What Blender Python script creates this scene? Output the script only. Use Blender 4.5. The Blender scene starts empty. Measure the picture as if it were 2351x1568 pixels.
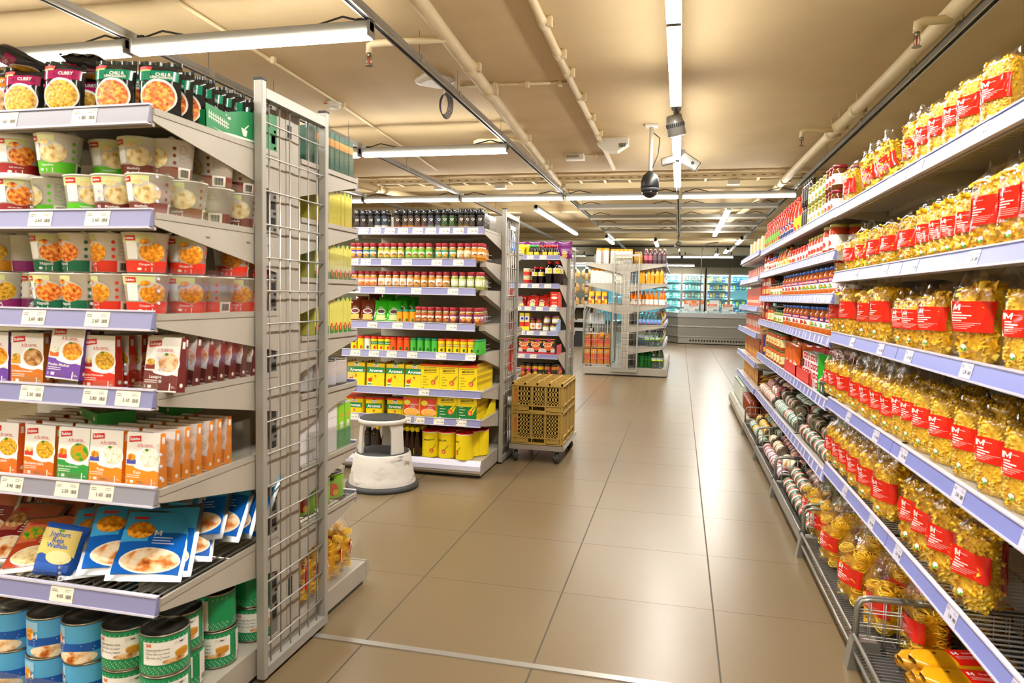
import bpy, math, random
from mathutils import Vector, Matrix
PI = math.pi
rnd = random.Random(11)
SC = bpy.context.scene
COL = SC.collection
# ---------------------------------------------------------------- camera
FPX, YAW, PITCH, ROLL, CH = 1617.17, -0.232595, -0.0652062, 0.0189066, 1.21816
_cy, _sy, _cp, _sp, _cr, _sr = math.cos(YAW), math.sin(YAW), math.cos(PITCH), math.sin(PITCH), math.cos(ROLL), math.sin(ROLL)
FW = Vector((_sy*_cp, _cy*_cp, _sp)); _r = Vector((_cy, -_sy, 0)); _u = _r.cross(FW)
RT = _cr*_r + _sr*_u; UP = -_sr*_r + _cr*_u
cam = bpy.data.objects.new('camera', bpy.data.cameras.new('camera')); COL.objects.link(cam)
cam.matrix_world = Matrix(((RT.x, UP.x, -FW.x, 0), (RT.y, UP.y, -FW.y, 0), (RT.z, UP.z, -FW.z, CH), (0, 0, 0, 1)))
cam.data.sensor_width = 36; cam.data.lens = FPX*36/2351; cam.data.clip_start = .05
cam.data.dof.use_dof = True; cam.data.dof.focus_distance = 5.2; cam.data.dof.aperture_fstop = 7.0
SC.camera = cam
def ray(px, py): return RT*((px-1175.5)/FPX) + UP*((784-py)/FPX) + FW
def atX(px, py, x): d = ray(px, py); return Vector((0, 0, CH)) + d*(x/d.x)
def atY(px, py, y): d = ray(px, py); return Vector((0, 0, CH)) + d*(y/d.y)
# ---------------------------------------------------------------- world, exposure, cycles
w = bpy.data.worlds.new('world'); SC.world = w; w.use_nodes = True
w.node_tree.nodes['Background'].inputs[0].default_value = (1, .93, .8, 1)
w.node_tree.nodes['Background'].inputs[1].default_value = .3
SC.view_settings.view_transform = 'Standard'; SC.view_settings.look = 'None'
SC.view_settings.exposure = 1.08; SC.view_settings.gamma = 1; SC.view_settings.use_curve_mapping = False
cy = SC.cycles
cy.max_bounces = 7; cy.diffuse_bounces = 4; cy.glossy_bounces = 3; cy.transmission_bounces = 4; cy.transparent_max_bounces = 14
cy.use_denoising = True; cy.caustics_reflective = False; cy.caustics_refractive = False
cy.sample_clamp_indirect = 4; cy.use_adaptive_sampling = True; cy.adaptive_threshold = .02
LAMP_W = 34.0        # strength of the ceiling tubes
# ---------------------------------------------------------------- materials
MATS = {}
def lin(h):
    h = h.lstrip('#'); c = [int(h[i:i+2], 16)/255 for i in (0, 2, 4)]
    return tuple((x/12.92 if x <= .04045 else ((x+.055)/1.055)**2.4) for x in c)+(1,)
def newmat(name):
    m = bpy.data.materials.new(name); m.use_nodes = True; MATS[name] = m
    return m, m.node_tree.nodes, m.node_tree.links, m.node_tree.nodes['Principled BSDF']
def flat(name, col, rough=.45, metal=0, coat=0, emit=0, spec=.5):
    m, N, L, B = newmat(name)
    B.inputs['Base Color'].default_value = lin(col); B.inputs['Roughness'].default_value = rough
    B.inputs['Metallic'].default_value = metal; B.inputs['Coat Weight'].default_value = coat
    B.inputs['Specular IOR Level'].default_value = spec
    if emit: B.inputs['Emission Color'].default_value = lin(col); B.inputs['Emission Strength'].default_value = emit
    return m
def noisy(name, cols, scale, rough=.5, detail=3, bump=0, kind='noise', coord='Object', metal=0, coat=0, stretch=(1, 1, 1), bscale=None, pos=None):
    m, N, L, B = newmat(name)
    tc = N.new('ShaderNodeTexCoord'); mp = N.new('ShaderNodeMapping'); mp.inputs['Scale'].default_value = stretch
    L.new(tc.outputs[coord], mp.inputs[0])
    if kind == 'noise':
        t = N.new('ShaderNodeTexNoise'); t.inputs['Scale'].default_value = scale; t.inputs['Detail'].default_value = detail; o = t.outputs[0]
    else:
        t = N.new('ShaderNodeTexVoronoi'); t.inputs['Scale'].default_value = scale; o = t.outputs['Color' if kind == 'cells' else 'Distance']
    L.new(mp.outputs[0], t.inputs['Vector'])
    r = N.new('ShaderNodeValToRGB'); e = r.color_ramp.elements
    n = len(cols); ps = pos or [.3+.4*i/(n-1) if kind == 'noise' else i/(n-1)*.9 for i in range(n)]
    e[0].position = ps[0]; e[0].color = lin(cols[0]); e[1].position = ps[-1]; e[1].color = lin(cols[-1])
    for i in range(1, n-1): x = e.new(ps[i]); x.color = lin(cols[i])
    L.new(o, r.inputs[0]); L.new(r.outputs[0], B.inputs['Base Color'])
    B.inputs['Roughness'].default_value = rough; B.inputs['Metallic'].default_value = metal; B.inputs['Coat Weight'].default_value = coat
    if bump:
        b = N.new('ShaderNodeBump'); b.inputs['Strength'].default_value = bump; b.inputs['Distance'].default_value = .004
        t2 = N.new('ShaderNodeTexNoise'); t2.inputs['Scale'].default_value = bscale or scale; t2.inputs['Detail'].default_value = 4
        L.new(mp.outputs[0], t2.inputs['Vector']); L.new(t2.outputs[0], b.inputs['Height']); L.new(b.outputs[0], B.inputs['Normal'])
    return m
def filmmat(name, tint, base, rough, bump, bscale, top=.75):
    m, N, L, B = newmat(name); N.remove(B); out = [n for n in N if n.type == 'OUTPUT_MATERIAL'][0]
    tr = N.new('ShaderNodeBsdfTransparent'); tr.inputs[0].default_value = lin(tint)
    gl = N.new('ShaderNodeBsdfGlossy'); gl.inputs['Roughness'].default_value = rough; gl.inputs[0].default_value = (1, 1, 1, 1)
    mx = N.new('ShaderNodeMixShader'); lw = N.new('ShaderNodeLayerWeight'); lw.inputs[0].default_value = .25
    mr = N.new('ShaderNodeMapRange'); mr.inputs['To Min'].default_value = base; mr.inputs['To Max'].default_value = top
    L.new(lw.outputs['Facing'], mr.inputs[0]); L.new(mr.outputs[0], mx.inputs[0])
    L.new(tr.outputs[0], mx.inputs[1]); L.new(gl.outputs[0], mx.inputs[2]); L.new(mx.outputs[0], out.inputs[0])
    if bump:
        tc = N.new('ShaderNodeTexCoord'); t = N.new('ShaderNodeTexNoise'); t.inputs['Scale'].default_value = bscale; t.inputs['Detail'].default_value = 2
        b = N.new('ShaderNodeBump'); b.inputs['Strength'].default_value = bump; b.inputs['Distance'].default_value = .01
        L.new(tc.outputs['Object'], t.inputs['Vector']); L.new(t.outputs[0], b.inputs['Height']); L.new(b.outputs[0], gl.inputs['Normal']); L.new(b.outputs[0], lw.inputs['Normal'])
    return m
def M(n):
    if n in MATS: return MATS[n]
    if n[0] == '#':                       # printed colours: '#rrggbb', glossy print with a trailing g, metal with m
        k = n[7:]
        return flat(n, n[:7], .12 if 'g' in k else (.3 if 'm' in k else .42), 1 if 'm' in k else 0, 0, 0)
    raise KeyError(n)
noisy('shelf_metal', ['#a29c8f', '#aca699'], 6, .42, bump=.03, bscale=300)
noisy('panel_metal', ['#a8a294', '#b2ac9e'], 5, .45)
flat('frame_metal', '#a5a39a', .38, .25)
flat('wire_metal', '#b4b2ac', .3, .7)
flat('basket_metal', '#8f8e88', .34, .6)
flat('dark_slot', '#1b1a18', .8)
flat('chrome', '#c9c9c6', .18, 1)
flat('rail', '#8586b0', .3, 0)
flat('rail_blue', '#7f88cc', .3, 0)
flat('rail_grey', '#8f8f9c', .3, 0)
flat('rail_edge', '#d5d4e6', .25, 0)
flat('tag', '#e9e4d2', .5); flat('tag_cool', '#cfcfe4', .4); flat('can_top', '#55544c', .32, .85)
flat('ink', '#3a3936', .6)
flat('white', '#e8e6e0', .5); flat('black', '#141413', .4); flat('rubber', '#3c3e40', .6)
flat('lamp_body', '#8f8d86', .4, .3)
flat('glow', '#fffaf2', .5, emit=LAMP_W*1.25); flat('glow_side', '#fffaf2', .5, emit=LAMP_W*.6)
noisy('can_metal', ['#7f7b6c', '#b5b09e'], 30, .28, metal=.9)
noisy('floor_joint', ['#5f5849', '#6a6252'], 8, .7)
filmmat('clear', '#fbfcfc', .035, .06, .0, 1, .32)
filmmat('film', '#ffffff', .02, .14, .8, 30, .5)
filmmat('glass', '#e6f1f0', .06, .04, 0, 1, .6)
filmmat('freezer_glass', '#dfeeee', .05, .05, 0, 1, .4)
noisy('f_noodle', ['#8f5c08', '#dca41c', '#f6d34e'], 130, .4, bump=.5)
noisy('f_red', ['#8d2c0a', '#d95f18', '#f39a34', '#f9c35c'], 110, .4, bump=.4)
noisy('f_orange', ['#a35c05', '#ee9412', '#fdc548'], 120, .4)
noisy('f_cream', ['#8c5c22', '#e3c47c', '#f2e0a8', '#f7ecca'], 60, .45)
noisy('f_brown', ['#5a3312', '#c58a4a', '#ecd0a0'], 60, .45)
noisy('f_rice', ['#c9c09a', '#f2eeda', '#fbfaf0'], 160, .5)
noisy('f_peas', ['#1f7a16', '#4cae24', '#f08a1c', '#3d9a1e'], 60, .4)
noisy('f_pie', ['#9c3d10', '#d98238', '#f5d6a4', '#fbead0', '#f3cf9c'], 34, .35)
noisy('f_tomato', ['#8e1508', '#d5301a', '#ee6a3c'], 45, .35)
noisy('f_mix', ['#2b2112', '#8a4a20', '#d9a648', '#6a8a2c'], 70, .5)
noisy('f_pizza', ['#7c2b10', '#e0a24a', '#f3d590', '#b8491e', '#4c6a20'], 40, .45)
noisy('pasta', ['#eeb00a', '#fccf1c', '#ffe65a'], 22, .5)
noisy('pasta_dark', ['#d69a06', '#f2b814'], 40, .6)
noisy('pasta_side', ['#d09206', '#f2bc14', '#fddc48'], 95, .5, bump=.8)
noisy('brass_jar', ['#6a2208', '#a63e10', '#c25c1c'], 30, .15)
# ---------------------------------------------------------------- text
_TX = {}
def text_mesh(s, bold=.0):
    k = (s, bold)
    if k not in _TX:
        c = bpy.data.curves.new('t', 'FONT'); c.body = s; c.resolution_u = 2; c.offset = bold; c.align_x = 'CENTER'
        o = bpy.data.objects.new('t', c); me = bpy.data.meshes.new_from_object(o)
        vs = [(v.co.x, v.co.y) for v in me.vertices]; fs = [tuple(p.vertices) for p in me.polygons]
        bpy.data.objects.remove(o); bpy.data.meshes.remove(me); bpy.data.curves.remove(c)
        x0 = min(v[0] for v in vs); x1 = max(v[0] for v in vs); y0 = min(v[1] for v in vs); y1 = max(v[1] for v in vs)
        vs = [((x-(x0+x1)/2)/(x1-x0), (y-(y0+y1)/2)/(x1-x0)) for x, y in vs]
        _TX[k] = (vs, fs, (y1-y0)/(x1-x0))
    return _TX[k]
# ---------------------------------------------------------------- mesh builder
class MB:
    def __init__(s): s.v = []; s.f = []; s.m = []; s.sm = []; s.names = []; s.T = None
    def mi(s, n):
        if n not in s.names: s.names.append(n)
        return s.names.index(n)
    def add(s, vs, fs, mat, smooth=False):
        b = len(s.v)
        if s.T is not None: vs = [tuple(s.T @ Vector(p)) for p in vs]
        s.v += [tuple(p) for p in vs]
        k = s.mi(mat) if isinstance(mat, str) else None
        for i, f in enumerate(fs):
            s.f.append(tuple(b+j for j in f)); s.m.append(k if k is not None else s.mi(mat[i])); s.sm.append(smooth)
        return s
    def box(s, x0, x1, y0, y1, z0, z1, mat, bev=0):
        if not bev:
            vs = [(x, y, z) for x in (x0, x1) for y in (y0, y1) for z in (z0, z1)]
            return s.add(vs, [(0, 1, 3, 2), (4, 6, 7, 5), (0, 4, 5, 1), (2, 3, 7, 6), (0, 2, 6, 4), (1, 5, 7, 3)], mat)
        vs = []; idx = {}
        for i, X in enumerate((x0, x1)):
            for j, Y in enumerate((y0, y1)):
                for k, Z in enumerate((z0, z1)):
                    sx, sy, sz = (1-2*i)*bev, (1-2*j)*bev, (1-2*k)*bev
                    for a, p in enumerate(((X, Y+sy, Z+sz), (X+sx, Y, Z+sz), (X+sx, Y+sy, Z))): idx[i, j, k, a] = len(vs); vs.append(p)
        fs = []
        for i in (0, 1): q = [idx[i, 0, 0, 0], idx[i, 0, 1, 0], idx[i, 1, 1, 0], idx[i, 1, 0, 0]]; fs.append(q if i == 0 else q[::-1])
        for j in (0, 1): q = [idx[0, j, 0, 1], idx[1, j, 0, 1], idx[1, j, 1, 1], idx[0, j, 1, 1]]; fs.append(q if j == 0 else q[::-1])
        for k in (0, 1): q = [idx[0, 0, k, 2], idx[0, 1, k, 2], idx[1, 1, k, 2], idx[1, 0, k, 2]]; fs.append(q if k == 0 else q[::-1])
        for a in (0, 1):
            for b in (0, 1):
                fs.append([idx[a, b, 0, 0], idx[a, b, 1, 0], idx[a, b, 1, 1], idx[a, b, 0, 1]])
                fs.append([idx[a, 0, b, 0], idx[a, 1, b, 0], idx[a, 1, b, 2], idx[a, 0, b, 2]])
                fs.append([idx[0, a, b, 1], idx[1, a, b, 1], idx[1, a, b, 2], idx[0, a, b, 2]])
                for c in (0, 1): fs.append([idx[a, b, c, 0], idx[a, b, c, 1], idx[a, b, c, 2]])
        return s.add(vs, fs, mat)
    def lathe(s, prof, n, mat, c=(0, 0, 0), cap=(1, 1), smooth=True, sq=1, ax='z', lump=None):
        vs = []; N = len(prof)
        for r, z in prof:
            for i in range(n):
                a = 2*PI*i/n; rr = r
                if lump: rr *= lump(a, z)
                p = (rr*math.cos(a), rr*math.sin(a)*sq, z)
                if ax == 'x': p = (p[2], p[0], p[1])
                if ax == 'y': p = (p[0], p[2], p[1])
                vs.append((p[0]+c[0], p[1]+c[1], p[2]+c[2]))
        fs = []; ms = []
        for j in range(N-1):
            mm = mat if isinstance(mat, str) else mat[j]
            for i in range(n): k = (i+1) % n; fs.append((j*n+i, j*n+k, (j+1)*n+k, (j+1)*n+i)); ms.append(mm)
        s.add(vs, fs, ms, smooth)
        b = len(s.v)-len(vs)
        if cap[0]: s.f.append(tuple(b+i for i in range(n))[::-1]); s.m.append(s.mi(mat if isinstance(mat, str) else mat[0])); s.sm.append(False)
        if cap[1]: s.f.append(tuple(b+(N-1)*n+i for i in range(n))); s.m.append(s.mi(mat if isinstance(mat, str) else mat[-1])); s.sm.append(False)
        return s
    def tube(s, pts, r, mat, n=8, closed=False, cap=True):
        P = [Vector(p) for p in pts]; vs = []; prev = None; K = len(P)
        for i, p in enumerate(P):
            if closed: d = P[(i+1) % K]-P[i-1]
            else: d = P[min(i+1, K-1)]-P[max(i-1, 0)]
            d.normalize()
            if prev is None:
                a = Vector((0, 0, 1)) if abs(d.z) < .9 else Vector((1, 0, 0)); u = d.cross(a).normalized()
            else: u = (prev - d*prev.dot(d)).normalized()
            prev = u; q = d.cross(u)
            for k in range(n): t = 2*PI*k/n+PI/n; vs.append(p+(u*math.cos(t)+q*math.sin(t))*r)
        fs = []
        for i in range(K-1+(1 if closed else 0)):
            j = (i+1) % K
            for k in range(n): l = (k+1) % n; fs.append((i*n+k, i*n+l, j*n+l, j*n+k))
        if cap and not closed: fs.append(tuple(range(n))[::-1]); fs.append(tuple((K-1)*n+k for k in range(n)))
        return s.add(vs, fs, mat, n > 4)
    def prism(s, poly, ax, a0, a1, mat, smooth=False):
        f = {'x': lambda p, a: (a, p[0], p[1]), 'y': lambda p, a: (p[0], a, p[1]), 'z': lambda p, a: (p[0], p[1], a)}[ax]
        n = len(poly); vs = [f(p, a0) for p in poly]+[f(p, a1) for p in poly]
        return s.add(vs, [tuple(range(n)), tuple(range(2*n-1, n-1, -1))]+[(i, (i+1) % n+0, (i+1) % n+n, i+n) for i in range(n)], mat)
    def grid(s, fn, nu, nv, mat, smooth=True):
        vs = [fn(i/nu, j/nv) for j in range(nv+1) for i in range(nu+1)]
        return s.add(vs, [(j*(nu+1)+i, j*(nu+1)+i+1, (j+1)*(nu+1)+i+1, (j+1)*(nu+1)+i) for j in range(nv) for i in range(nu)], mat, smooth)
    # printed shapes on a surface S(u, v, o) in metres
    def rect(s, S, u0, v0, u1, v1, mat, o=.0005, n=1):
        return s.grid(lambda a, b: S(u0+(u1-u0)*a, v0+(v1-v0)*b, o), n, 1, mat)
    def poly(s, S, pts, mat, o=.0005): return s.add([S(u, v, o) for u, v in pts], [tuple(range(len(pts)))], mat)
    def ell(s, S, cu, cv, ru, rv, mat, o=.0006, n=16, a0=0, a1=2*PI):
        full = a1-a0 > 6.2
        k = n if full else n+1; Q = 3 if max(ru, rv) > .012 else 1
        vs = [S(cu, cv, o)]+[S(cu+ru*q/Q*math.cos(a0+(a1-a0)*i/n), cv+rv*q/Q*math.sin(a0+(a1-a0)*i/n), o) for q in range(1, Q+1) for i in range(k)]
        J = [(i, (i+1) % k) for i in range(n)]
        return s.add(vs, [(0, a+1, b+1) for a, b in J]+[(1+q*k+a, 1+q*k+k+a, 1+q*k+k+b, 1+q*k+b) for q in range(Q-1) for a, b in J], mat)
    def text(s, S, t, cu, cv, w, mat, o=.0009, bold=0, rot=0, h=None):
        if t == 'M' and bold:              # a single bold letter, drawn as strokes
            H = h or w; Q = lambda x, y: S(cu+x*w, cv+y*H, o)
            for q in (((-.5, -.5), (-.27, -.5), (-.27, .5), (-.5, .5)), ((.27, -.5), (.5, -.5), (.5, .5), (.27, .5)), ((-.27, .5), (-.27, .14), (-.02, -.42), (.0, -.1)), ((.27, .5), (.27, .14), (.02, -.42), (.0, -.1))): s.add([Q(*a) for a in q], [(0, 1, 2, 3)], mat)
            return s.add([Q(-.02, -.42), Q(.02, -.42), Q(0, -.1)], [(0, 1, 2)], mat)
        vs, fs, asp = text_mesh(t, bold); k = 1 if h is None else h/(asp*w); cr, sr = math.cos(rot), math.sin(rot)
        return s.add([S(cu+(x*cr-y*k*sr)*w, cv+(x*sr+y*k*cr)*w, o) for x, y in vs], fs, mat)
    def lines(s, S, u0, u1, v, dv, n, mat='ink', h=.0012, o=.0008, seed=1):     # small print
        r = random.Random(seed)
        for i in range(n): s.rect(S, u0, v-i*dv-h/2, u0+(u1-u0)*r.uniform(.55, 1), v-i*dv+h/2, mat, o)
        return s
    def bars(s, S, u0, u1, v0, v1, mat='ink', o=.0008, n=7):                    # bar code
        d = (u1-u0)/n
        for i in range(n): s.rect(S, u0+i*d, v0, u0+i*d+d*(.35+.3*((i*7) % 3)/2), v1, mat, o)
        return s
    def mesh(s, name):
        me = bpy.data.meshes.new(name); me.from_pydata(s.v, [], s.f)
        for n in s.names: me.materials.append(M(n))
        me.polygons.foreach_set('material_index', s.m); me.polygons.foreach_set('use_smooth', s.sm); me.update()
        return me
# ---------------------------------------------------------------- objects
NOBJ = [0]
def link(name, me, parent=None, label=None):
    o = bpy.data.objects.new(name, me); COL.objects.link(o)
    if parent is not None: o.parent = parent
    if label: o['label'] = label
    return o
LONG = []; SEEN = {}
def tag(o, label, cat, group=None):
    n = lambda: len(label.replace(',', ' ').split())
    while n() > 16 and ' the ' in label: i = label.rindex(' the '); label = label[:i]+label[i+4:]
    if n() > 16: LONG.append(label)
    SEEN[label] = SEEN.get(label, 0)+1
    o['label'] = label; o['category'] = cat
    if group: o['group'] = group
    return o
def thing(name, loc, label, cat, group=None):
    o = link(name, None); o.location = loc; o.empty_display_size = .1
    return tag(o, label, cat, group)
def part(name, mb, parent, label=None, at=None, stuff=False):
    """mb is in world coordinates when parent is a bare Empty at a place; children keep their world place"""
    o = link(name, mb.mesh(name), parent, label)
    if parent is not None:
        p = Vector((0, 0, 0)); q = parent
        while q is not None: p += q.location; q = q.parent
        o.location = -p if at is None else at
    if stuff: o['kind'] = 'stuff'
    return o
def struct(name, mb):
    o = link(name, mb.mesh(name)); o['kind'] = 'structure'; return o
class Proto:
    """a thing kept as meshes: root mesh (or None) and parts [(name, mesh, label, [sub parts])]"""
    def __init__(s, name, cat, root, parts=(), kind=None):
        s.name, s.cat = name, cat; s.root = root.mesh(name) if root is not None else None
        s.parts = [(p[0], p[1].mesh(p[0]), p[2] if len(p) > 2 else None, [(q[0], q[1].mesh(q[0])) for q in (p[3] if len(p) > 3 else ())]) for p in parts]
    def put(s, loc, rz=0, label='', group=None, rx=0, ry=0, sc=1):
        o = link(s.name, s.root); o.location = loc; o.rotation_euler = (rx, ry, rz)
        if sc != 1: o.scale = (sc, sc, sc) if not isinstance(sc, tuple) else sc
        tag(o, label, s.cat, group)
        for n, me, lb, sub in s.parts:
            c = link(n, me, o, lb)
            if n in ('pasta_pieces',): c['kind'] = 'stuff'
            for n2, m2 in sub: link(n2, m2, c)
        return o
ORD = 'first second third fourth fifth sixth seventh eighth ninth tenth eleventh twelfth thirteenth fourteenth fifteenth sixteenth seventeenth eighteenth nineteenth twentieth'.split()
def nth(i): return ORD[i] if i < 20 else 'twenty-'+ORD[i-20]
def flatS(y0, dz=0): return lambda u, v, o: (u, y0-o, v+dz)                # a front facing -y
def cylS(R, Rm, dz=0, a0=0):                                                # u in metres around a cylinder of mean radius Rm, u = 0 faces -y
    def S(u, v, o):
        r = (R(v) if callable(R) else R)+o; a = a0+u/Rm
        return (r*math.sin(a), -r*math.cos(a), v+dz)
    return S
# ================================================================ the setting
def floor_mat():
    m, N, L, B = newmat('floor_tiles')
    tc = N.new('ShaderNodeTexCoord'); sp = N.new('ShaderNodeSeparateXYZ'); L.new(tc.outputs['Object'], sp.inputs[0])
    def mth(op, a, b=None):
        n = N.new('ShaderNodeMath'); n.operation = op
        for i, x in enumerate((a, b)):
            if x is None: continue
            if isinstance(x, (int, float)): n.inputs[i].default_value = x
            else: L.new(x, n.inputs[i])
        return n.outputs[0]
    def joint(ax, off, w, t):
        a = mth('DIVIDE', mth('SUBTRACT', sp.outputs[ax], off), w)
        f = mth('ABSOLUTE', mth('SUBTRACT', mth('FRACT', mth('ADD', a, .5)), .5))
        return mth('LESS_THAN', f, t/w/2), mth('FLOOR', a)
    gx, ix = joint('X', .16737, .6, .0065); gy, iy = joint('Y', 2.2040, .60429, .0042)
    cv = N.new('ShaderNodeCombineXYZ'); L.new(ix, cv.inputs[0]); L.new(iy, cv.inputs[1])
    wn = N.new('ShaderNodeTexWhiteNoise'); L.new(cv.outputs[0], wn.inputs['Vector'])
    ns = N.new('ShaderNodeTexNoise'); ns.inputs['Scale'].default_value = 1.6; ns.inputs['Detail'].default_value = 5; L.new(tc.outputs['Object'], ns.inputs['Vector'])
    fine = N.new('ShaderNodeTexNoise'); fine.inputs['Scale'].default_value = 260; L.new(tc.outputs['Object'], fine.inputs['Vector'])
    r = N.new('ShaderNodeValToRGB'); r.color_ramp.elements[0].color = lin('#6b5b41'); r.color_ramp.elements[1].color = lin('#7f6d50')
    v = mth('ADD', mth('MULTIPLY', ns.outputs[0], .6), mth('ADD', mth('MULTIPLY', wn.outputs['Value'], .16), mth('MULTIPLY', fine.outputs[0], .28)))
    L.new(v, r.inputs[0])
    mx = N.new('ShaderNodeMix'); mx.data_type = 'RGBA'; L.new(gx, mx.inputs[0]); L.new(r.outputs[0], mx.inputs[6]); mx.inputs[7].default_value = lin('#4a4334')
    m2 = N.new('ShaderNodeMix'); m2.data_type = 'RGBA'; L.new(gy, m2.inputs[0]); L.new(mx.outputs[2], m2.inputs[6]); m2.inputs[7].default_value = lin('#66523a')
    L.new(m2.outputs[2], B.inputs['Base Color'])
    B.inputs['Roughness'].default_value = .33
    rr = mth('ADD', mth('MULTIPLY', fine.outputs[0], .12), mth('ADD', mth('MULTIPLY', mth('MAXIMUM', gx, gy), .4), .24)); L.new(rr, B.inputs['Roughness'])
floor_mat()
noisy('ceiling_paint', ['#c5ad83', '#d2bb90', '#cab389'], .9, .75, detail=6, bump=.15, bscale=14)
noisy('beam_paint', ['#cbb98f', '#d8c79f'], 2, .7)
noisy('pipe_paint', ['#d8c69c', '#e4d4ad'], 4, .5)
noisy('wall_paint', ['#cfc39a', '#d8cda6'], 1.5, .8)
noisy('wall_olive', ['#77725f', '#827d69'], 1.2, .8)
flat('plastic_white', '#e2dfd4', .4)
FX0, FX1, FY0, FY1, HC = -9.0, 5.2, -3.0, 27.2, 2.88
struct('floor', MB().box(FX0, FX1, FY0, FY1, -.1, 0, 'floor_tiles'))
m = MB(); m.box(FX0, FX1, FY0, 9.9, HC, HC+.1, 'ceiling_paint'); m.box(FX0, FX1, 9.9, FY1, HC+.07, HC+.17, 'ceiling_paint'); struct('ceiling', m)
struct('wall_left', MB().box(FX0-.1, FX0, FY0, FY1, 0, HC+.1, 'wall_paint'))
struct('wall_right', MB().box(2.2, 2.3, FY0, 8.75, 0, HC, 'wall_paint'))
struct('wall_far_right', MB().box(FX1, FX1+.1, 8.75, FY1, 0, HC+.1, 'wall_olive'))
struct('wall_return', MB().box(2.3, FX1, 8.65, 8.75, 0, HC, 'wall_paint'))
struct('wall_front', MB().box(FX0, FX1, FY0-.1, FY0, 0, HC, 'wall_paint'))
struct('wall_back', MB().box(FX0, FX1, FY1, FY1+.1, 0, HC+.1, 'wall_olive'))
struct('trim_1', MB().box(-1.25, FX1-3.9, 2.190, 2.218, 0, .004, 'wire_metal'))
m = MB(); m.box(FX0, FX1, 23.3, 23.75, 2.62, HC+.08, 'wall_olive'); m.box(FX0, FX1, 23.28, 23.3, 2.86, 2.9, 'black'); struct('beam_1', m)
m = MB()
for y in (10.6, 13.4, 16.4, 19.2): m.box(FX0, FX1, y, y+.22, 2.83, HC+.08, 'beam_paint', .01)
struct('beam_2', m)
# round concrete column behind the spice gondola, seen above it
m = MB(); m.lathe([(.42, 0), (.42, 2.62), (.5, 2.66), (.5, HC+.08)], 40, 'pipe_paint', (-4.05, 12.6, 0)); struct('column_1', m)
# ---------------------------------------------------------------- ceiling things
ZT = 2.665                                   # underside of the tracks
TRX = [-6.25, -4.72, -3.19, -1.66, -.075, 1.42]
def fixture(kind, x0, x1, y0, y1, label, group, lit=True, zb=2.575):
    """slim tube light: body over an opal diffuser"""
    t = thing('tube_light', ((x0+x1)/2, (y0+y1)/2, zb), label, 'light', group)
    ax = (x1-x0) > (y1-y0); c = ((x0+x1)/2, (y0+y1)/2)
    W = .036
    b = MB()
    if ax: b.box(x0, x1, c[1]-W*.8, c[1]+W*.8, zb+.03, zb+.085, 'lamp_body', .004)
    else: b.box(c[0]-W*.8, c[0]+W*.8, y0, y1, zb+.03, zb+.085, 'lamp_body', .004)
    d = MB()
    a_, b_, c_, d_ = (x0+.012, x1-.012, c[1]-W, c[1]+W) if ax else (c[0]-W, c[0]+W, y0+.012, y1-.012)
    if lit: d.add([(x, y, z) for x in (a_, b_) for y in (c_, d_) for z in (zb, zb+.032)], [(0, 1, 3, 2), (4, 6, 7, 5), (0, 4, 5, 1), (2, 3, 7, 6), (0, 2, 6, 4), (1, 5, 7, 3)], ['glow_side']*4+['glow', 'glow_side'])
    else: d.box(a_, b_, c_, d_, zb, zb+.032, 'plastic_white', .006)
    for k in (0, 1):
        e = MB()
        if ax: x = (x0, x1-.012)[k]; e.box(x, x+.012, c[1]-W, c[1]+W, zb+.002, zb+.085, 'lamp_body')
        else: y = (y0, y1-.012)[k]; e.box(c[0]-W, c[0]+W, y, y+.012, zb+.002, zb+.085, 'lamp_body')
        part('end_cap', e, t)
    part('housing', b, t); part('diffuser', d, t, 'glowing white diffuser' if lit else 'unlit white diffuser')
    for q in (.04, .96):
        k = MB()
        if ax: x = x0+(x1-x0)*q; k.box(x-.02, x+.02, c[1]-.02, c[1]+.02, zb+.08, ZT+.01, 'black'); k.tube([(x, c[1], zb+.09), (x+(-.12 if q > .5 else .12), c[1]+.02, zb+.13), (x+(-.3 if q > .5 else .3), c[1]+.02, zb+.09)], .006, 'rubber', 6)
        else: y = y0+(y1-y0)*q; k.box(c[0]-.02, c[0]+.02, y-.02, y+.02, zb+.08, ZT+.01, 'black')
        part('track_adapter', k, t)
names = ['leftmost', 'second from left', 'third from left', 'fourth from left', 'centre', 'right']
for x, n in zip(TRX, names):
    t = thing('lighting_track', (x, 11, ZT), 'aluminium lighting track running down the store, %s on the ceiling' % ('above the main aisle' if n == 'centre' else 'above the wall shelving' if n == 'right' else n), 'lighting track', None)
    m = MB(); y0, y1 = -2.6, 22.5
    m.box(x-.022, x+.022, y0, y1, ZT+.012, ZT+.05, 'lamp_body'); m.box(x-.022, x-.012, y0, y1, ZT, ZT+.014, 'wire_metal'); m.box(x+.012, x+.022, y0, y1, ZT, ZT+.014, 'wire_metal'); m.box(x-.006, x+.006, y0, y1, ZT+.004, ZT+.014, 'dark_slot')
    part('rail', m, t)
    for k, y in enumerate((1.2, 2.75, 4.31, 5.1, 6.4, 7.9, 9.5, 12, 15, 18, 21)):
        part('suspension_wire', MB().tube([(x, y, ZT+.05), (x, y, HC)], .0016, 'rubber', 4), t)
        m = MB(); m.box(x-.027, x+.027, y-.03, y+.03, ZT+.01, ZT+.056, 'wire_metal'); part('clip', m, t)
ROWS = [(-.9, 'behind the viewer'), (.75, 'near the viewer'), (3.57, 'over the noodle gondola'), (6.62, 'over the spice gondola'), (9.92, 'over the cross aisle')]
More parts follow.
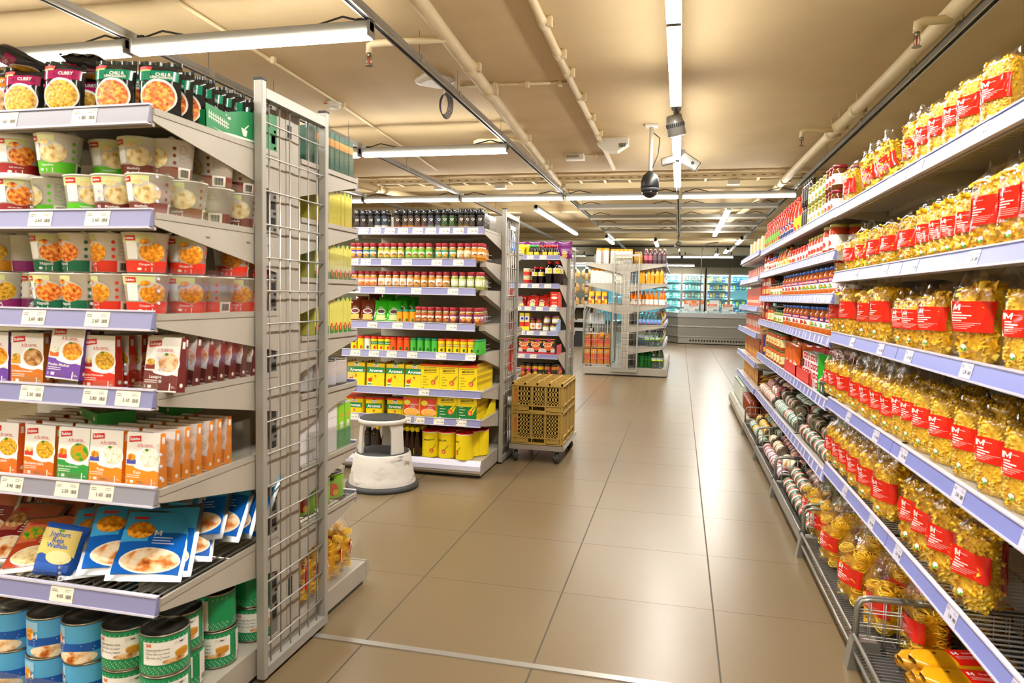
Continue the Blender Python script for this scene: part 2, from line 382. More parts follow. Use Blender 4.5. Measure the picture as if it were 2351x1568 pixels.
for y, where in ROWS:
    for i in range(5):
        if i == 4 and y < 9: continue
        if i == 3 and y < 9: continue
        lit = not (y < 2 and i == 2 and False)
        fixture('t', TRX[i]+.05, TRX[i+1]+.015, y-.04, y+.04, 'white tube light crossing %s, %s' % (where, ['leftmost of the row', 'second from the left', 'third from the left', 'fourth from the left', 'rightmost of the row'][i]), 'tube lights crossing the aisles')
for k, (a, b) in enumerate(((-2.5, -.98), (-.95, .57), (.6, 2.12), (2.15, 3.67), (3.7, 5.22), (5.85, 7.2), (7.3, 8.95))):
    fixture('t', TRX[4]-.036, TRX[4]+.036, a, b, 'glowing tube light along the centre track, %s from the camera' % nth(k), 'tube lights down the main aisle')
for j, y in enumerate((11.3, 12.75, 14.1, 15.35)):        # unlit rows beyond the cross aisle
    for i in (3, 4):
        fixture('t', TRX[i]+.03, TRX[i+1]-.03, y-.04, y+.04, 'unlit tube light beyond the cross aisle, %s row, %s of the centre track' % (nth(j), 'left' if i == 3 else 'right'), 'unlit tube lights at the far end', False, 2.6)
for k, (x, a, b, z) in enumerate(((-2.28, 11.1, 15.6, 2.58), (.68, 11.3, 16.0, 2.58), (-1.72, 16.6, 18.3, 2.58), (1.33, 17.0, 18.4, 2.58), (-.62, 17.3, 18.9, 2.56), (1.25, 20.6, 22.0, 2.58), (-3.4, 13.2, 14.6, 2.58), (-.15, 17.4, 18.5, 2.5), (1.0, 21.0, 22.3, 2.5))):
    if k == 7: continue
    fixture('t', x-.05, x+.05, a, b, 'bright tube light in the far store, %s' % ('long and slanting left of the centre track', 'long and slanting right of the centre track', 'short, behind the long left one', 'short, behind the long right one', 'small, above the drinks gondola', 'small, right above the freezers', 'far left', '', 'smallest, above the freezer island')[k], 'tube lights in the far store', True, z)
for k, (a, b, y, z) in enumerate(((.05, 1.55, 22.8, 2.5), (-.9, -.02, 22.8, 2.5), (-.6, .45, 25.0, 2.33), (-4.5, -3.0, 22.8, 2.5), (2.2, 3.7, 22.8, 2.5))):
    fixture('t', a, b, y-.05, y+.05, 'tube light lying across in front of the fridge wall, %s' % ('right of centre', 'behind the drinks gondola', 'lowest of them', 'far left', 'far right')[k], 'tube lights by the fridges', True, z)
def spot(x, y, z, tilt, label):
    t = thing('track_spotlight', (x, y, z), label, 'spotlight', 'spotlights on the centre track')
    h = MB(); h.box(x-.035, x+.035, y-.06, y+.06, ZT-.03, ZT, 'lamp_body'); h.tube([(x, y, ZT-.03), (x, y, z+.03)], .008, 'lamp_body')
    part('mount', h, t)
    R = Matrix.Translation((x, y, z)) @ Matrix.Rotation(tilt, 4, 'Y') @ Matrix.Rotation(.25, 4, 'X')
    b = MB(); b.T = R
    b.lathe([(.03, .09), (.055, .085), (.064, .03), (.066, -.06), (.06, -.065)], 28, 'lamp_body'); part('lamp_head', b, t)
    b = MB(); b.T = R
    for i in range(26): a = 2*PI*i/26; b.box(.063*math.cos(a)-.005, .063*math.cos(a)+.005, .063*math.sin(a)-.005, .063*math.sin(a)+.005, 0, .028, 'black')
    part('cooling_ring', b, t)
    b = MB(); b.T = R; b.lathe([(.056, -.064), (.05, -.067)], 24, 'glow'); part('lens', b, t)
spot(-.075, 5.5, 2.5, -.2, 'grey cylindrical track spotlight with black fins between the aisle tubes')
spot(-.09, 16.9, 2.45, .4, 'far grey track spotlight hanging above the drinks gondola')
t = thing('projector_spotlight', (-.075, 7.25, 2.6), 'boxy silver twin spotlight turned to the right on centre track', 'spotlight')
b = MB(); b.T = Matrix.Translation((.05, 7.24, 2.56)) @ Matrix.Rotation(.6, 4, 'Y'); b.box(-.1, .1, -.05, .05, -.05, .05, 'lamp_body', .01); b.lathe([(.016, -.052), (.016, -.05)], 14, 'black', (.03, 0, .0), ax='y'); part('lamp_head', b, t)
b = MB(); b.T = Matrix.Translation((-.16, 7.24, 2.58)) @ Matrix.Rotation(-.25, 4, 'Y'); b.box(-.07, .07, -.04, .04, -.035, .035, 'lamp_body', .01); part('driver_box', b, t)
b = MB(); b.box(-.11, .0, 7.22, 7.27, 2.6, 2.68, 'lamp_body'); part('mount', b, t)
# drop pole of the centre track and T foot where the rows cross
# dome camera
t = thing('dome_camera', (-.32, 7.0, 2.3), 'black dome security camera hanging from the ceiling on a white pole', 'security camera')
b = MB(); b.lathe([(.022, 2.44), (.03, 2.43), (.07, 2.395), (.086, 2.34), (.09, 2.29), (.086, 2.275)], 28, 'black', (-.32, 7, 0)); part('housing', b, t)
b = MB(); b.lathe([(.086, 2.277), (.086, 2.262), (.08, 2.245)], 28, 'rubber', (-.32, 7, 0)); part('ring', b, t)
b = MB(); b.lathe([(.078, 2.25), (.066, 2.215), (.04, 2.19), (.012, 2.182)], 24, '#1a1a1cg', (-.32, 7, 0)); part('dome', b, t)
b = MB(); b.tube([(-.32, 7, 2.43), (-.32, 7, 2.86)], .02, 'plastic_white', 12); b.box(-.38, -.26, 6.95, 7.05, 2.855, HC, 'plastic_white', .004); part('pole', b, t)
b = MB(); b.tube([(-.30, 7, 2.8), (-.24, 7, 2.75), (-.25, 7, 2.6), (-.30, 7, 2.47)], .005, 'rubber'); part('cable', b, t)
# smoke detector, access point with a coil of cable, emergency light, motion sensor
t = thing('smoke_detector', (-3.0, 5.75, HC), 'round white smoke detector under the left of the ceiling', 'smoke detector')
b = MB(); b.lathe([(.045, HC-.06), (.055, HC-.045), (.06, HC-.03)], 28, 'plastic_white', (-3, 5.75, 0)); part('sensor_head', b, t)
b = MB(); b.lathe([(.062, HC-.03), (.066, HC-.015), (.06, HC)], 28, 'plastic_white', (-3, 5.75, 0)); b.box(-3.07, -3.04, 5.69, 5.7, HC-.03, HC-.02, '#b3261e'); part('socket', b, t)
t = thing('wireless_access_point', (-1.9, 5.27, HC), 'rounded square white wireless access point on the ceiling beside the track', 'access point')
b = MB(); b.lathe([(.10, HC-.045), (.135, HC-.035), (.15, HC-.015), (.14, HC)], 4*8, 'plastic_white', (-1.9, 5.27, 0), lump=lambda a, z: 1+.1*math.cos(4*a)); part('cover', b, t)
b = MB(); b.lathe([(.006, HC-.048), (.006, HC-.044)], 10, '#7a8cff', (-1.88, 5.24, 0)); part('status_light', b, t)
m = MB()
for k in range(5):
    r0 = .075+.006*k
    m.tube([(-1.80+math.sin(a)*.035*(1+.1*k)+.01*k*.3, 5.2+.008*k, HC-.22+math.cos(a)*r0) for a in [2*PI*i/24 for i in range(24)]], .004, '#55586a', 6, closed=True)
m.tube([(-1.8, 5.2, HC), (-1.8, 5.2, HC-.14)], .006, 'plastic_white', 6)
tag(part('cable_coil', m, None), 'coil of grey cable hanging under the access point', 'cable')
t = thing('emergency_light', (-1.25, 8.3, HC), 'small white emergency light box on the ceiling with a clear lens', 'emergency light')
b = MB(); b.box(-1.36, -1.14, 8.24, 8.36, HC-.07, HC, 'plastic_white', .008); part('housing', b, t)
b = MB(); b.box(-1.34, -1.2, 8.232, 8.242, HC-.05, HC-.02, 'chrome'); part('lens', b, t)
t = thing('ceiling_speaker', (-.72, 7.6, HC), 'white wedge shaped speaker with slotted grille under the ceiling', 'speaker')
b = MB(); b.prism([(-.90, HC), (-.58, HC), (-.58, HC-.07), (-.69, HC-.14), (-.79, HC-.14), (-.90, HC-.06)], 'y', 7.5, 7.64, 'plastic_white'); part('housing', b, t)
b = MB()
for k in range(6): b.box(-.672+k*.012, -.666+k*.012, 7.494, 7.5, HC-.10, HC-.06, 'rubber')
part('grille', b, t)
# sprinkler pipes, conduits
def pipe(pts, r, label, joints=(), name='sprinkler_pipe', cat='pipe'):
    t = thing(name, pts[0], label, cat); part('tube', MB().tube(pts, r, 'pipe_paint', 16), t)
    V = [Vector(p) for p in pts]; seg = [(V[i+1]-V[i]).length for i in range(len(V)-1)]
    for q in joints:
        s_ = q*sum(seg); i = 0
        while s_ > seg[i] and i < len(seg)-1: s_ -= seg[i]; i += 1
        d = (V[i+1]-V[i]).normalized(); c = V[i]+d*s_
        m = MB(); m.tube([c-d*.045, c+d*.045], r*1.22, 'pipe_paint', 16); m.box(c.x+r*1.1, c.x+r*1.1+.03, c.y-.02, c.y+.02, c.z-.03, c.z+.03, 'pipe_paint', .004); m.tube([(c.x, c.y, c.z), (c.x, c.y, HC-.001)], .006, 'pipe_paint', 6); part('clamp', m, t)
    return t
def sprinkler(x, y, z, arm, label):
    t = thing('fire_sprinkler', (x, y, z), label, 'sprinkler', 'sprinkler heads'); d = 1 if arm > 0 else -1
    part('arm', MB().tube([(x+arm, y, z+.1), (x+.03*d, y, z+.1), (x, y, z+.09), (x, y, z+.045)], .022, 'pipe_paint', 12), t)
    b = MB(); b.lathe([(.013, z+.045), (.013, z+.02)], 10, 'can_metal', (x, y, 0)); b.tube([(x-.012, y, z+.03), (x-.016, y, z), (x-.008, y, z-.03)], .003, 'can_metal', 5); b.tube([(x+.012, y, z+.03), (x+.016, y, z), (x+.008, y, z-.03)], .003, 'can_metal', 5); b.lathe([(.024, z-.034), (.024, z-.03)], 12, 'can_metal', (x, y, 0)); part('nozzle', b, t)
    b = MB(); b.tube([(x, y, z+.02), (x, y, z-.025)], .004, '#b3261e', 6); part('bulb', b, t)
pipe([(-1.31, 1.0, 2.79), (-1.42, 3.7, 2.79), (-1.70, 9.6, 2.79), (-1.78, 12.5, 2.79)], .045, 'thick cream sprinkler pipe running down the store beside the left track', (.2, .33, .38, .52, .63, .66, .78))
pipe([(1.36, 1.0, 2.74), (1.33, 5.0, 2.74), (1.22, 10.4, 2.74), (.80, 15.3, 2.74)], .045, 'thick cream sprinkler pipe above the right wall shelving', (.36, .4, .42, .6))
pipe([(-.82, 1.0, 2.85), (-.86, 5, 2.85), (-.87, 9.1, 2.85)], .026, 'thin cream conduit running down the middle of the ceiling', (.4, .47, .52, .6, .68, .76, .83), 'conduit', 'conduit')
pipe([(-2.75, 1.0, 2.865), (-2.95, 5.6, 2.865), (-3.2, 9.0, 2.865)], .012, 'thin cream conduit carrying the smoke detector', (.3, .45, .6), 'conduit', 'conduit')
pipe([(-5.2, 3.3, 2.8), (-4.1, 4.9, 2.8)], .04, 'cream pipe crossing the ceiling at the far left', (.5,))
pipe([(-4.6, 8.9, 2.75), (-3.95, 11.7, 2.75)], .05, 'cream pipe slanting above the spice gondola', (.3,))
pipe([(-1.75, 5.45, 2.868), (-.9, 5.5, 2.868)], .010, 'thin conduit joining the access point and the middle conduit', (.3, .6, .9), 'conduit', 'conduit')
pipe([(-1.16, 8.3, 2.868), (-.9, 8.3, 2.868)], .008, 'short thin conduit joining the emergency light', (.5,), 'conduit', 'conduit')
sprinkler(-1.93, 4.15, 2.66, .5, 'sprinkler head near the access point, beside the left track')
sprinkler(-2.05, 6.9, 2.66, .48, 'sprinkler head between the left track and the crossing tube light')
sprinkler(1.17, 4.2, 2.6, .16, 'sprinkler head high above the pasta shelves, nearest')
sprinkler(1.0, 6.75, 2.62, .28, 'sprinkler head above the jar shelves, farther away')
sprinkler(-4.55, 4.2, 2.66, .2, 'sprinkler head at the far left above the noodle bags')
sprinkler(-1.9, 10.3, 2.62, .2, 'sprinkler head just behind the cable tray')
# cable tray across the ceiling
t = thing('cable_tray', (-2, 9.7, 2.8), 'long perforated cream cable tray crossing the whole ceiling', 'cable tray')
m = MB(); m.box(-8.5, 4.5, 9.6, 9.61, 2.79, 2.85, 'pipe_paint')
for k in range(70): m.box(-6+k*.12, -5.95+k*.12, 9.597, 9.6, 2.815, 2.825, '#7a5a36')
part('side_rail', m, t)
m = MB(); m.box(-8.5, 4.5, 9.85, 9.86, 2.79, 2.85, 'pipe_paint'); part('side_rail', m, t)
m = MB()
for k in range(34): m.box(-7+k*.33, -6.97+k*.33, 9.61, 9.85, 2.785, 2.80, 'pipe_paint')
part('rung', m, t, stuff=True)
m = MB()
for k, y in enumerate((9.66, 9.7, 9.76, 9.8)): m.tube([(-8+i*.5, y+rnd.uniform(-.01, .01), 2.81+rnd.uniform(0, .012)) for i in range(25)], .009, ['rubber', '#55524a', 'pipe_paint', 'black'][k], 6)
part('cable_bundle', m, t, stuff=True)
for k, (x, w_) in enumerate(((-2.4, 1.25), (-.35, 1.4))):
    t = thing('air_grille', (x, 10.2, HC), 'long grey ventilation grille in the ceiling, %s of the dome camera' % ('left', 'behind and right')[k], 'vent', 'ceiling grilles')
    m = MB(); m.box(x, x+w_, 10.02, 10.4, HC+.035, HC+.05, 'basket_metal'); part('mesh', m, t)
    m = MB()
    for a in ((x-.04, x, 9.98, 10.44), (x+w_, x+w_+.04, 9.98, 10.44), (x, x+w_, 9.98, 10.02), (x, x+w_, 10.4, 10.44)): m.box(*a, HC+.02, HC+.07, 'pipe_paint')
    part('frame', m, t)
for k, (x, y) in enumerate(((-3.5, 9.75), (-2.6, 9.75), (.55, 9.75))):
    m = MB(); m.box(x, x+.16, y-.06, y+.06, 2.72, 2.78, 'plastic_white', .008); o = part('junction_box', m, None)
    tag(o, 'white junction box under the cable tray, %s' % ('leftmost', 'second from left', 'right of the centre track')[k], 'junction box', 'junction boxes under the tray')
pipe([(-4.5, 17.9, 2.68), (3.2, 18.1, 2.68)], .03, 'thin cream pipe crossing the ceiling in front of the far beam', ())
# ================================================================ shelving
def TR(x, y, rz): return Matrix.Translation((x, y, 0)) @ Matrix.Rotation(rz, 4, 'Z')
def railS(T, D, z): return lambda u, v, o: tuple(T @ Vector((u, -D-.017+.010*v-o, z-.033+.042*v)))
def tagmesh(T, D, z, u, price, w=.072, arrow=False, col='tag'):
    S = railS(T, D, z); m = MB()
    m.rect(S, u-w/2, .06, u+w/2, .94, col, .001)
    if price:
        s2 = lambda a, b, o: S(a, .5+b/.042, o)
        m.text(s2, price, u-.004, -.004, .02, 'ink', .0016, .012)
        m.bars(s2, u+.014, u+.031, -.009, .0, 'ink', .0016, 6)
        m.lines(s2, u-.032, u-.01, .011, .004, 2, 'ink', .0011, .0016, seed=int(u*997) % 99)
        m.lines(s2, u+.01, u+.032, .012, .004, 2, 'ink', .0008, .0016, seed=int(u*97) % 99)
        if arrow: m.poly(s2, [(u-.036, -.004), (u-.030, -.012), (u-.024, -.004), (u-.028, -.004), (u-.028, .012), (u-.032, .012), (u-.032, -.004)], '#3b4a8c', .0016)
    return m
def shelf(root, T, L, D, z, tags=(), style='board', rail='rail', brk=(.03, .115), bx=(0, 1), sub=True, prices=None, raildz=0, bracket_y=None):
    m = MB(); m.T = T
    if style == 'wire':
        for y in (-D+.01, -D*.5, -.05): m.tube([(0.01, y, z-.006), (L-.01, y, z-.006)], .004, 'wire_metal', 6)
        n = int(L/.026)
        for i in range(n): x = .012+i*.026; m.box(x-.0016, x+.0016, -D+.005, -.04, z-.002, z+.001, 'wire_metal')
    else:
        m.box(.003, L-.003, -D+.004, -.03, z-.012, z, 'shelf_metal'); m.box(.003, L-.003, -D, -D+.008, z-.04, z, 'shelf_metal')
        m.box(.02, L-.02, -D*.55-.03, -D*.55+.03, z-.035, z-.012, 'shelf_metal'); m.box(.02, L-.02, -D+.045, -D+.05, z-.03, z-.012, 'shelf_metal')
        if style == 'ribbed':
            for i in range(int(L/.022)): x = .02+i*.022; m.box(x, x+.009, -D+.008, -D+.045, z-.034, z-.012, 'shelf_metal')
    sh = part('shelf', m, root)
    for k in bx:
        m = MB(); m.T = T
        x = 0 if k == 0 else L-.004
        yb = -.03 if bracket_y is None else bracket_y
        m.prism([(-D, z), (-D, z-brk[0]), (-D+.015, z-brk[0]-.004), (yb, z-brk[1]), (yb, z)], 'x', x, x+.004, 'panel_metal')
        xo = -.004 if k == 0 else L
        m.box(min(xo, x)-.001, max(xo, x)+.002, -D+.002, yb, z-.012, z+.004, 'shelf_metal')
        part('bracket', m, sh)
    if rail:
        m = MB(); m.T = T
        m.prism([(-D, z+.010), (-D-.007, z+.009), (-D-.017, z-.033), (-D, z-.036)], 'x', .003, L-.003, rail)
        m.box(.003, L-.003, -D-.011, -D+.002, z+.009, z+.013, 'rail_edge'); m.box(.003, L-.003, -D-.020, -D-.004, z-.037, z-.032, 'rail_edge')
        part('price_rail', m, sh)
        for i, tg in enumerate(tags):
            u, pr = (tg if isinstance(tg, tuple) else (tg, None)); w = .072
            if isinstance(pr, str) and pr.startswith('|'): w = .03; pr = None
            part('price_tag', tagmesh(T, D, z, u, pr, w, arrow=bool(pr) and pr.startswith('v'), col='tag_cool' if rail == 'rail_blue' else 'tag') if not (pr and pr.startswith('v')) else tagmesh(T, D, z, u, pr[1:], w, True), sh)
    return sh
def base(root, T, L, D, h=.115, front='shelf_metal', lip=True):
    m = MB(); m.T = T
    m.prism([(0, .02), (-D+.02, .02), (-D, .04), (-D, h-.03), (-D+.025, h), (0, h)], 'x', .002, L-.002, 'shelf_metal')
    m.box(.01, L-.01, -D+.04, 0, .0, .02, 'black')
    b = part('base_plinth', m, root)
    m = MB(); m.T = T; m.prism([(-D-.003, h-.06), (-D-.003, h-.03), (-D+.022, h+.003), (-D+.03, h+.003), (-D+.03, h-.06)], 'x', 0, L, front); part('base_trim', m, b)
    return b
def spine(root, T, L, H, half=.02, twosided=True):
    m = MB(); m.T = T; y1 = half if twosided else half
    m.box(0, L, -half, y1, .1, H, 'panel_metal'); part('back_panel', m, root)
def mesh_panel(root, T, x, ya, yb, z0, z1, nv=6, label=None):
    """end panel of welded wires in a square tube frame, plane x = const in local coordinates"""
    m = MB(); m.T = T; t = .014
    m.box(x, x+.028, ya, ya+t*1.6, z0, z1, 'frame_metal', .002); m.box(x, x+.028, yb-t*1.6, yb, z0, z1, 'frame_metal', .002)
    m.box(x, x+.028, ya+t*1.6, yb-t*1.6, z1-.05, z1-.02, 'frame_metal'); m.box(x, x+.028, ya+t*1.6, yb-t*1.6, z0+.004, z0+.034, 'frame_metal')
    for y in (ya, yb-t*1.6): m.box(x-.001, x+.029, y-.001, y+t*1.6+.001, z1, z1+.006, 'rubber')
    f = part('end_panel_frame', m, root)
    m = MB(); m.T = T; n = nv
    for i in range(1, n+1): y = ya+(yb-ya)*i/(n+1); m.tube([(x+.014, y, z0+.02), (x+.014, y, z1-.03)], .0026, 'wire_metal', 6)
    k = 1; z = z0+.1
    while z < z1-.06: m.tube([(x+.0195, ya+.01, z), (x+.0195, yb-.01, z)], .0027, 'wire_metal', 6); z += .1005
    part('wire_grid', m, f)
    return f
def column(root, T, x, H, w=.14, notch=True):
    m = MB(); m.T = T
    m.box(x-.02, x-.003, -w/2, w/2, .1, H, 'panel_metal', .003)
    m.box(x-.003, x-.001, -.018, .018, .1, H, 'shelf_metal')
    for dy in (-.008, .008): m.box(x-.001, x+.0005, dy-.003, dy+.003, H-.09, H-.05, 'dark_slot'); m.box(x-.001, x+.0005, dy-.003, dy+.003, .2, .26, 'dark_slot')
    c = part('upright', m, root)
    if notch:
        m = MB(); m.T = T; m.box(x-.022, x-.006, -w/2-.035, -w/2, .1, H-.02, 'basket_metal')
        z = .16
        while z < H-.08: m.box(x-.006, x-.0045, -w/2-.027, -w/2-.006, z, z+.024, 'dark_slot'); m.box(x-.006, x-.0045, -w/2-.014, -w/2-.002, z+.034, z+.042, 'dark_slot'); z += .0505
        part('slotted_strip', m, c)
def clear_plate(root, T, x, y0, y1, z0, z1, name='clear_divider', slope=0):
    m = MB(); m.T = T
    m.prism([(y0, z0), (y1, z0), (y1, z1), (y0, z1-slope)], 'x', x-.001, x+.001, 'clear')
    for k in range(3): m.lathe([(.004, -.0015), (.004, .0015)], 8, 'rail_edge', (x, y0+.012, z0+(z1-slope-z0)*(.25+.25*k)), ax='x')
    return part(name, m, root)
# ---------------------------------------------------------------- gondola 1: noodles, nearest on the left
XE = -1.245; L1 = 1.0
G1 = thing('shelf_gondola', (XE-.5, 2.08, 0), 'large grey metal gondola nearest the camera on the left with wire mesh end panel', 'shelving')
GY = 2.08
TF1 = TR(XE-L1, GY, 0); TB1 = TR(XE, GY, PI)
spine(G1, TF1, L1, 1.80)
D1 = .605; D1b = .495
def g1x(px, z=1.4, y=None): return atY(px, 400, y or GY-D1-.015).x-(XE-L1)
Z1 = [1.648, 1.400, 1.152, .958, .714, .436]
tags1 = [[(15, '1.60'), (195, '1.80')], [(88, '2.60'), (220, '2.60')], [(67, '2.60'), (215, '2.60')], [(58, '5.50'), (206, '3.80'), (283, '3.10')], [(5, '3.90'), (135, '2.50'), (217, '1.60')], [(117, '4.05')]]
for i, z in enumerate(Z1):
    s = shelf(G1, TF1, L1, D1, z, [(g1x(p), t) for p, t in tags1[i]], 'wire' if i == 5 else 'board', 'rail_grey' if i in (0, 4) else 'rail', (.028, .125), bx=(1,), bracket_y=-.07)
Z1B = [1.655, 1.462, 1.262, 1.062, .862, .615, .412]
for i, z in enumerate(Z1B):
    shelf(G1, TB1, L1, D1b, z, [], 'wire' if i in (4, 6) else 'board', 'rail', (.028, .12), bx=(0,), bracket_y=-.07)
base(G1, TF1, L1, .62, .105); base(G1, TB1, L1, .625, .095)
column(G1, TF1, L1+.002, 1.80)
mesh_panel(G1, TF1, L1+.004, -.20, .205, .012, 1.838)
# ---------------------------------------------------------------- gondola 2: spices
G2 = thing('shelf_gondola', (XE-.5, 5.09, 0), 'grey metal gondola of spices and stock powder, middle of the left row', 'shelving')
GY2 = 5.09; TF2 = TR(XE-L1, GY2, 0); TB2 = TR(XE, GY2, PI); D2 = .665
spine(G2, TF2, L1, 1.80)
Z2 = [1.645, 1.438, 1.250, 1.016, .822, .575, .384]
def g2x(px): return atY(px, 700, GY2-D2).x-(XE-L1)
pr = lambda xs, ps: [(g2x(800+x/4.7525), p) for x, p in zip(xs, ps)]
tags2 = [pr([170, 300, 452, 595, 755, 895, 1045, 1195, 1350], ['3.10', '4.90', '3.50', '3.50', '3.50', '3.50', '4.90', '3.50', '3.50']),
         pr([60, 195, 415, 640, 965, 1200], ['1.30', '1.30', '1.15', '1.30', '1.30', '2.15']), pr([85, 350, 745, 1145], ['1.30', '1.30', '1.30', '1.60']),
         pr([270, 545, 780, 1135], ['0.85', '2.60', '1.30', '1.30']),
         [(g2x(800+x/4.1275), p) for x, p in zip([75, 250, 420, 615, 890, 1170], ['2.80', '1.10', '1.95', '1.90', '1.95', '2.20'])],
         [(g2x(800+730/4.1275), '3.70')], [(g2x(800+x/4.1275), p) for x, p in zip([60, 560, 690, 875, 1090], ['3.05', '3.30', 'v2.30', '4.65', 'v14.70'])]]
for i, z in enumerate(Z2):
    L = L1 if i in (0, 5, 6) else L1-.05
    shelf(G2, TF2, L, D2, z, tags2[i], 'board', 'rail', (.03, .13), bx=(1,) if L == L1 else (), bracket_y=-.07)
    if L != L1:
        m = MB(); m.T = TF2; m.prism([(-D2+.06, z-.002), (-D2+.06, z-.035), (-.07, z-.15), (-.07, z-.002)], 'x', L1-.045, L1-.002, 'panel_metal'); part('bracket', m, G2)
for i, z in enumerate((1.55, 1.2, .95, .62)): shelf(G2, TB2, L1, .5, z, [], 'board', 'rail', bx=(0,), bracket_y=-.07)
base(G2, TF2, L1, .68, .115, 'rail_edge'); base(G2, TB2, L1, .6, .1)
column(G2, TF2, L1+.002, 1.80, .14)
mesh_panel(G2, TF2, L1+.004, -.22, .21, .012, 1.825, 6)
# ---------------------------------------------------------------- gondola 3: soy sauce
G3 = thing('shelf_gondola', (XE-.5, 8.09, 0), 'grey metal gondola with soy sauce and curry jars behind the crates', 'shelving')
GY3 = 8.09; TF3 = TR(XE-L1, GY3, 0); TB3 = TR(XE, GY3, PI); D3 = .70
spine(G3, TF3, L1, 1.78)
Z3 = [1.640, 1.338, 1.095, .835, .585, .33]
def g3x(px): return atY(px, 700, GY3-D3).x-(XE-L1)
tags3 = [[(1192, '2.40'), (1216, '3.60'), (1245, '3.90')], [(1203, '2.2'), (1229, '4.20'), (1257, '4.60')], [(1190, '1.5'), (1213, '2.30'), (1239, '2.60'), (1270, '2.50')], [(1199, '2'), (1219, '4.30'), (1249, '3.60')], [(1200, '3.90'), (1227, '3.50')], [(1198, '2.8')]]
for i, z in enumerate(Z3): shelf(G3, TF3, L1, D3, z, [(g3x(p), t) for p, t in tags3[i]], 'board', 'rail', (.03, .25), bx=(1,), bracket_y=-.07)
for i, z in enumerate((1.45, 1.1, .8, .5)): shelf(G3, TB3, L1, .52, z, [], 'board', 'rail', (.03, .2), bx=(0,), bracket_y=-.07)
base(G3, TF3, L1, .7, .115); base(G3, TB3, L1, .6, .1)
column(G3, TF3, L1+.002, 1.78); mesh_panel(G3, TF3, L1+.004, -.20, .22, .012, 1.80, 4)
# ---------------------------------------------------------------- gondola 4: drinks, its end facing the camera
X4 = -.81; Y4 = 11.0; L4 = 3.2
G4 = thing('shelf_gondola', (X4, Y4+L4/2, 0), 'grey drinks gondola in the middle of the far aisle with mesh end facing the camera', 'shelving')
TR4 = TR(X4, Y4, PI/2); TL4 = TR(X4, Y4+L4, -PI/2)
spine(G4, TR4, L4, 1.78)
for i, z in enumerate((1.738, 1.434, 1.108, .802, .468)):
    shelf(G4, TR4, L4, .585, z, [(.15+.3*k, '1.2') for k in range(8)], 'board', 'rail', (.03, .13), bx=(0,), bracket_y=-.05)
for i, z in enumerate((1.738, 1.434, 1.108)): shelf(G4, TL4, L4, .625, z, [], 'board', 'rail', (.03, .16), bx=(1,), bracket_y=-.05)
base(G4, TR4, L4, .65, .13); base(G4, TR(X4, Y4+.10, -PI/2), .10, .65, .13)
m = MB(); m.box(X4-.06, X4+.06, Y4-.008, Y4+.03, .1, 1.80, 'panel_metal', .003); m.box(X4-.02, X4+.02, Y4-.01, Y4-.008, .1, 1.80, 'shelf_metal'); part('upright', m, G4)
T = Matrix.Translation((X4, Y4-.03, 0)) @ Matrix.Rotation(-PI/2, 4, 'Z')
mesh_panel(G4, T, 0, -.20, .20, .07, 1.90, 6)
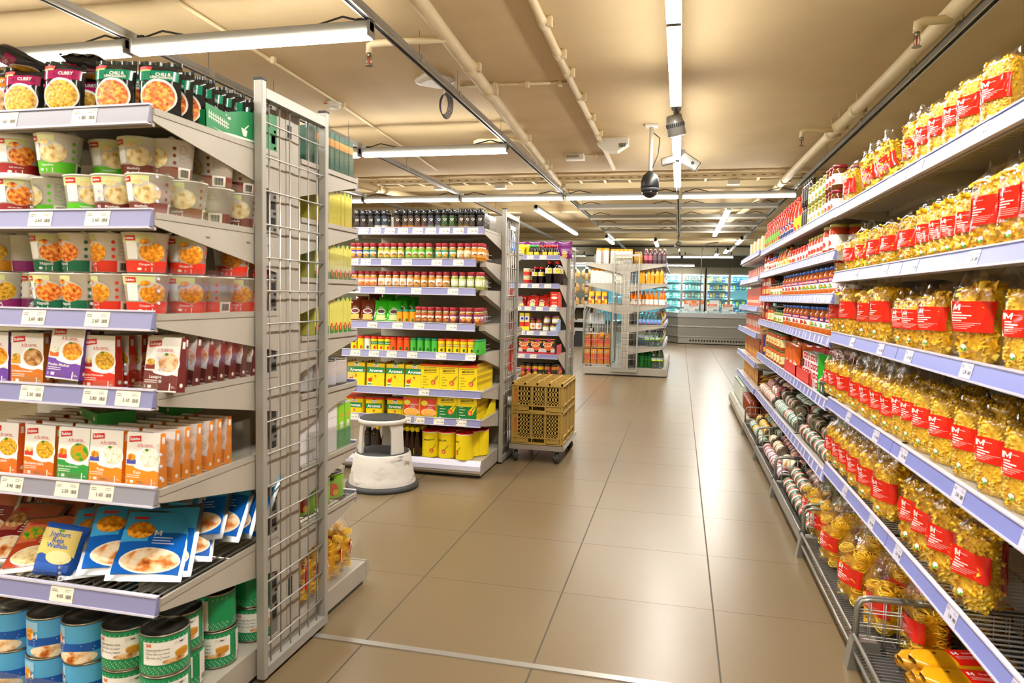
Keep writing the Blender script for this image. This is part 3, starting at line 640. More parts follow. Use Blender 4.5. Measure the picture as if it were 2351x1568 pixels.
# ---------------------------------------------------------------- wall shelving on the right
XS = 1.22; XF = .70; DW = XS-XF
BAY = [(.42, 1.46), (1.46, 2.50), (2.50, 3.54), (3.54, 4.58), (4.58, 5.62), (5.62, 6.66)]
ZP = [1.642, 1.343, 1.068, .762, .452]; ZJ = [1.645, 1.448, 1.245, 1.042, .742, .402]
WB = []
where = ['nearest, cut by the right edge', 'holding pasta, second from the camera', 'holding pasta, ending at the jars', 'of jars, first beyond the pasta', 'of jars and tomato boxes, middle', 'of ketchup and jars, last before the biscuit boxes']
tpos = {0: [.2, .6], 1: [.12, .55, .9], 2: [.35, .75], 3: [.2, .45, .6, .9], 4: [.1, .3, .5, .7, .85], 5: [.1, .25, .4, .6, .8]}
for i, (y0, y1) in enumerate(BAY):
    L = y1-y0; T = TR(XS, y1, -PI/2)
    b = thing('wall_shelving_bay', (XS-.25, (y0+y1)/2, 0), 'grey wall shelving bay %s' % where[i], 'shelving', None); WB.append(b)
    m = MB(); m.T = T; m.box(0, L, -.02, 0, .05, 1.80, 'panel_metal'); part('back_panel', m, b)
    for x in (0.0, L-.02): m = MB(); m.T = T; m.box(x, x+.02, -.055, -.02, 0, 1.80, 'shelf_metal'); part('upright', m, b)
    for j, z in enumerate(ZP if i < 3 else ZJ):
        if i < 3:
            tg = [(L*(u+.07*((j*3+i) % 3-1)), '2.30' if i else '3.10') for u in tpos[i]]
        else:
            r = random.Random(i*10+j); tg = [(x, '|') for x in [L*(k+.5+r.uniform(-.2, .2))/9 for k in range(9)]]
        shelf(b, T, L, DW, z, tg, 'wire' if j == 4 and i < 3 else ('ribbed' if j == 0 else 'board'), 'rail_blue', (.035, .09), bx=(0, 1), bracket_y=-.05)
    # low wire tray with foot blocks and wire dividers
    m = MB(); m.T = T; Db = XS-.60
    m.tube([(0.02, -Db, .115), (L-.02, -Db, .115)], .006, 'basket_metal', 6); m.tube([(0.02, -Db, .062), (L-.02, -Db, .062)], .006, 'basket_metal', 6)
    for k in range(int(L/.02)): x = .02+.02*k; m.box(x-.0014, x+.0014, -Db, -.05, .064, .067, 'wire_metal')
    for k in range(5): m.box(.01, L-.01, -Db+.12*k+.02, -Db+.12*k+.024, .060, .064, 'wire_metal')
    if i >= 3: m.box(.02, L-.02, -Db-.006, -Db-.002, .066, .112, 'basket_metal')
    tr = part('wire_tray', m, b)
    m = MB(); m.T = T; m.box(.03, L-.03, -Db+.05, -.02, 0, .055, 'rubber'); part('kick_board', m, b)
    m = MB(); m.T = T; m.prism([(-Db-.02, 0), (-Db+.10, 0), (-Db+.07, .10), (-Db-.005, .10)], 'x', -.02, .035, 'basket_metal'); part('foot', m, b)
    for xk in (.012, L-.012):
        m = MB(); m.T = T; zt = .235 if i < 3 else .25
        pts = [(xk, -Db+.01, .06), (xk, -Db+.01, zt-.03), (xk, -Db+.02, zt-.008), (xk, -Db+.045, zt), (xk, -.08, zt+.0)]
        m.tube(pts, .0065, 'basket_metal', 8)
        for k in range(12): y = -Db+.05+k*.045; m.tube([(xk, y, .062), (xk, y, zt)], .0022, 'wire_metal', 5)
        for k in range(3): z = .1+.045*k; m.tube([(xk, -Db+.01, z), (xk, -.08, z)], .0022, 'wire_metal', 5)
        part('wire_divider', m, b)
# far section: biscuit boxes, shallower shelves
FB = []
ZF = [1.660, 1.425, 1.150, .910, .640, .402]
for i, (y0, y1) in enumerate(((6.70, 7.68), (7.70, 8.66))):
    L = y1-y0; T = TR(XS, y1, -PI/2)
    b = thing('wall_shelving_bay', (XS-.25, (y0+y1)/2, 0), 'grey wall shelving bay with biscuit boxes, %s' % ('last before the aisle end' if i else 'second from the aisle end'), 'shelving'); FB.append(b)
    m = MB(); m.T = T; m.box(0, L, -.02, 0, .05, 1.80, 'panel_metal'); part('back_panel', m, b)
    for j, z in enumerate(ZF):
        shelf(b, T, L, DW+.01, z, [(L*(k+.5)/8, '|') for k in range(8)], 'board', 'rail_blue', (.035, .09), bx=(0, 1), bracket_y=-.03)
        m = MB(); m.T = T; m.prism([(-DW-.01, z-.04), (-DW-.01, z-.055), (-DW+.25, z-.075), (-DW+.25, z-.04)], 'x', .01, L-.01, 'basket_metal'); part('shelf_support', m, b)
    base(b, T, L, XS-.60, .13)
    if i:
        m = MB(); m.T = T; m.box(0, .02, -.055, -.02, 0, 1.82, 'shelf_metal'); part('upright', m, b)
# ================================================================ goods: one prototype of each kind
def se(t, w, d, p=.5):
    c, s = math.cos(t), math.sin(t)
    return w*math.copysign(abs(c)**p, c), d*math.copysign(abs(s)**p, s)
def card(name, cat, w, d, h, front, ops=None, side=None, sops=None, top=None, lean=(0, 0), bev=.0008, parts=()):
    """folding carton standing on z = 0, front facing -y; lean = how far the front / back tips in at the top"""
    m = MB(); y0, y1 = -d/2, d/2
    prof = [(y0, 0), (y1, 0), (y1-lean[1], h), (y0+lean[0], h)]
    n = 4; vs = [(-w/2, p[0], p[1]) for p in prof]+[(w/2, p[0], p[1]) for p in prof]
    s = side or front
    m.add(vs, [(3, 2, 1, 0), (4, 5, 6, 7), (0, 1, 5, 4), (1, 2, 6, 5), (2, 3, 7, 6), (3, 0, 4, 7)], [s, s, s, s, top or s, front])
    S = lambda u, v, o: (u, y0+lean[0]*v/h-o, v)
    SR = lambda u, v, o: (w/2+o, u, v); SL = lambda u, v, o: (-w/2-o, -u, v)
    if ops: ops(m, S)
    if sops: sops(m, SR); sops(m, SL)
    return Proto(name, cat, m, parts)
# ---- pasta
def piece(kind, r):
    vs, fs = [], []
    def strip(P, wd, n):
        b = len(vs)
        for i, (p, side) in enumerate(P): vs.append(p+side*wd); vs.append(p-side*wd)
        for i in range(len(P)-1): fs.append((b+2*i, b+2*i+1, b+2*i+3, b+2*i+2))
    V = Vector
    if kind == 'penne':
        a = .0042; L = .017
        for z, o in ((-L, .003), (L, .003)):
            for k in range(7): t = 2*PI*k/7; vs.append(V((a*math.cos(t), a*math.sin(t), z+o*math.cos(t))))
        fs += [(k, (k+1) % 7, 7+(k+1) % 7, 7+k) for k in range(7)]
    elif kind == 'fusilli':
        for ph in (0, PI): strip([(V((0, 0, -.018+.036*i/9))+V((math.cos(ph+i*.95), math.sin(ph+i*.95), 0))*.003, V((math.cos(ph+i*.95), math.sin(ph+i*.95), 0))) for i in range(10)], .003, 10)
    elif kind == 'horn':
        for i in range(6):
            t = i/5*2.4; c = V((.011*math.cos(t), .011*math.sin(t), 0)); n = V((math.cos(t), math.sin(t), 0))
            for k in range(6): q = 2*PI*k/6; vs.append(c+n*.0042*math.cos(q)+V((0, 0, .0042*math.sin(q))))
        fs += [(i*6+k, i*6+(k+1) % 6, i*6+6+(k+1) % 6, i*6+6+k) for i in range(5) for k in range(6)]
    elif kind == 'ribbon':
        strip([(V((.003*math.sin(i*1.7), .004*math.cos(i*1.3), -.02+.04*i/7)), V((math.cos(i*.35), math.sin(i*.35), 0))) for i in range(8)], .0048, 8)
    elif kind == 'shell':
        for i in range(5):
            for k in range(5): a = -1.1+2.2*k/4; b_ = -1+2*i/4; vs.append(V((.009*math.sin(a), .011*b_, .009*math.cos(a)*(1-.5*b_*b_)-.004)))
        fs += [(i*5+k, i*5+k+1, i*5+k+6, i*5+k+5) for i in range(4) for k in range(4)]
    elif kind == 'star':
        for k in range(6): t = 2*PI*k/6; vs.append(V((.005*math.cos(t), .005*math.sin(t), .0015))); vs.append(V((.005*math.cos(t), .005*math.sin(t), -.0015)))
        fs += [(2*k, 2*k+1, (2*k+3) % 12, (2*k+2) % 12) for k in range(6)]+[tuple(range(0, 12, 2))]
    return vs, fs
def nest(m, c, R, w, loops, r, mat='pasta'):
    for i in range(loops):
        rr = R*r.uniform(.45, 1.02); tilt = Matrix.Rotation(r.uniform(-.5, .5), 4, 'X') @ Matrix.Rotation(r.uniform(-.5, .5), 4, 'Y'); h0 = r.uniform(-.35, .35)*R; e = r.uniform(.75, 1.05)
        P = [c+tilt @ Vector((rr*math.cos(a), rr*e*math.sin(a), h0+.1*R*math.sin(3*a+i))) for a in [2*PI*k/13+i for k in range(12)]]
        m.tube(P, w, mat, 3, cap=False)
def bag_shape(w, d, h, hf, peak, sd):
    """film surface: filled body up to hf, then empty film gathering to height h"""
    r = random.Random(sd); ph = [r.uniform(0, 6) for _ in range(6)]
    def F(t, v, o=0):
        z = v*h; k = z/hf
        if k < 1:
            f = min(1, .72+1.6*k) if k < .18 else 1-.05*max(0, k-.8)/.2
            ww, dd, p = w*f, d*f*(1+.04*math.sin(5*k+ph[0])), .5
        else:
            q = (z-hf)/(h-hf); ww, dd, p = w*(.95-peak*q), d*(.95-.93*q**.8), .5+.4*q
            ww *= 1+.10*q*math.sin(7*t+ph[1]); dd += .006*q*math.sin(5*t+ph[2])
        x, y = se(t, ww+o, dd+o, p)
        c = .0022*(math.sin(4*t+9*v+ph[3])+math.sin(7*t-13*v+ph[4]))*(1 if k < 1 else 1.5)
        if k >= 1: z += .010*q*math.sin(3*t+ph[5])
        return (x+c*.4, y+c, z)
    return F
def pasta_bag(kind, w=.056, d=.034, h=.215, hf=.175, peak=.15, sd=1, lab=(.062, .135), name='pasta_bag', back=True, n=190):
    r = random.Random(sd); F = bag_shape(w, d, h, hf, peak, sd)
    film = MB(); nu, nv = 28, 14
    film.grid(lambda a, b: F(2*PI*a, b), nu, nv, 'film'); film.add([F(2*PI*i/nu, 0) for i in range(nu)], [tuple(range(nu))[::-1]], 'film')
    core = MB()
    hc = hf-.004
    core.grid(lambda a, b: F(2*PI*a, b*hc/h, -.0045 if kind == 'star' else -.0095), 20, 8, 'pasta_side')
    core.add([F(2*PI*i/20, hc/h, -.0055) for i in range(20)]+[(0, 0, hc+.006)], [(i, (i+1) % 20, 20) for i in range(20)], 'pasta_side')
    pc = MB()
    if kind in ('nest', 'fine'):
        core = MB(); core.grid(lambda a, b: F(2*PI*a, .02+b*(hc-.03)/h, -.016), 14, 6, 'pasta_dark')
        k = 0
        R = .026 if kind == 'nest' else .023
        z = R*.8
        while z < hf-.01:
            for x in (-w+R*1.12, w-R*1.12) if w > .045 else (0,):
                for y in (-d+R*.98, d-R*.98): nest(pc, Vector((x+r.uniform(-.004, .004), y, z+r.uniform(-.006, .006))), R, .0016 if kind == 'nest' else .0010, 13 if kind == 'nest' else 16, r)
            z += R*1.5
    else:
        vs, fs = piece(kind, r); ins = {'star': .0055, 'penne': .0095, 'fusilli': .0115, 'horn': .0115, 'ribbon': .014, 'shell': .0125}[kind]
        for i in range(n):
            if i < n*.16:
                x, y, z = r.uniform(-.75, .75)*w, r.uniform(-.75, .75)*d, hc+r.uniform(-.004, .005); A = Matrix.Rotation(r.uniform(0, 6.3), 4, 'Z') @ Matrix.Rotation(PI/2+r.gauss(0, .2), 4, 'X')
            else:
                t = -PI/2+r.choice((-1, 1))*abs(r.gauss(0, 1.15)); v = r.uniform(.05, hc/h-.01); x, y, z = F(t, v, -ins)
                x1, y1, _ = F(t+.05, v, -ins); tg = Vector((x1-x, y1-y, 0)).normalized(); nr = Vector((tg.y, -tg.x, 0)); q = r.uniform(0, PI)
                ax = (tg*math.cos(q)+Vector((0, 0, 1))*math.sin(q)+nr*r.gauss(0, .14)).normalized(); bx_ = ax.cross(nr).normalized(); cx = ax.cross(bx_)
                A = Matrix(((bx_.x, cx.x, ax.x, 0), (bx_.y, cx.y, ax.y, 0), (bx_.z, cx.z, ax.z, 0), (0, 0, 0, 1)))
                A = A @ Matrix.Rotation(r.uniform(0, 6.3), 4, 'Z')
            R = Matrix.Translation((x, y, z)) @ A
            pc.add([R @ p for p in vs], fs, 'pasta', kind != 'ribbon')
    lb = MB()
    def S(u, v, o):
        t = math.acos(max(-1, min(1, math.copysign(abs(u/w)**2, u)))); t = -t
        x, y, z = F(t, v/h, .0008+o); return (x, y, z)
    z0, z1 = lab; rd = '#dd2415g'; wh = '#f5eeeb'
    lb.grid(lambda a, b: F(-PI+.5+(2.25)*a, (z0+(z1-z0)*b)/h, .0012), 14, 4, rd)
    lb.rect(S, -w*.93, z0, -w*.82, z1, '#efe6cf', .0012, 2)
    lb.text(S, 'M', -w*.48, z1-.014, .018, wh, .0022, .015, h=.014)
    lb.rect(S, -w*.30, z1-.012, w*.1, z1-.0112, wh, .002, 2)
    for i in range(4): lb.rect(S, -w*.62, z1-.028-.006*i, -w*.62+w*(.35+.2*((i*5) % 3)), z1-.0255-.006*i, wh, .002, 3)
    lb.rect(S, -w*.62, z0+.020, w*.6, z0+.0205, wh, .002, 6)
    for i in range(3): lb.rect(S, -w*.62, z0+.0155-.0042*i, w*(.35-.15*i), z0+.0167-.0042*i, '#f4b9ae', .002, 5)
    if back: lb.grid(lambda a, b: F(.50+2.1*a, (.25*hf+(hf*.62)*b)/h, .0012), 10, 3, rd)
    st = MB(); st.ell(S, -w*.1, .034, .0085, .0085, '#f6f6ee', .0018, 14); st.ell(S, -w*.1, .034, .0085, .0085, '#58b432', .0024, 10, PI, 2*PI); st.ell(S, -w*.1, .034, .003, .0042, '#f6f6ee', .003, 8)
    return Proto(name, 'pasta', film, [('pasta_filling', core), ('pasta_pieces', pc), ('brand_label', lb, 'red printed label with a white letter'), ('round_seal', st, 'green and white round seal')])
PB = {
 'star': pasta_bag('star', .050, .034, .195, .18, .1, 1, (.078, .138), n=420),
 'horn': pasta_bag('horn', .054, .036, .235, .175, .2, 2, (.062, .125), n=230),
 'fus': pasta_bag('fusilli', .054, .034, .200, .175, .12, 3, (.070, .132), n=230),
 'penne': pasta_bag('penne', .054, .036, .215, .180, .12, 4, (.070, .132), n=230),
 'rib': pasta_bag('ribbon', .058, .042, .225, .18, .18, 5, (.070, .140), n=330),
 'shell': pasta_bag('shell', .058, .042, .200, .175, .1, 6, (.070, .140), n=170),
 'nest': pasta_bag('nest', .064, .050, .25, .175, .45, 7, (.065, .125)),
 'fine': pasta_bag('fine', .062, .050, .27, .175, .5, 8, (.065, .12)),
 'flat': pasta_bag('ribbon', .060, .046, .255, .175, .3, 9, (.062, .130), n=340)}
PN = {'star': 'small star pasta', 'horn': 'curved macaroni', 'fus': 'spiral pasta', 'penne': 'penne tubes', 'rib': 'curly ribbon pasta', 'shell': 'shell pasta', 'nest': 'tagliatelle nests', 'fine': 'fine noodle nests', 'flat': 'broad egg noodles'}
# spaghetti pack lying
def spaghetti_pack():
    m = MB()
    def F(t, a, o=0): x, y = se(t, .048+o, .017+o, .6); e = 1-(abs(a)**14)*.55; return (a*.14, x*e, .018+y*e)
    m.grid(lambda a, b: F(2*PI*a, -1+2*b), 20, 14, '#e0a010g')
    S = lambda u, v, o: F(PI/2+math.asin(max(-1, min(1, -v/.05)))*1.0, u/.14, .0006+o)
    lb = MB(); lb.grid(lambda a, b: F(.5+2.1*a, -.25+.62*b, .001), 10, 6, '#d81f14g')
    lb.grid(lambda a, b: F(.8+1.4*a, .40+.24*b, .001), 8, 3, '#f2e8d2')
    S2 = lambda u, v, o: (u, v, .0352+o)
    lb.text(S2, 'M', -.018, .010, .016, '#f6eeea', .0012, .03); lb.text(S2, 'Spaghetti', .02, .012, .034, '#f6eeea', .0012)
    for i in range(3): lb.rect(S2, -.026, -.008-.006*i, .03, -.006-.006*i, '#f2b0a8', .0012)
    lb.ell(S2, .068, 0, .016, .010, '#e6a31a', .0014); lb.ell(S2, -.075, .01, .006, .004, '#4a2e0a', .0012)
    es = []
    for s in (-1, 1): e = MB(); es.append(e); e.grid(lambda a, b: (s*(.138+.022*b), (a-.5)*.09*(1+.1*b), .018+.014*math.sin(a*21)*(1-.3*b)), 18, 3, 'film')
    return Proto('spaghetti_pack', 'pasta', m, [('brand_label', lb, 'red printed label'), ('film_end', es[0], 'clear crumpled film end'), ('film_end', es[1], 'clear crumpled film end')])
SPAG = spaghetti_pack()
# ---- instant meal cups
def cup(band, food, title, food2=None, lid=False, logo=True, dark=False):
    H = .112; R = lambda v: .0435+.0105*v/H
    m = MB(); m.lathe([(.040, 0), (.0435, .002), (.054, H), (.0565, H+.001), (.0565, H+.004), (.054, H+.004)], 36, ['#e9e4d6', '#e9e4d6', '#e9e4d6', '#e9e4d6', '#efece2'])
    S = cylS(R, .049); lb = MB(); P_ = PI*.049
    lb.grid(lambda a, b: S(-P_+2*P_*a, .003+.033*b, .0005), 40, 2, band)
    lb.grid(lambda a, b: S(-.075+.10*a, .086+.024*b, .0005), 16, 2, '#d7dd9a')
    lb.grid(lambda a, b: S(-.045+.03*a, .04+.05*b, .0006), 4, 2, '#f4f2ea')
    lb.ell(S, .018, .062, .034, .031, '#cfc8ba', .0009, 26); lb.ell(S, .020, .060, .031, .028, food, .0013, 26)
    lb.ell(S, .006, .088, .014, .010, '#c9c6c4', .0016, 16); lb.ell(S, .002, .090, .011, .008, food2 or food, .002, 14)
    if logo: lb.rect(S, -.047, .0925, -.018, .107, '#d2232ag', .0012, 6); lb.text(S, 'Subito', -.0325, .0998, .023, '#ffffff', .0020, .02)
    lb.text(S, title, .004, .0245, min(.034, .0056*len(title)), '#f6f2ea', .0012, .015)
    lb.ell(S, -.012, .012, .006, .004, '#f6f2ea', .0012, 10); lb.text(S, '5', .003, .011, .004, '#f6f2ea', .0012); lb.text(S, '1', .018, .011, .002, '#f6f2ea', .0012)
    for i in range(3): lb.ell(S, .067, .048+.021*i, .0045, .0055, band, .0012, 7)
    lb.lines(S, .078, .105, .098, .0042, 12, '#8c877c', .001, .0009, seed=3); lb.bars(S, .084, .108, .008, .030, '#3a3732', .0012, 9)
    lb.rect(S, .076, .003, .115, .036, '#e6e0d0', .0009, 6); lb.bars(S, .082, .106, .008, .030, '#3a3732', .0014, 9)
    parts = [('printed_sleeve', lb)]
    l = MB()
    if lid: l.lathe([(.0595, H-.006), (.061, H-.004), (.061, H+.008), (.056, H+.013), (.050, H+.0135)], 36, 'white'); parts.append(('lid', l, 'white plastic lid'))
    else: l.lathe([(.0565, H+.004), (.056, H+.0052)], 30, '#dcdad2m'); l.add([(.045, -.03, H+.006), (.062, -.02, H+.009), (.060, -.008, H+.004)], [(0, 1, 2)], '#dcdad2m'); parts.append(('foil_lid', l))
    return Proto('noodle_cup', 'cup', m, parts)
CUP = {'napoli': cup('#0f6b4a', 'f_red', 'Napoli'), 'cinque': cup('#e2321b', 'f_orange', 'Cinque Pi'), 'meat': cup('#7b3324', 'f_cream', 'Meatballs'), 'veg': cup('#59bf1c', 'f_cream', 'Vegetables'),
       'purple': cup('#93206e', 'f_noodle', 'Pasta'), 'chili': cup('#9c1c1f', 'f_red', 'Chili con carne', lid=True), 'gold': cup('#e0951d', 'f_noodle', 'Curry')}
# ---- noodle bags
def noodle_bag(band, food, title, small=''):
    w, h, d = .058, .150, .022
    def F(u, v, o=0):                       # u, v in -1..1 / 0..1 ; front
        e = (1-abs(u)**4)*(1-abs(2*v-1)**6); return (u*w*(1-.05*math.sin(PI*v)), -(d*e**.6)-o+.0015*math.sin(9*v+7*u), v*h)
    m = MB(); m.grid(lambda a, b: F(2*a-1, b), 12, 12, '#22211fg'); m.grid(lambda a, b: (lambda p: (p[0], -p[1], p[2]))(F(1-2*a, b)), 12, 12, '#1d1d1cg')
    for z in (0, 1): m.grid(lambda a, b: ((2*a-1)*w, .004*math.sin(a*25)*(1 if z else .4), h-.002+.012*b if z else .002-.004*b), 16, 1, '#26302ag')
    S = lambda u, v, o: F(max(-1, min(1, u/w)), v/h, .0008+o); lb = MB()
    lb.rect(S, -w*.9, .100, w*.92, .128, band+'g', .0004, 12); lb.ell(S, .002, .056, w*.86, .048, '#e9e4dc', .0008, 28); lb.ell(S, .002, .054, w*.78, .043, food, .0014, 28)
    lb.poly(S, [(-w*.95, .088), (-w*.95, .08), (-.012, .066), (-w*.5, .084)], band+'g', .002); lb.poly(S, [(-w*.8, .098), (-w*.7, .098), (-.012, .064)], band+'g', .0022)
    lb.text(S, title, .014, .117, .042, '#e9e6de', .0014, .02); 
    if small: lb.text(S, small, .010, .108, .060, '#e9e6de', .0014, .02)
    lb.rect(S, -w*.9, .129, -w*.3, .139, '#c8202a', .001, 3); lb.rect(S, -w*.9, .125, -w*.35, .129, '#8bc34a', .001, 3)
    return Proto('noodle_bag', 'noodles', m, [('printed_front', lb)])
NB = {'curry': noodle_bag('#9a1452', 'f_noodle', 'CURRY'), 'chili': noodle_bag('#0b7a58', 'f_red', 'CHILI &', 'LEMONGRASS'), 'orange': noodle_bag('#c77a10', 'f_brown', 'SATAY')}
# ---- ready meal sleeves
def sleeve(band, food, t1, food2='f_mix', box2='#d9372a'):
    def ops(m, S):
        w = .049
        m.poly(S, [(-w, .004), (w, .004), (w, .046), (.02, .052), (-.02, .058), (-w, .060)], band, .0004)
        m.ell(S, .016, .080, .036, .034, '#ffffff', .0006, 24); m.ell(S, .019, .084, .029, .027, food, .0012, 24); m.ell(S, .012, .058, .036, .010, '#ffffff', .0009, 20, PI, 2*PI)
        m.ell(S, .012, .107, .006, .004, '#3f8a22', .0016, 8)
        m.poly(S, [(-.042, .126), (-.006, .131), (-.007, .147), (-.042, .143)], '#cf2229g', .0008); m.text(S, 'Subito', -.0245, .137, .030, '#ffffff', .0014, .02, rot=.1)
        m.text(S, 'a la carte', .006, .121, .044, '#cf2229', .0008); m.rect(S, -.02, .1145, .035, .1152, '#cf2229', .0008)
        m.ell(S, -.033, .084, .012, .010, food2, .001, 12); m.rect(S, -.047, .064, -.02, .077, box2, .0008); m.text(S, '', 0, 0, .01, 'ink') if False else None
        m.text(S, t1, -.014, .041, min(.062, .0052*len(t1)), '#f8f4e8', .0009, .01)
        m.lines(S, -.045, -.006, .032, .0055, 2, '#f8f4e8', .0016, .0009, seed=2)
        m.text(S, '3', -.043, .014, .004, '#f8f4e8', .0009); m.rect(S, -.034, .010, -.024, .018, '#f8f4e8', .0009); m.rect(S, -.018, .008, .014, .020, '#ffffff' if False else band, .0009); m.lines(S, -.014, .01, .015, .004, 2, '#7a5a20', .0014, .0013); m.text(S, '1', .030, .014, .003, '#f8f4e8', .0009); m.lines(S, .034, .046, .016, .003, 2, '#f8f4e8', .001, .0009)
    def sops(m, S): m.ell(S, .0, .020, .006, .006, '#f8f0e0', .0006, 12); m.rect(S, -.006, .125, .004, .145, '#f2efe8', .0006)
    return card('ready_meal_box', 'ready meal', .098, .034, .156, '#f1eeea', ops, band, sops, '#e9e6e0', (.006, .010))
SL = {'rice': sleeve('#f08c16', 'f_rice', 'Reis', 'f_orange', '#4b4fae'), 'noodle': sleeve('#e8701a', 'f_noodle', 'Butternudeln', 'f_cream'), 'peas': sleeve('#2d9a3e', 'f_peas', 'Erbsen und Karotten', 'f_orange'),
      'madras': sleeve('#6c3fa0', 'f_orange', 'Poulet Madras', 'f_rice', '#e8641c'), 'kalb': sleeve('#cf7420', 'f_brown', 'Kalbsgeschnetzeltes', 'f_noodle', '#e09a1c'), 'hachis': sleeve('#d8331f', 'f_noodle', 'Hachis Parmentier', 'f_cream', '#a92020'),
      'lasagne': sleeve('#6d221c', 'f_pie', 'Lasagne', 'f_noodle', '#8d1b1e')}
# ---- retort pouches
def pouch(name, edge, sky, dark, food, food2, title, w=.075, h=.20, logo='M', cat='pouch'):
    d = .011
    def F(u, v, o=0):
        e = max(0, (1-abs(u)**5)*(1-abs(2*v-1)**8)); return (u*w, -(d*e**.7)-o-.0012*math.sin(6*v+5*u)*e, v*h)
    m = MB(); m.grid(lambda a, b: F(2*a-1, b), 14, 14, edge); m.grid(lambda a, b: (lambda p: (p[0], -p[1]+.001, p[2]))(F(1-2*a, b)), 10, 10, edge)
    S = lambda u, v, o: F(max(-1, min(1, u/w)), v/h, .0007+o); lb = MB()
    lb.grid(lambda a, b: S(-w*.9+1.8*w*a, .012+(h-.026)*b, 0), 12, 12, sky)
    lb.grid(lambda a, b: S(-w*.9+1.8*w*a, .012+.085*b, .0005), 12, 6, dark)
    k = h/.2
    lb.ell(S, .004, .046*k, w*.82, .034*k, '#f4ead8', .0011, 24); lb.ell(S, .004, .046*k, w*.76, .030*k, food, .0017, 24)
    lb.grid(lambda a, b: S(-.012+.078*a*w/.075, .088*k+.036*k*b, .001), 6, 3, dark)
    lb.ell(S, -w*.42, .128*k, w*.38, .024*k, food2, .0015, 18)
    if logo: lb.text(S, logo, .006, .122*k, .015, '#f4f6f8', .0018, .03)
    lb.lines(S, -.002, w*.8, .108*k, .008, 3, '#dfe8f2', .002, .0018, seed=4)
    lb.text(S, title, .025, .112*k, .05, '#f0f4f8', .002) if title else None
    lb.rect(S, -w*.7, .160*k, -w*.3, .168*k, '#d23a34', .001)
    return Proto(name, cat, m, [('printed_front', lb)])
PO = {'blue': pouch('sauce_pouch', '#b9bfc6m', '#45aee8g', '#1260bcg', 'f_pie', 'f_orange', ''), 'brown': pouch('sauce_pouch', '#a89f98m', '#b4664cg', '#7c1c1eg', 'f_pie', 'f_brown', ''), 'orange': pouch('sauce_pouch', '#a89f98m', '#d8744ag', '#b5421eg', 'f_cream', 'f_peas', '')}
def waffle_bag():
    w, h = .052, .125; m = MB()
    def F(u, v, o=0): e = max(0, (1-abs(u)**4)*(1-abs(2*v-1)**6)); return (u*w, -(.026*e**.5)-o, v*h)
    m.grid(lambda a, b: F(2*a-1, b), 12, 12, '#2459b8g'); m.grid(lambda a, b: (lambda p: (p[0], -p[1], p[2]))(F(1-2*a, b)), 8, 8, '#2459b8g')
    S = lambda u, v, o: F(max(-1, min(1, u/w)), v/h, .0008+o); lb = MB()
    lb.grid(lambda a, b: S(-.045+.09*a, .045+.007*math.sin(a*9)+.067*b*(1-.1*math.sin(a*9)), .0006), 12, 8, '#d9c56a')
    lb.ell(S, .012, .045, .03, .016, '#e8dca0', .0012, 14); lb.text(S, 'Joghurt', 0, .098, .05, '#2459b8', .0012, .02); lb.text(S, 'Reis', 0, .085, .028, '#2459b8', .0012, .02); lb.text(S, 'Waffeln', 0, .072, .05, '#2459b8', .0012, .02)
    lb.grid(lambda a, b: S(-.04+.08*a, .012+.018*b, .0008), 10, 3, '#2f62c4'); lb.ell(S, 0, .108, .008, .004, '#5a9a28', .0012, 8)
    return Proto('rice_waffle_bag', 'snack', m, [('printed_front', lb)])
WAF = waffle_bag()
# ---- tins
def tin(name, r, h, bg, ops, top='can_metal', cat='tin', ring=True):
    m = MB(); m.lathe([(r*.96, 0), (r, .001), (r, .004), (r*.985, .005), (r*.985, h-.005), (r, h-.004), (r, h-.001), (r*.96, h), (r*.93, h-.003), (r*.9, h-.003), (r*.62, h-.0035), (r*.6, h-.002), (r*.3, h-.002)], 36, ['can_metal']*8+['can_top']*4)
    lb = MB(); S = cylS(r*.985, r); P_ = PI*r
    lb.grid(lambda a, b: S(-P_+2*P_*a, .006+(h-.012)*b, .0006), 36, 1, bg); ops(lb, S)
    return Proto(name, cat, m, [('paper_label', lb)])
def ops_vent(m, S):
    P_ = PI*.05
    for i in range(58):
        u = -P_+2*P_*i/58
        for v0, v1 in ((.009, .030), (.098, .108)):
            k = int((v1-v0)/.005)
            for j in range(k):
                if (i+j) % 2: m.poly(S, [(u+j*.002, v0+j*.005), (u+.0012+j*.002, v0+j*.005), (u+.0034+j*.002, v0+.0045+j*.005), (u+.0022+j*.002, v0+.0045+j*.005)], '#d4e6d4', .0012)
    m.rect(S, -.055, .034, .050, .097, '#f2efe8', .0012, 14); m.text(S, 'M', -.040, .089, .010, '#e8641c', .002, .03)
    for i, t in enumerate(('FLEISCHFUELLUNG', 'POUR VOL AU VENT', 'PER VOL-AU-VENT')): m.text(S, t, -.022, .076-.011*i, .050, '#4a4640', .002, .01)
    m.lines(S, -.045, -.01, .070, .011, 3, '#8a857a', .001, .002)
    m.rect(S, .012, .083, .040, .093, '#e2ded4', .0018, 4); m.ell(S, .028, .088, .005, .002, '#3a3732', .0024, 10)
    m.ell(S, .030, .062, .017, .008, '#d8a63c', .0022, 14); m.ell(S, .030, .056, .016, .010, '#c98a2a', .0024, 14); m.ell(S, .012, .042, .024, .007, 'f_brown', .0026, 14)
    m.rect(S, .070, .006, .110, .10, '#e8e4da', .0014, 8); m.lines(S, .074, .106, .09, .005, 10, '#8a857a', .0012, .002); m.bars(S, .076, .1, .012, .03, '#3a3732', .002, 8)
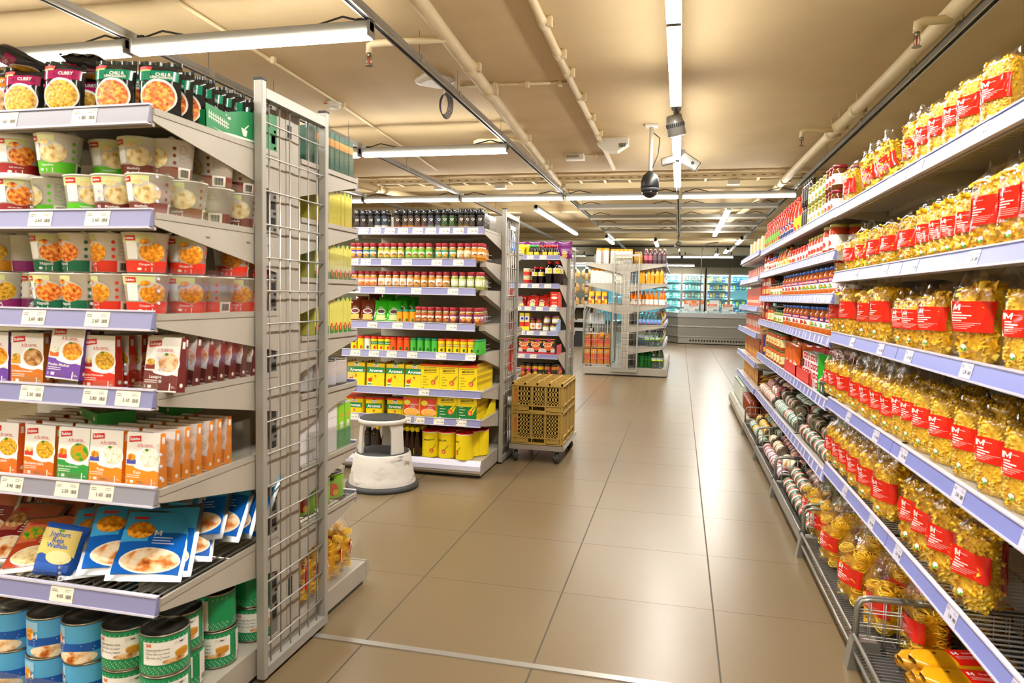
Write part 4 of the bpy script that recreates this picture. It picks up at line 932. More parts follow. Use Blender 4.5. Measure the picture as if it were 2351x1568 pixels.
def ops_blue(m, S):
    m.rect(S, -.06, .034, .075, .060, '#1157b0', .0012, 14); m.ell(S, -.005, .020, .045, .018, 'f_pie', .0018, 20); m.rect(S, -.07, .078, -.03, .105, '#9fd0ee', .0012, 5)
    m.text(S, 'M', -.038, .064, .014, '#eef4f8', .002, .03); m.lines(S, -.04, .04, .053, .007, 3, '#cfe0f0', .0022, .002); m.ell(S, -.052, .070, .014, .018, 'f_orange', .0017, 14)
TIN = {'green': tin('filling_tin', .052, .116, '#0e8a52', ops_vent), 'blue': tin('filling_tin', .052, .116, '#56aee2', ops_blue),
       'orange': tin('soup_tin', .052, .116, '#c7561a', lambda m, S: m.rect(S, -.05, .03, .05, .08, '#e8a03a', .001, 10))}
# ---- jars and bottles turned on the lathe: root = glass body with its content, parts lid and label
def turned(name, cat, prof, mats, lid=None, lidmat='#c8322ag', lab=None, lm='#f2efe6', ops=None, n=24, extra=()):
    m = MB(); m.lathe(prof, n, mats)
    parts = []
    if lid:
        l = MB(); l.lathe(lid, n, lidmat); parts.append(('lid', l))
    if lab:
        v0, v1, R, span = lab; S = cylS(R, R if not callable(R) else R((v0+v1)/2)); Rm = R if not callable(R) else R((v0+v1)/2); P_ = min(span/2, PI*Rm)
        b = MB(); b.grid(lambda a, c: S(-P_+2*P_*a, v0+(v1-v0)*c, .0005), max(6, int(n*P_/(PI*Rm))), 1, lm)
        if ops: ops(b, S)
        parts.append(('paper_label', b))
    for e in extra: parts.append(e)
    return Proto(name, cat, m, parts)
def spice(content, lm, img, cap='#a8353cg'):
    r = .0205; H = .105
    def ops(m, S): m.rect(S, -.02, .038, .02, .052, '#f0ead8', .0009, 6); m.ell(S, 0, .032, .013, .011, img, .0013, 12); m.rect(S, .024, .028, .034, .052, '#e9e6dc', .001, 2); m.bars(S, .025, .033, .03, .05, 'ink', .0015, 5); m.lines(S, -.014, .012, .056, .004, 2, '#5a4a3a', .0014, .0012)
    return turned('spice_jar', 'spice jar', [(r*.94, 0), (r, .003), (r, .069), (r*.9, .076), (r*.8, .079), (r*.8, .083)], ['#cfc7a0g', content+'g', content+'g', '#d6d2b8g', '#d6d2b8g'],
                  [(r*.93, .083), (r*.97, .084), (r*.97, .101), (r*.9, H), (r*.3, H)], cap, (.020, .062, r, .095), lm, ops, 20)
SP = {'curry': spice('#c98a14', '#e9e2f0', '#e0a020'), 'purple': spice('#c98a14', '#6a4a9a', 'f_orange'), 'teal': spice('#9a9a40', '#2f8a8c', 'f_red'), 'olive': spice('#8f9430', '#d8c860', 'f_mix'), 'green': spice('#8a9a30', '#6cc23a', 'f_mix'),
      'carrot': spice('#b08a3c', '#2f9a6a', 'f_orange'), 'brown': spice('#b07a20', '#e8d8a0', 'f_brown'), 'pink': spice('#c88a1c', '#e88a80', 'f_red'), 'white': spice('#c08030', '#ece4dc', 'f_pie'), 'amber': spice('#c07818', '#d89a3c', 'f_mix'),
      'lime': spice('#9aa040', '#d6e2a0', 'f_rice'), 'red': spice('#9a6a30', '#c84a2a', 'f_mix'), 'magenta': spice('#a06a28', '#9a3a78', 'f_orange')}
def mill(content, lm, accent):
    r = .022
    def ops(m, S): m.text(S, 'Qf', 0, .062, .022, '#f0ece0', .0012, .02); m.lines(S, -.012, .012, .05, .006, 3, accent, .002, .0012)
    return turned('spice_mill', 'spice mill', [(r*.92, 0), (r, .003), (r, .026), (r, .088), (r*.86, .094)], [content+'g', content+'g', '#2a2826g', '#2a2826g'],
                  [(r*.86, .094), (r*.98, .095), (r*1.0, .112), (r*.92, .114), (r*.95, .126), (r*.86, .131), (r*.3, .132)], '#26282ag', (.026, .088, r, .11), lm, ops, 20)
ML = {'black': mill('#39322c', '#2a2422', '#b89a6a'), 'white': mill('#d9d6cc', '#26303a', '#5aa0d0'), 'chili': mill('#8a3a1c', '#34261e', '#d0702a'), 'orange': mill('#b86a1c', '#3a2a16', '#e8941c'),
      'grey': mill('#7c8068', '#2a3040', '#e06a4a'), 'green': mill('#5a6a3a', '#2c4a20', '#9ac83a'), 'gold': mill('#8a6a30', '#332818', '#d8a83a')}
def shaker(body, cap, title=None, band=None):
    r = .021; H = .085
    def ops(m, S):
        if band: m.rect(S, -.03, .040, .03, .058, band, .001, 10)
        if title: m.text(S, title, 0, .049, .036, '#f4f2ea', .0015, .02)
        m.ell(S, 0, .022, .008, .010, '#e24a2a' if body == '#f2dc14' else '#2a6a2a', .001, 10); m.lines(S, -.012, .012, .068, .005, 2, '#3a3a2a', .0016, .001)
    return turned('seasoning_shaker', 'seasoning', [(r*.95, 0), (r, .002), (r, H-.012)], body, [(r*1.03, H-.012), (r*1.05, H-.010), (r*1.05, H-.002), (r*.95, H), (r*.2, H)], cap, (.004, H-.014, r, .13), body, ops, 20)
SH = {'yellow': shaker('#f2dc14', '#e2371e'), 'white': shaker('#ecebdc', '#e2371e'), 'aromat': shaker('#f2dc14', '#e2371e', 'Aromat', '#0d8a4a'), 'orange': shaker('#ee5a16', '#d9381a'), 'green': shaker('#4ab83a', '#12804e'), 'mirador': shaker('#f6d90c', '#e0561e', 'MIRADOR', '#c8a810'), 'kids': shaker('#f2a818', '#0e8a6a')}
def logo_knorr(m, S, u, v, s=1):
    m.poly(S, [(u-.016*s, v-.004*s), (u+.014*s, v-.008*s), (u+.017*s, v+.005*s), (u-.013*s, v+.009*s)], '#f4f2ee', .0012); m.text(S, 'Knorr', u, v, .024*s, '#c8202a', .0018, .02, rot=-.13); m.poly(S, [(u-.008*s, v+.009*s), (u+.010*s, v+.006*s), (u+.008*s, v+.018*s), (u-.006*s, v+.018*s)], '#0d7a3e', .001)
def ops_aromat(w, h, k=1):
    def f(m, S):
        m.rect(S, -w/2, h*.60, w/2, h*.84, '#0d8a4a', .0006); m.text(S, 'Aromat', .002, h*.70, w*.78, '#ffffff', .0012, .03); logo_knorr(m, S, 0, h*.905, w/.085*.8*k)
        m.lines(S, -w*.1, w*.12, h*.565, .004, 1, '#0d8a4a', .0014, .001)
        m.ell(S, -w*.3, h*.30, w*.12, h*.085, '#e2371e', .001, 12); m.rect(S, -w*.22, h*.34, -w*.18, h*.44, '#e2371e', .001); m.rect(S, -w*.42, h*.06, -w*.24, h*.2, '#e8ecdc', .001); m.rect(S, -w*.42, h*.1, -w*.24, h*.15, '#0d8a4a', .0014)
        for a, b in ((0, .5), (.03, .46), (-.04, .47), (.0, .42)): m.ell(S, w*a, h*b, w*.035, h*.02, '#c8202a', .0011, 6)
    return f
def ops_mirador(w, h, low=None):
    def f(m, S):
        if low: m.rect(S, -w/2, .0, w/2, h*.55, low, .0006)
        m.text(S, 'MIRADOR', w*.02, h*.78, w*.66, '#2a2a16', .0013, .02, rot=.07)
        for a, c in ((.86, '#d8391e'), (.69, '#0d7a3e'), (.88, '#0d7a3e'), (.67, '#d8391e')): m.poly(S, [(-w*.34, h*(a-.022)), (w*.36, h*(a+.022)), (w*.36, h*(a+.030)), (-w*.34, h*(a-.014))], c, .001)
        cc = '#f4f0d8' if low else '#8a7c1c'
        for i in range(4): m.rect(S, -w*.38, h*(.52-.11*i), -w*.38+w*(.2+.1*(i % 2)), h*(.54-.11*i), cc, .001)
        m.poly(S, [(w*.05, h*.36), (w*.28, h*.22), (w*.46, h*.52), (w*.36, h*.60)], '#f6d90c' if low else '#e8cc14', .0009)
        for i in range(4): m.poly(S, [(w*(.22+.06*i), h*(.36+.055*i)), (w*(.24+.06*i), h*(.355+.055*i)), (w*(.30+.05*i), h*(.46+.045*i)), (w*(.28+.05*i), h*(.465+.045*i))], '#2a2a16', .0015)
        m.ell(S, w*.17, h*.30, w*.125, h*.10, '#d8391e', .0013, 14); m.ell(S, w*.16, h*.29, w*.09, h*.075, '#f0964a', .0018, 12); m.ell(S, -w*.36, h*.08, w*.03, h*.03, cc, .001, 8)
    return f
YEL = '#f6dc10'
def stripes(m, S):
    for i in range(4): m.rect(S, -.012, .03+.028*i, .012, .045+.028*i, '#c9a60c', .0006)
AB = card('stock_box', 'seasoning box', .088, .04, .118, YEL, ops_aromat(.088, .118), '#ead00e', stripes, '#e2371e'); MBX = card('stock_box', 'seasoning box', .086, .022, .118, YEL, lambda m, S: (m.rect(S, -.043, .110, .043, .118, '#e8541c', .0008), ops_mirador(.086, .118)(m, S)), '#f0d40e', stripes, '#e8541c')
MGX = card('stock_box', 'seasoning box', .090, .024, .114, YEL, lambda m, S: (m.rect(S, -.045, .106, .045, .114, '#0d7a3e', .0008), ops_mirador(.09, .114, '#157a34')(m, S)), '#f0d40e', stripes, '#0d7a3e')
def tub():
    w, h = .088, .078; m = MB(); k = lambda z: .94+.06*z/h
    m.grid(lambda a, b: (lambda x, y: (x, y, b*h))(*se(2*PI*a, w/2*k(b*h), .038*k(b*h), .35)), 40, 2, YEL); l = MB()
    l.grid(lambda a, b: (lambda x, y: (x, y, h-.002+.008*b))(*se(2*PI*a, w/2*1.04, .041, .35)), 40, 1, '#e2371eg'); l.add([(lambda x, y: (x, y, h+.006))(*se(2*PI*i/40, w/2*1.04, .041, .35)) for i in range(40)], [tuple(range(40))], '#e2371eg')
    S = lambda u, v, o: (u, -.0385*k(v)-o, v); lb = MB(); lb.rect(S, -w/2*.9, h*.42, w/2*.9, h*.72, '#0d8a4a', .0006); lb.text(S, 'Aromat', 0, h*.56, w*.74, '#ffffff', .0012, .03); logo_knorr(lb, S, 0, h*.84, .8)
    for a, b in ((0, .30), (.03, .26), (-.04, .27), (.0, .2)): lb.ell(S, w*a, h*b, w*.035, h*.03, '#c8202a', .0011, 6)
    return Proto('stock_tub', 'seasoning tub', m, [('lid', l, 'red snap lid'), ('printed_front', lb)])
ATUB = tub()
MTUB = turned('stock_tub', 'seasoning tub', [(.041, 0), (.042, .002), (.042, .130)], YEL, [(.0425, .130), (.0435, .131), (.0435, .1345)], '#ece4dc', (.002, .128, .042, .27), YEL, lambda m, S: (lambda T: ops_mirador(.085, .12)(m, T))(lambda u, v, o: S(u, v, o)), 32,
              [('red_cap', MB().lathe([(.0435, .1345), (.0430, .139), (.038, .1395), (.037, .137), (.01, .137)], 32, '#d81f1ag'), 'red plastic cap')])
MSACH = pouch('stock_sachet', '#f0d812g', '#f4dc14g', '#ea4a2cg', '#f0a83a', '#f4e23a', 'MIRADOR', .043, .112, '', 'seasoning')
MAGGI = turned('sauce_bottle', 'sauce', [(.021, 0), (.023, .004), (.022, .05), (.014, .095), (.009, .125), (.0095, .135)], '#2a1608g', [(.0115, .133), (.0125, .135), (.012, .152), (.008, .158)], '#f2d80eg', (.008, .042, lambda v: .0232, .1), '#f2dc14', lambda m, S: (m.rect(S, -.015, .026, .015, .036, '#b8281e', .001, 4), m.lines(S, -.012, .012, .02, .004, 2)), 18,
               [('spout', MB().tube([(.008, 0, .147), (.022, 0, .145)], .0045, '#f2d80eg', 8))])
def sachet(c, img, name='spice_sachet', w=.043, h=.125):
    def F(u, v, o=0): e = max(0, (1-abs(u)**6)*(1-abs(2*v-1)**8)); return (u*w, -(.008*e)-o-.001*math.sin(8*v), v*h)
    m = MB(); m.grid(lambda a, b: F(2*a-1, b), 8, 10, c+'g'); m.grid(lambda a, b: (lambda p: (p[0], -p[1]+.001, p[2]))(F(1-2*a, b)), 6, 6, c+'g'); S = lambda u, v, o: F(max(-1, min(1, u/w)), v/h, .0007+o); lb = MB()
    lb.ell(S, 0, .060, .030, .016, '#f0e8e0', .0006, 14); lb.ell(S, 0, .060, .024, .010, img, .0012, 14); lb.rect(S, -.028, .012, .028, .042, '#e8b44a' if c[1] == '7' else '#c9d88a', .0006, 3); lb.lines(S, -.016, .02, .085, .006, 2, '#f0ece0', .0016, .0008)
    return Proto(name, 'spice sachet', m, [('printed_front', lb)])
SAC = {'brown': sachet('#703018', '#8a3a4a'), 'green': sachet('#35b41c', '#5a4a38')}
def jar(h, r, content, lidc, lm, ops=None, neck=.8, lidh=.014, label=(.22, .72), span=.9, name='sauce_jar', cat='jar', ribs=False):
    prof = [(r*.9, 0), (r, .004)]; k = h-lidh
    if ribs: prof += [(r, k*.26), (r*.95, k*.3), (r*.95, k*.68), (r, k*.72), (r*.98, k*.84), (r*.8, k*.9)]
    else: prof += [(r, k*.82), (r*.93, k*.9), (r*neck, k*.97)]
    prof += [(r*neck, k)]
    return turned(name, cat, prof, content, [(r*neck*1.08, k-.001), (r*neck*1.12, k), (r*neck*1.12, h-.002), (r*neck*1.04, h), (r*neck*.9, h-.001), (r*neck*.2, h-.001)], lidc, (k*label[0], k*label[1], r*(.96 if ribs else 1), span*2*PI*r), lm, ops, 24)
def ops_agnesi(v0, img): return lambda m, S: (m.rect(S, -.045, v0+.034, .045, v0+.058, '#2a2f86', .0009, 10), m.rect(S, -.026, v0+.038, .026, v0+.054, '#d81f2a', .0014, 6), m.text(S, 'AGNESI', 0, v0+.046, .044, '#f8f4f0', .002, .02), m.ell(S, -.004, v0+.016, .020, .013, img, .0014, 14), m.ell(S, .017, v0+.010, .006, .004, '#3f9a2c', .002, 8))
def ops_img(img, v, c='#4a4a46'): return lambda m, S: (m.ell(S, 0, v, .017, .013, img, .0012, 14), m.text(S, 'SUGO', 0, v+.022, .026, c, .0012), m.lines(S, -.014, .014, v-.017, .004, 2, c, .0014, .0012))
JR = {'agnesi_b': jar(.150, .037, '#c2601cg', '#2b63c2g', '#f0ece8', ops_agnesi(.036, 'f_tomato'), .78, .016, (.26, .72), ribs=True), 'agnesi_c': jar(.150, .037, '#c2601cg', '#2b63c2g', '#e8e4ee', ops_agnesi(.036, 'f_peas'), .78, .016, (.26, .72), ribs=True),
      'red': jar(.105, .032, '#b5321ag', '#cf2a24g', '#f2efe8', ops_img('f_tomato', .034), .82), 'gold': jar(.125, .037, '#b03a18g', '#a89a4ag', '#f4f2ec', ops_img('f_tomato', .045), .84), 'blue': jar(.115, .030, '#b8501eg', '#4a50b8g', '#f0eee8', ops_img('f_tomato', .04), .82),
      'pesto': jar(.100, .032, '#c8641cg', '#1e1e1cg', '#f4efd8', ops_img('f_peas', .03), .84), 'green': jar(.105, .033, '#7a8a2cg', '#14503cg', '#eef0dc', ops_img('f_peas', .034), .84), 'veg': jar(.130, .045, '#c85a18g', '#5a6a3cg', '#e8e0a8', ops_img('f_orange', .05), .86),
      'olive': jar(.115, .038, '#8f8a3ag', '#a8a048g', '#f0edda', ops_img('f_peas', .04), .85), 'dark': jar(.15, .030, '#30221cg', '#201e1cg', '#34302c', None, .6), 'jam': jar(.12, .036, '#6a3a18g', '#8a1c2ag', '#f2ecec', ops_img('f_tomato', .04), .86)}
def ketchup(c, lidc, lm, ops=None, h=.245, r=.032): return turned('sauce_bottle', 'bottle', [(r*.9, 0), (r, .005), (r, h*.50), (r*.95, h*.56), (r*.62, h*.74), (r*.42, h*.86), (r*.42, h*.9)], c, [(r*.48, h*.90), (r*.5, h*.91), (r*.47, h*.985), (r*.4, h)], lidc, (h*.08, h*.44, r, .17), lm, ops, 22)
KB = {'red': ketchup('#b8341ag', '#c42a20g', '#f0e8e0', ops_img('f_tomato', .06)), 'yellow': ketchup('#c23a18g', '#c42a20g', '#f2d41c', lambda m, S: m.ell(S, 0, .04, .018, .016, 'f_tomato', .001, 12)), 'blue': ketchup('#b8341ag', '#c42a20g', '#2a3a78', lambda m, S: (m.ell(S, 0, .078, .024, .024, '#f0e8e0', .001, 16), m.ell(S, 0, .078, .018, .018, '#c8281e', .0015, 14)), .25), 'green': ketchup('#b83a1ag', '#c42a20g', '#78b83a', ops_img('f_tomato', .05)), 'sugo': ketchup('#cf6a1cg', '#1c8a58g', '#f2ecb8', ops_img('f_orange', .05), .175, .030), 'sugod': ketchup('#c8601cg', '#242420g', '#e6ec9a', ops_img('f_orange', .05), .185, .034)}
def plainbox(w, d, h, c, side=None, ops=None, name='food_box', cat='box', sops=None, top=None): return card(name, cat, w, d, h, c, ops, side, sops, top)
# ================================================================ goods on gondola 1
R_ = math.radians
F1 = GY-D1                                    # front edge of the shelves
def row_label(base, i, n, where): return '%s, %s from the left %s' % (base, nth(i), where)
# top shelf: noodle bags
z = Z1[0]+.001
W = 'on the top shelf of the nearest gondola'
NDS = {'curry': 'magenta and black curry noodle bag', 'chili': 'green and black chili noodle bag', 'orange': 'orange and black noodle bag'}
for i, (k, px, y, rz, dz) in enumerate([('orange', -8, 1.535, 8, 0), ('curry', 52, 1.53, 14, 0), ('curry', 145, 1.525, 16, .006), ('chili', 262, 1.53, 14, 0), ('chili', 366, 1.56, 22, 0)]):
    NB[k].put((atY(px, 200, y).x, y, z+dz), R_(rz), '%s in the front row of the top shelf, %s from the left' % (NDS[k], nth(i)), 'noodle bags on the top shelf', rx=R_(-6), sc=.90)
for i, (k, px, y, rz) in enumerate([('curry', 92, 1.60, 12), ('curry', 196, 1.60, 30), ('chili', 312, 1.60, 20), ('curry', 10, 1.6, 8), ('chili', 252, 1.68, 10), ('curry', 150, 1.70, 8)]):
    NB[k].put((atY(px, 200, y).x, y, z), R_(rz), '%s half hidden behind the front bags, %s of them' % (NDS[k], nth(i)), 'noodle bags on the top shelf', rx=R_(-6), sc=.88)
for i, (px, y, rx, rz) in enumerate([(118, 1.60, 72, -30), (240, 1.66, 80, 20)]):
    NB['curry'].put((atY(px, 200, y).x, y, z+.135), R_(rz), 'dark curry noodle bag lying flat on top of the bags, %s one' % ('left', 'right')[i], 'noodle bags on the top shelf', rx=R_(rx), sc=.88)
for i in range(9):
    y = 1.63+.044*i
    NB['chili'].put((-1.311+.003*(i % 3), y, z), R_(8+7*(i % 2)), 'green chili noodle bag in the row beside the green tray, %s from front' % nth(i), 'noodle bags beside the green tray', rx=R_(-4+3*(i % 3)), sc=.88)
m = MB(); x0, x1, ya, yb = -1.372, -1.2475, 1.672, 2.02; gc = '#0b7f45'
for a, b, c, d in ((x1-.002, x1, ya, yb), (x0, x0+.002, ya, yb)): m.prism([(c, z), (d, z), (d, z+.118), (c+.16, z+.085), (c+.08, z+.062), (c, z+.068)], 'x', a, b, gc)
m.box(x0, x1, ya, ya+.002, z, z+.05, gc); m.box(x0, x1, yb-.002, yb, z, z+.118, gc); m.box(x0, x1, ya, yb, z, z+.001, gc)
t = link('display_tray', m.mesh('display_tray')); tag(t, 'green cardboard display tray with a white fence drawing at the shelf end', 'cardboard tray')
m = MB(); S = lambda u, v, o: (x1+o, ya+u, z+v)
for k in range(9): m.rect(S, .012+.0095*k, .030-.0015*k, .0145+.0095*k, .052-.0015*k, '#e8ecda')
for dv in (.046, .037): m.poly(S, [(.010, dv), (.098, dv-.013), (.098, dv-.0155), (.010, dv-.0025)], '#e8ecda', .001)
m.ell(S, .10, .050, .007, .0035, '#e8ecda'); m.ell(S, .088, .056, .003, .0015, '#e8ecda'); m.poly(S, [(.05, .005), (.12, .003), (.25, .010), (.25, .014), (.12, .010)], '#e8ecda'); m.poly(S, [(.155, .038), (.185, .034), (.180, .016), (.165, .017)], '#e8ecda'); m.poly(S, [(.02, .012), (.1, .0), (.12, .0)], '#e8ecda'); m.poly(S, [(.17, .038), (.19, .052), (.192, .050), (.175, .036)], '#e8ecda', .001)
part('printed_drawing', m, t)
# cups
def cups(lst, z0, W, grp):
    for i, (k, px, y, lv, rz) in enumerate(lst):
        d = {'napoli': 'green banded pasta cup', 'cinque': 'red banded pasta cup', 'meat': 'brown banded meatball mash cup', 'veg': 'lime banded vegetable mash cup', 'purple': 'purple banded pasta cup', 'chili': 'white lidded chili cup', 'gold': 'golden banded noodle cup'}[k]
        x = atY(px, 600, y).x if px is not None else -1.302
        CUP[k].put((x, y, z0+lv*.1035), R_(rz), '%s %s, %s, %s along' % (d, W, ('lower layer', 'upper layer')[lv], nth(i)), grp, sc=(1, 1, .87))
z = Z1[1]+.001
cups([('chili', 52, 1.54, 0, 25), ('veg', 128, 1.57, 0, -45), ('veg', 205, 1.545, 0, 35), ('meat', 268, 1.545, 0, 28), ('meat', 346, 1.545, 0, 10),
      ('chili', 50, 1.54, 1, 35), ('veg', 142, 1.53, 1, 5), ('veg', 262, 1.62, 1, 28), ('meat', 328, 1.60, 1, 12), ('meat', 400, 1.64, 1, -35),
      ('chili', -8, 1.56, 0, 20), ('chili', -10, 1.56, 1, 10), ('meat', None, 1.66, 0, 5), ('meat', None, 1.775, 0, -70), ('meat', None, 1.89, 0, 15), ('meat', None, 1.78, 1, -60), ('meat', None, 1.895, 1, -40),
      ('veg', 160, 1.70, 0, 20), ('chili', 90, 1.68, 0, 40), ('meat', 330, 1.68, 0, 10), ('veg', 262, 1.70, 0, 10), ('meat', 300, 1.80, 0, 10), ('veg', 200, 1.83, 0, 10)], z, 'on the second shelf', 'cups on the second shelf')
z = Z1[2]+.001
cups([('purple', 5, 1.545, 0, 25), ('purple', 62, 1.60, 0, 70), ('napoli', 124, 1.545, 0, 5), ('napoli', 190, 1.56, 0, -18), ('cinque', 262, 1.56, 0, -30), ('cinque', 336, 1.545, 0, 35),
      ('gold', 0, 1.58, 1, 10), ('purple', 66, 1.62, 1, -140), ('napoli', 124, 1.56, 1, 20), ('napoli', 190, 1.56, 1, -25), ('cinque', 260, 1.56, 1, -35), ('cinque', 336, 1.545, 1, 35), ('cinque', None, 1.66, 1, 30), ('cinque', None, 1.66, 0, 30), ('cinque', None, 1.775, 0, -35), ('cinque', None, 1.89, 0, 20), ('cinque', None, 1.86, 1, 10), ('cinque', None, 1.97, 1, 10), ('cinque', None, 2.0, 0, 20),
      ('cinque', 300, 1.68, 0, 10), ('napoli', 190, 1.69, 0, 10), ('napoli', 150, 1.70, 1, 10), ('cinque', 262, 1.70, 1, 10)], z, 'on the third shelf', 'cups on the third shelf')
# ready meals
SN = {'rice': 'orange rice box', 'noodle': 'dark orange butter noodle box', 'peas': 'green peas and carrots box', 'madras': 'purple chicken madras box', 'kalb': 'ochre sliced veal box', 'hachis': 'bright red potato gratin box', 'lasagne': 'dark red lasagne box'}
z = Z1[3]+.001
for i, (k, px, y, dz, rx, ry, rz) in enumerate([('madras', -5, 1.51, 0, 0, 0, 0), ('kalb', 72, 1.515, 0, 0, 0, 3), ('madras', 152, 1.495, .022, -6, 4, 2), ('hachis', 236, 1.515, 0, 0, 0, 0), ('lasagne', 374, 1.515, 0, -8, 0, 0)]):
    SL[k].put((atY(px, 800, y).x, y, z+dz), R_(rz), '%s standing in front on the fourth shelf, %s from the left' % (SN[k], nth(i)), 'ready meals on the fourth shelf', rx=R_(rx), ry=R_(ry), sc=(1, 1, .88))
for i in range(7): SL['lasagne'].put((-1.302, 1.575+.052*i, z), R_(2), 'dark red lasagne box behind the clear divider, %s from the front' % nth(i), 'lasagne boxes in line', rx=R_(-9), sc=(1, 1, .88))
for k, px, n in (('madras', -5, 3), ('kalb', 76, 4), ('hachis', 236, 4), ('lasagne', 300, 0)):
    for i in range(n): y = 1.56+.04*i; SL[k].put((atY(px, 800, 1.515).x+.004*i, y, z), R_(1), '%s behind its front box on the fourth shelf, %s back' % (SN[k], nth(i)), 'ready meals on the fourth shelf', sc=(1, 1, .87))
z = Z1[4]+.001
for c, (k, px, n) in enumerate((('noodle', 14, 6), ('noodle', 98, 6), ('peas', 176, 6), ('rice', 250, 7), ('rice', 334, 7))):
    x = atY(px, 1030, 1.512).x
    for i in range(n):
        SL[k].put((x+.003*math.sin(i*2), 1.512+.045*i, z), R_(rnd.uniform(-2, 2)), '%s, %s back in the %s file of the fifth shelf' % (SN[k], nth(i), nth(c)), 'ready meals on the fifth shelf', rx=R_(-5 if i else -3), sc=(1, 1, .88))
SL['peas'].put((atY(268, 950, 1.60).x, 1.60, z+.150), R_(60), 'green peas box lying flat on the rice boxes, showing its open dark end', 'ready meals on the fifth shelf', rx=R_(-88))
SL['peas'].put((atY(430, 930, 1.80).x, 1.80, z+.150), R_(75), 'green peas box lying flat farther back on the fifth shelf', 'ready meals on the fifth shelf', rx=R_(-88))
for i, (px, y) in enumerate(((60, 1.75), (130, 1.78), (190, 1.80))):
    m = MB(); m.lathe([(.0, -.14), (.03, -.13), (.045, -.1), (.045, .1), (.03, .13), (.0, .14)], 18, 'f_noodle', ax='x', cap=(0, 0)); o = link('snack_roll', m.mesh('snack_roll')); o.location = (atY(px, 910, y).x, y, z+.20); o.rotation_euler = (0, 0, R_(70+10*i)); tag(o, 'yellow wrapped roll lying high at the back of the fifth shelf, %s from the left' % nth(i), 'roll', 'yellow rolls at the back')
# pouches
z = Z1[5]+.002
for i, (k, px, py, y, dz, tilt, rz, sc) in enumerate([
    ('brown', -10, 1250, 1.545, .0, -52, 6, 1.12), ('brown', 70, 1240, 1.62, .01, -50, 2, 1.05), ('orange', 60, 1260, 1.52, .004, -55, 20, 1.0), ('brown', 160, 1230, 1.60, .012, -50, -4, 1.05), ('brown', 210, 1200, 1.69, .035, -48, -3, 1.05), ('brown', 120, 1190, 1.70, .035, -46, 3, 1.05),
    ('blue', 222, 1330, 1.535, .01, -52, 30, 1.13), ('blue', 268, 1330, 1.51, .035, -55, 34, 1.13), ('blue', 372, 1320, 1.52, .02, -54, 30, 1.1), ('blue', 415, 1300, 1.56, .01, -50, 26, 1.1), ('blue', 300, 1220, 1.66, .02, -48, 10, 1.1), ('blue', 340, 1220, 1.72, .05, -46, 8, 1.1),
    ('blue', 468, 1290, 1.66, .02, -50, 32, 1.0), ('blue', 440, 1250, 1.72, .055, -48, 18, 1.05), ('blue', 520, 1220, 1.78, .04, -42, 14, 1.1), ('blue', 420, 1200, 1.82, .07, -40, 6, 1.1), ('blue', 560, 1200, 1.86, .02, -32, 4, 1.05), ('blue', 596, 1230, 1.93, .0, -22, -6, 1.0), ('blue', 480, 1170, 1.9, .05, -32, 6, 1.05)]):
    x = min(atY(px, py, y).x, -1.335)
    PO[k].put((x, y, z+dz), R_(rz), '%s sauce pouch leaning back on the wire shelf, %s of its kind' % ({'blue': 'blue and silver', 'brown': 'dark red', 'orange': 'orange'}[k], nth(i if k != 'blue' else i-6)), 'sauce pouches on the wire shelf', rx=R_(tilt-5), ry=R_(rnd.uniform(-7, 7)), sc=sc*(1.1 if k == 'blue' else 1))
for c, (k, px, y0_, n) in enumerate((('brown', 70, 1.74, 5), ('brown', 190, 1.76, 5), ('brown', 290, 1.80, 4), ('blue', 350, 1.70, 4), ('blue', 430, 1.80, 4), ('brown', -30, 1.68, 5), ('blue', 500, 1.90, 3))):
    for j in range(n):
        x = min(atY(px, 1160, y0_).x, -1.335)
        PO[k].put((x+rnd.uniform(-.01, .01), y0_+.030*j, z+.004), R_(rnd.uniform(-4, 4)), '%s sauce pouch standing in the %s file at the rear of the wire shelf, %s back' % ({'blue': 'blue', 'brown': 'dark red'}[k], ORD[c], ORD[j]), 'sauce pouches filed at the rear', rx=R_(-24+2*j), sc=(1, 1, .86))
WAF.put((atY(120, 1280, 1.50).x, 1.50, z+.012), R_(14), 'blue and yellow bag of yoghurt rice waffles propped among the dark red pouches', None, rx=R_(-22), ry=R_(8), sc=1.08)
# tins on the base, two high
zb = .107; k = 0
for r, (y, lst) in enumerate([(1.555, [('blue', -1.93), ('blue', -1.79), ('blue', -1.665), ('blue', -1.545), ('green', -1.42), ('green', -1.30)]), (1.665, [('orange', -1.98), ('orange', -1.85), ('blue', -1.72), ('blue', -1.595), ('blue', -1.47), ('green', -1.34)]), (1.78, [('orange', -1.92), ('blue', -1.78), ('blue', -1.66), ('green', -1.52)])]):
    for j, (c, x) in enumerate(lst):
        for lv in (0, 1):
            if r == 2 and lv == 1 and j > 2: continue
            k += 1
            TIN[c].put((x+rnd.uniform(-.003, .003), y+rnd.uniform(-.004, .004), zb+lv*.1105), R_(30+rnd.uniform(-18, 18)), '%s filling tin on the base, %s row, %s along, %s' % ({'blue': 'sky blue', 'green': 'green and white', 'orange': 'orange'}[c], ('front', 'second', 'third')[r], nth(j), ('lower one', 'stacked on top')[lv]), 'tins on the base of the nearest gondola', sc=(1.18, 1.18, .95))
for i, (x, y, lv) in enumerate(((-1.325, 1.80, 0), (-1.33, 1.80, 1), (-1.315, 1.97, 0), (-1.32, 1.97, 1))):
    TIN['green'].put((x, y, zb+lv*.1105), R_((20, -100, 40, 200)[i]), 'green and white filling tin near the mesh panel, %s' % ('lower of the nearer pair', 'upper of the nearer pair', 'lower of the far pair', 'upper of the far pair')[i], 'tins on the base of the nearest gondola', sc=(1.18, 1.18, .95))
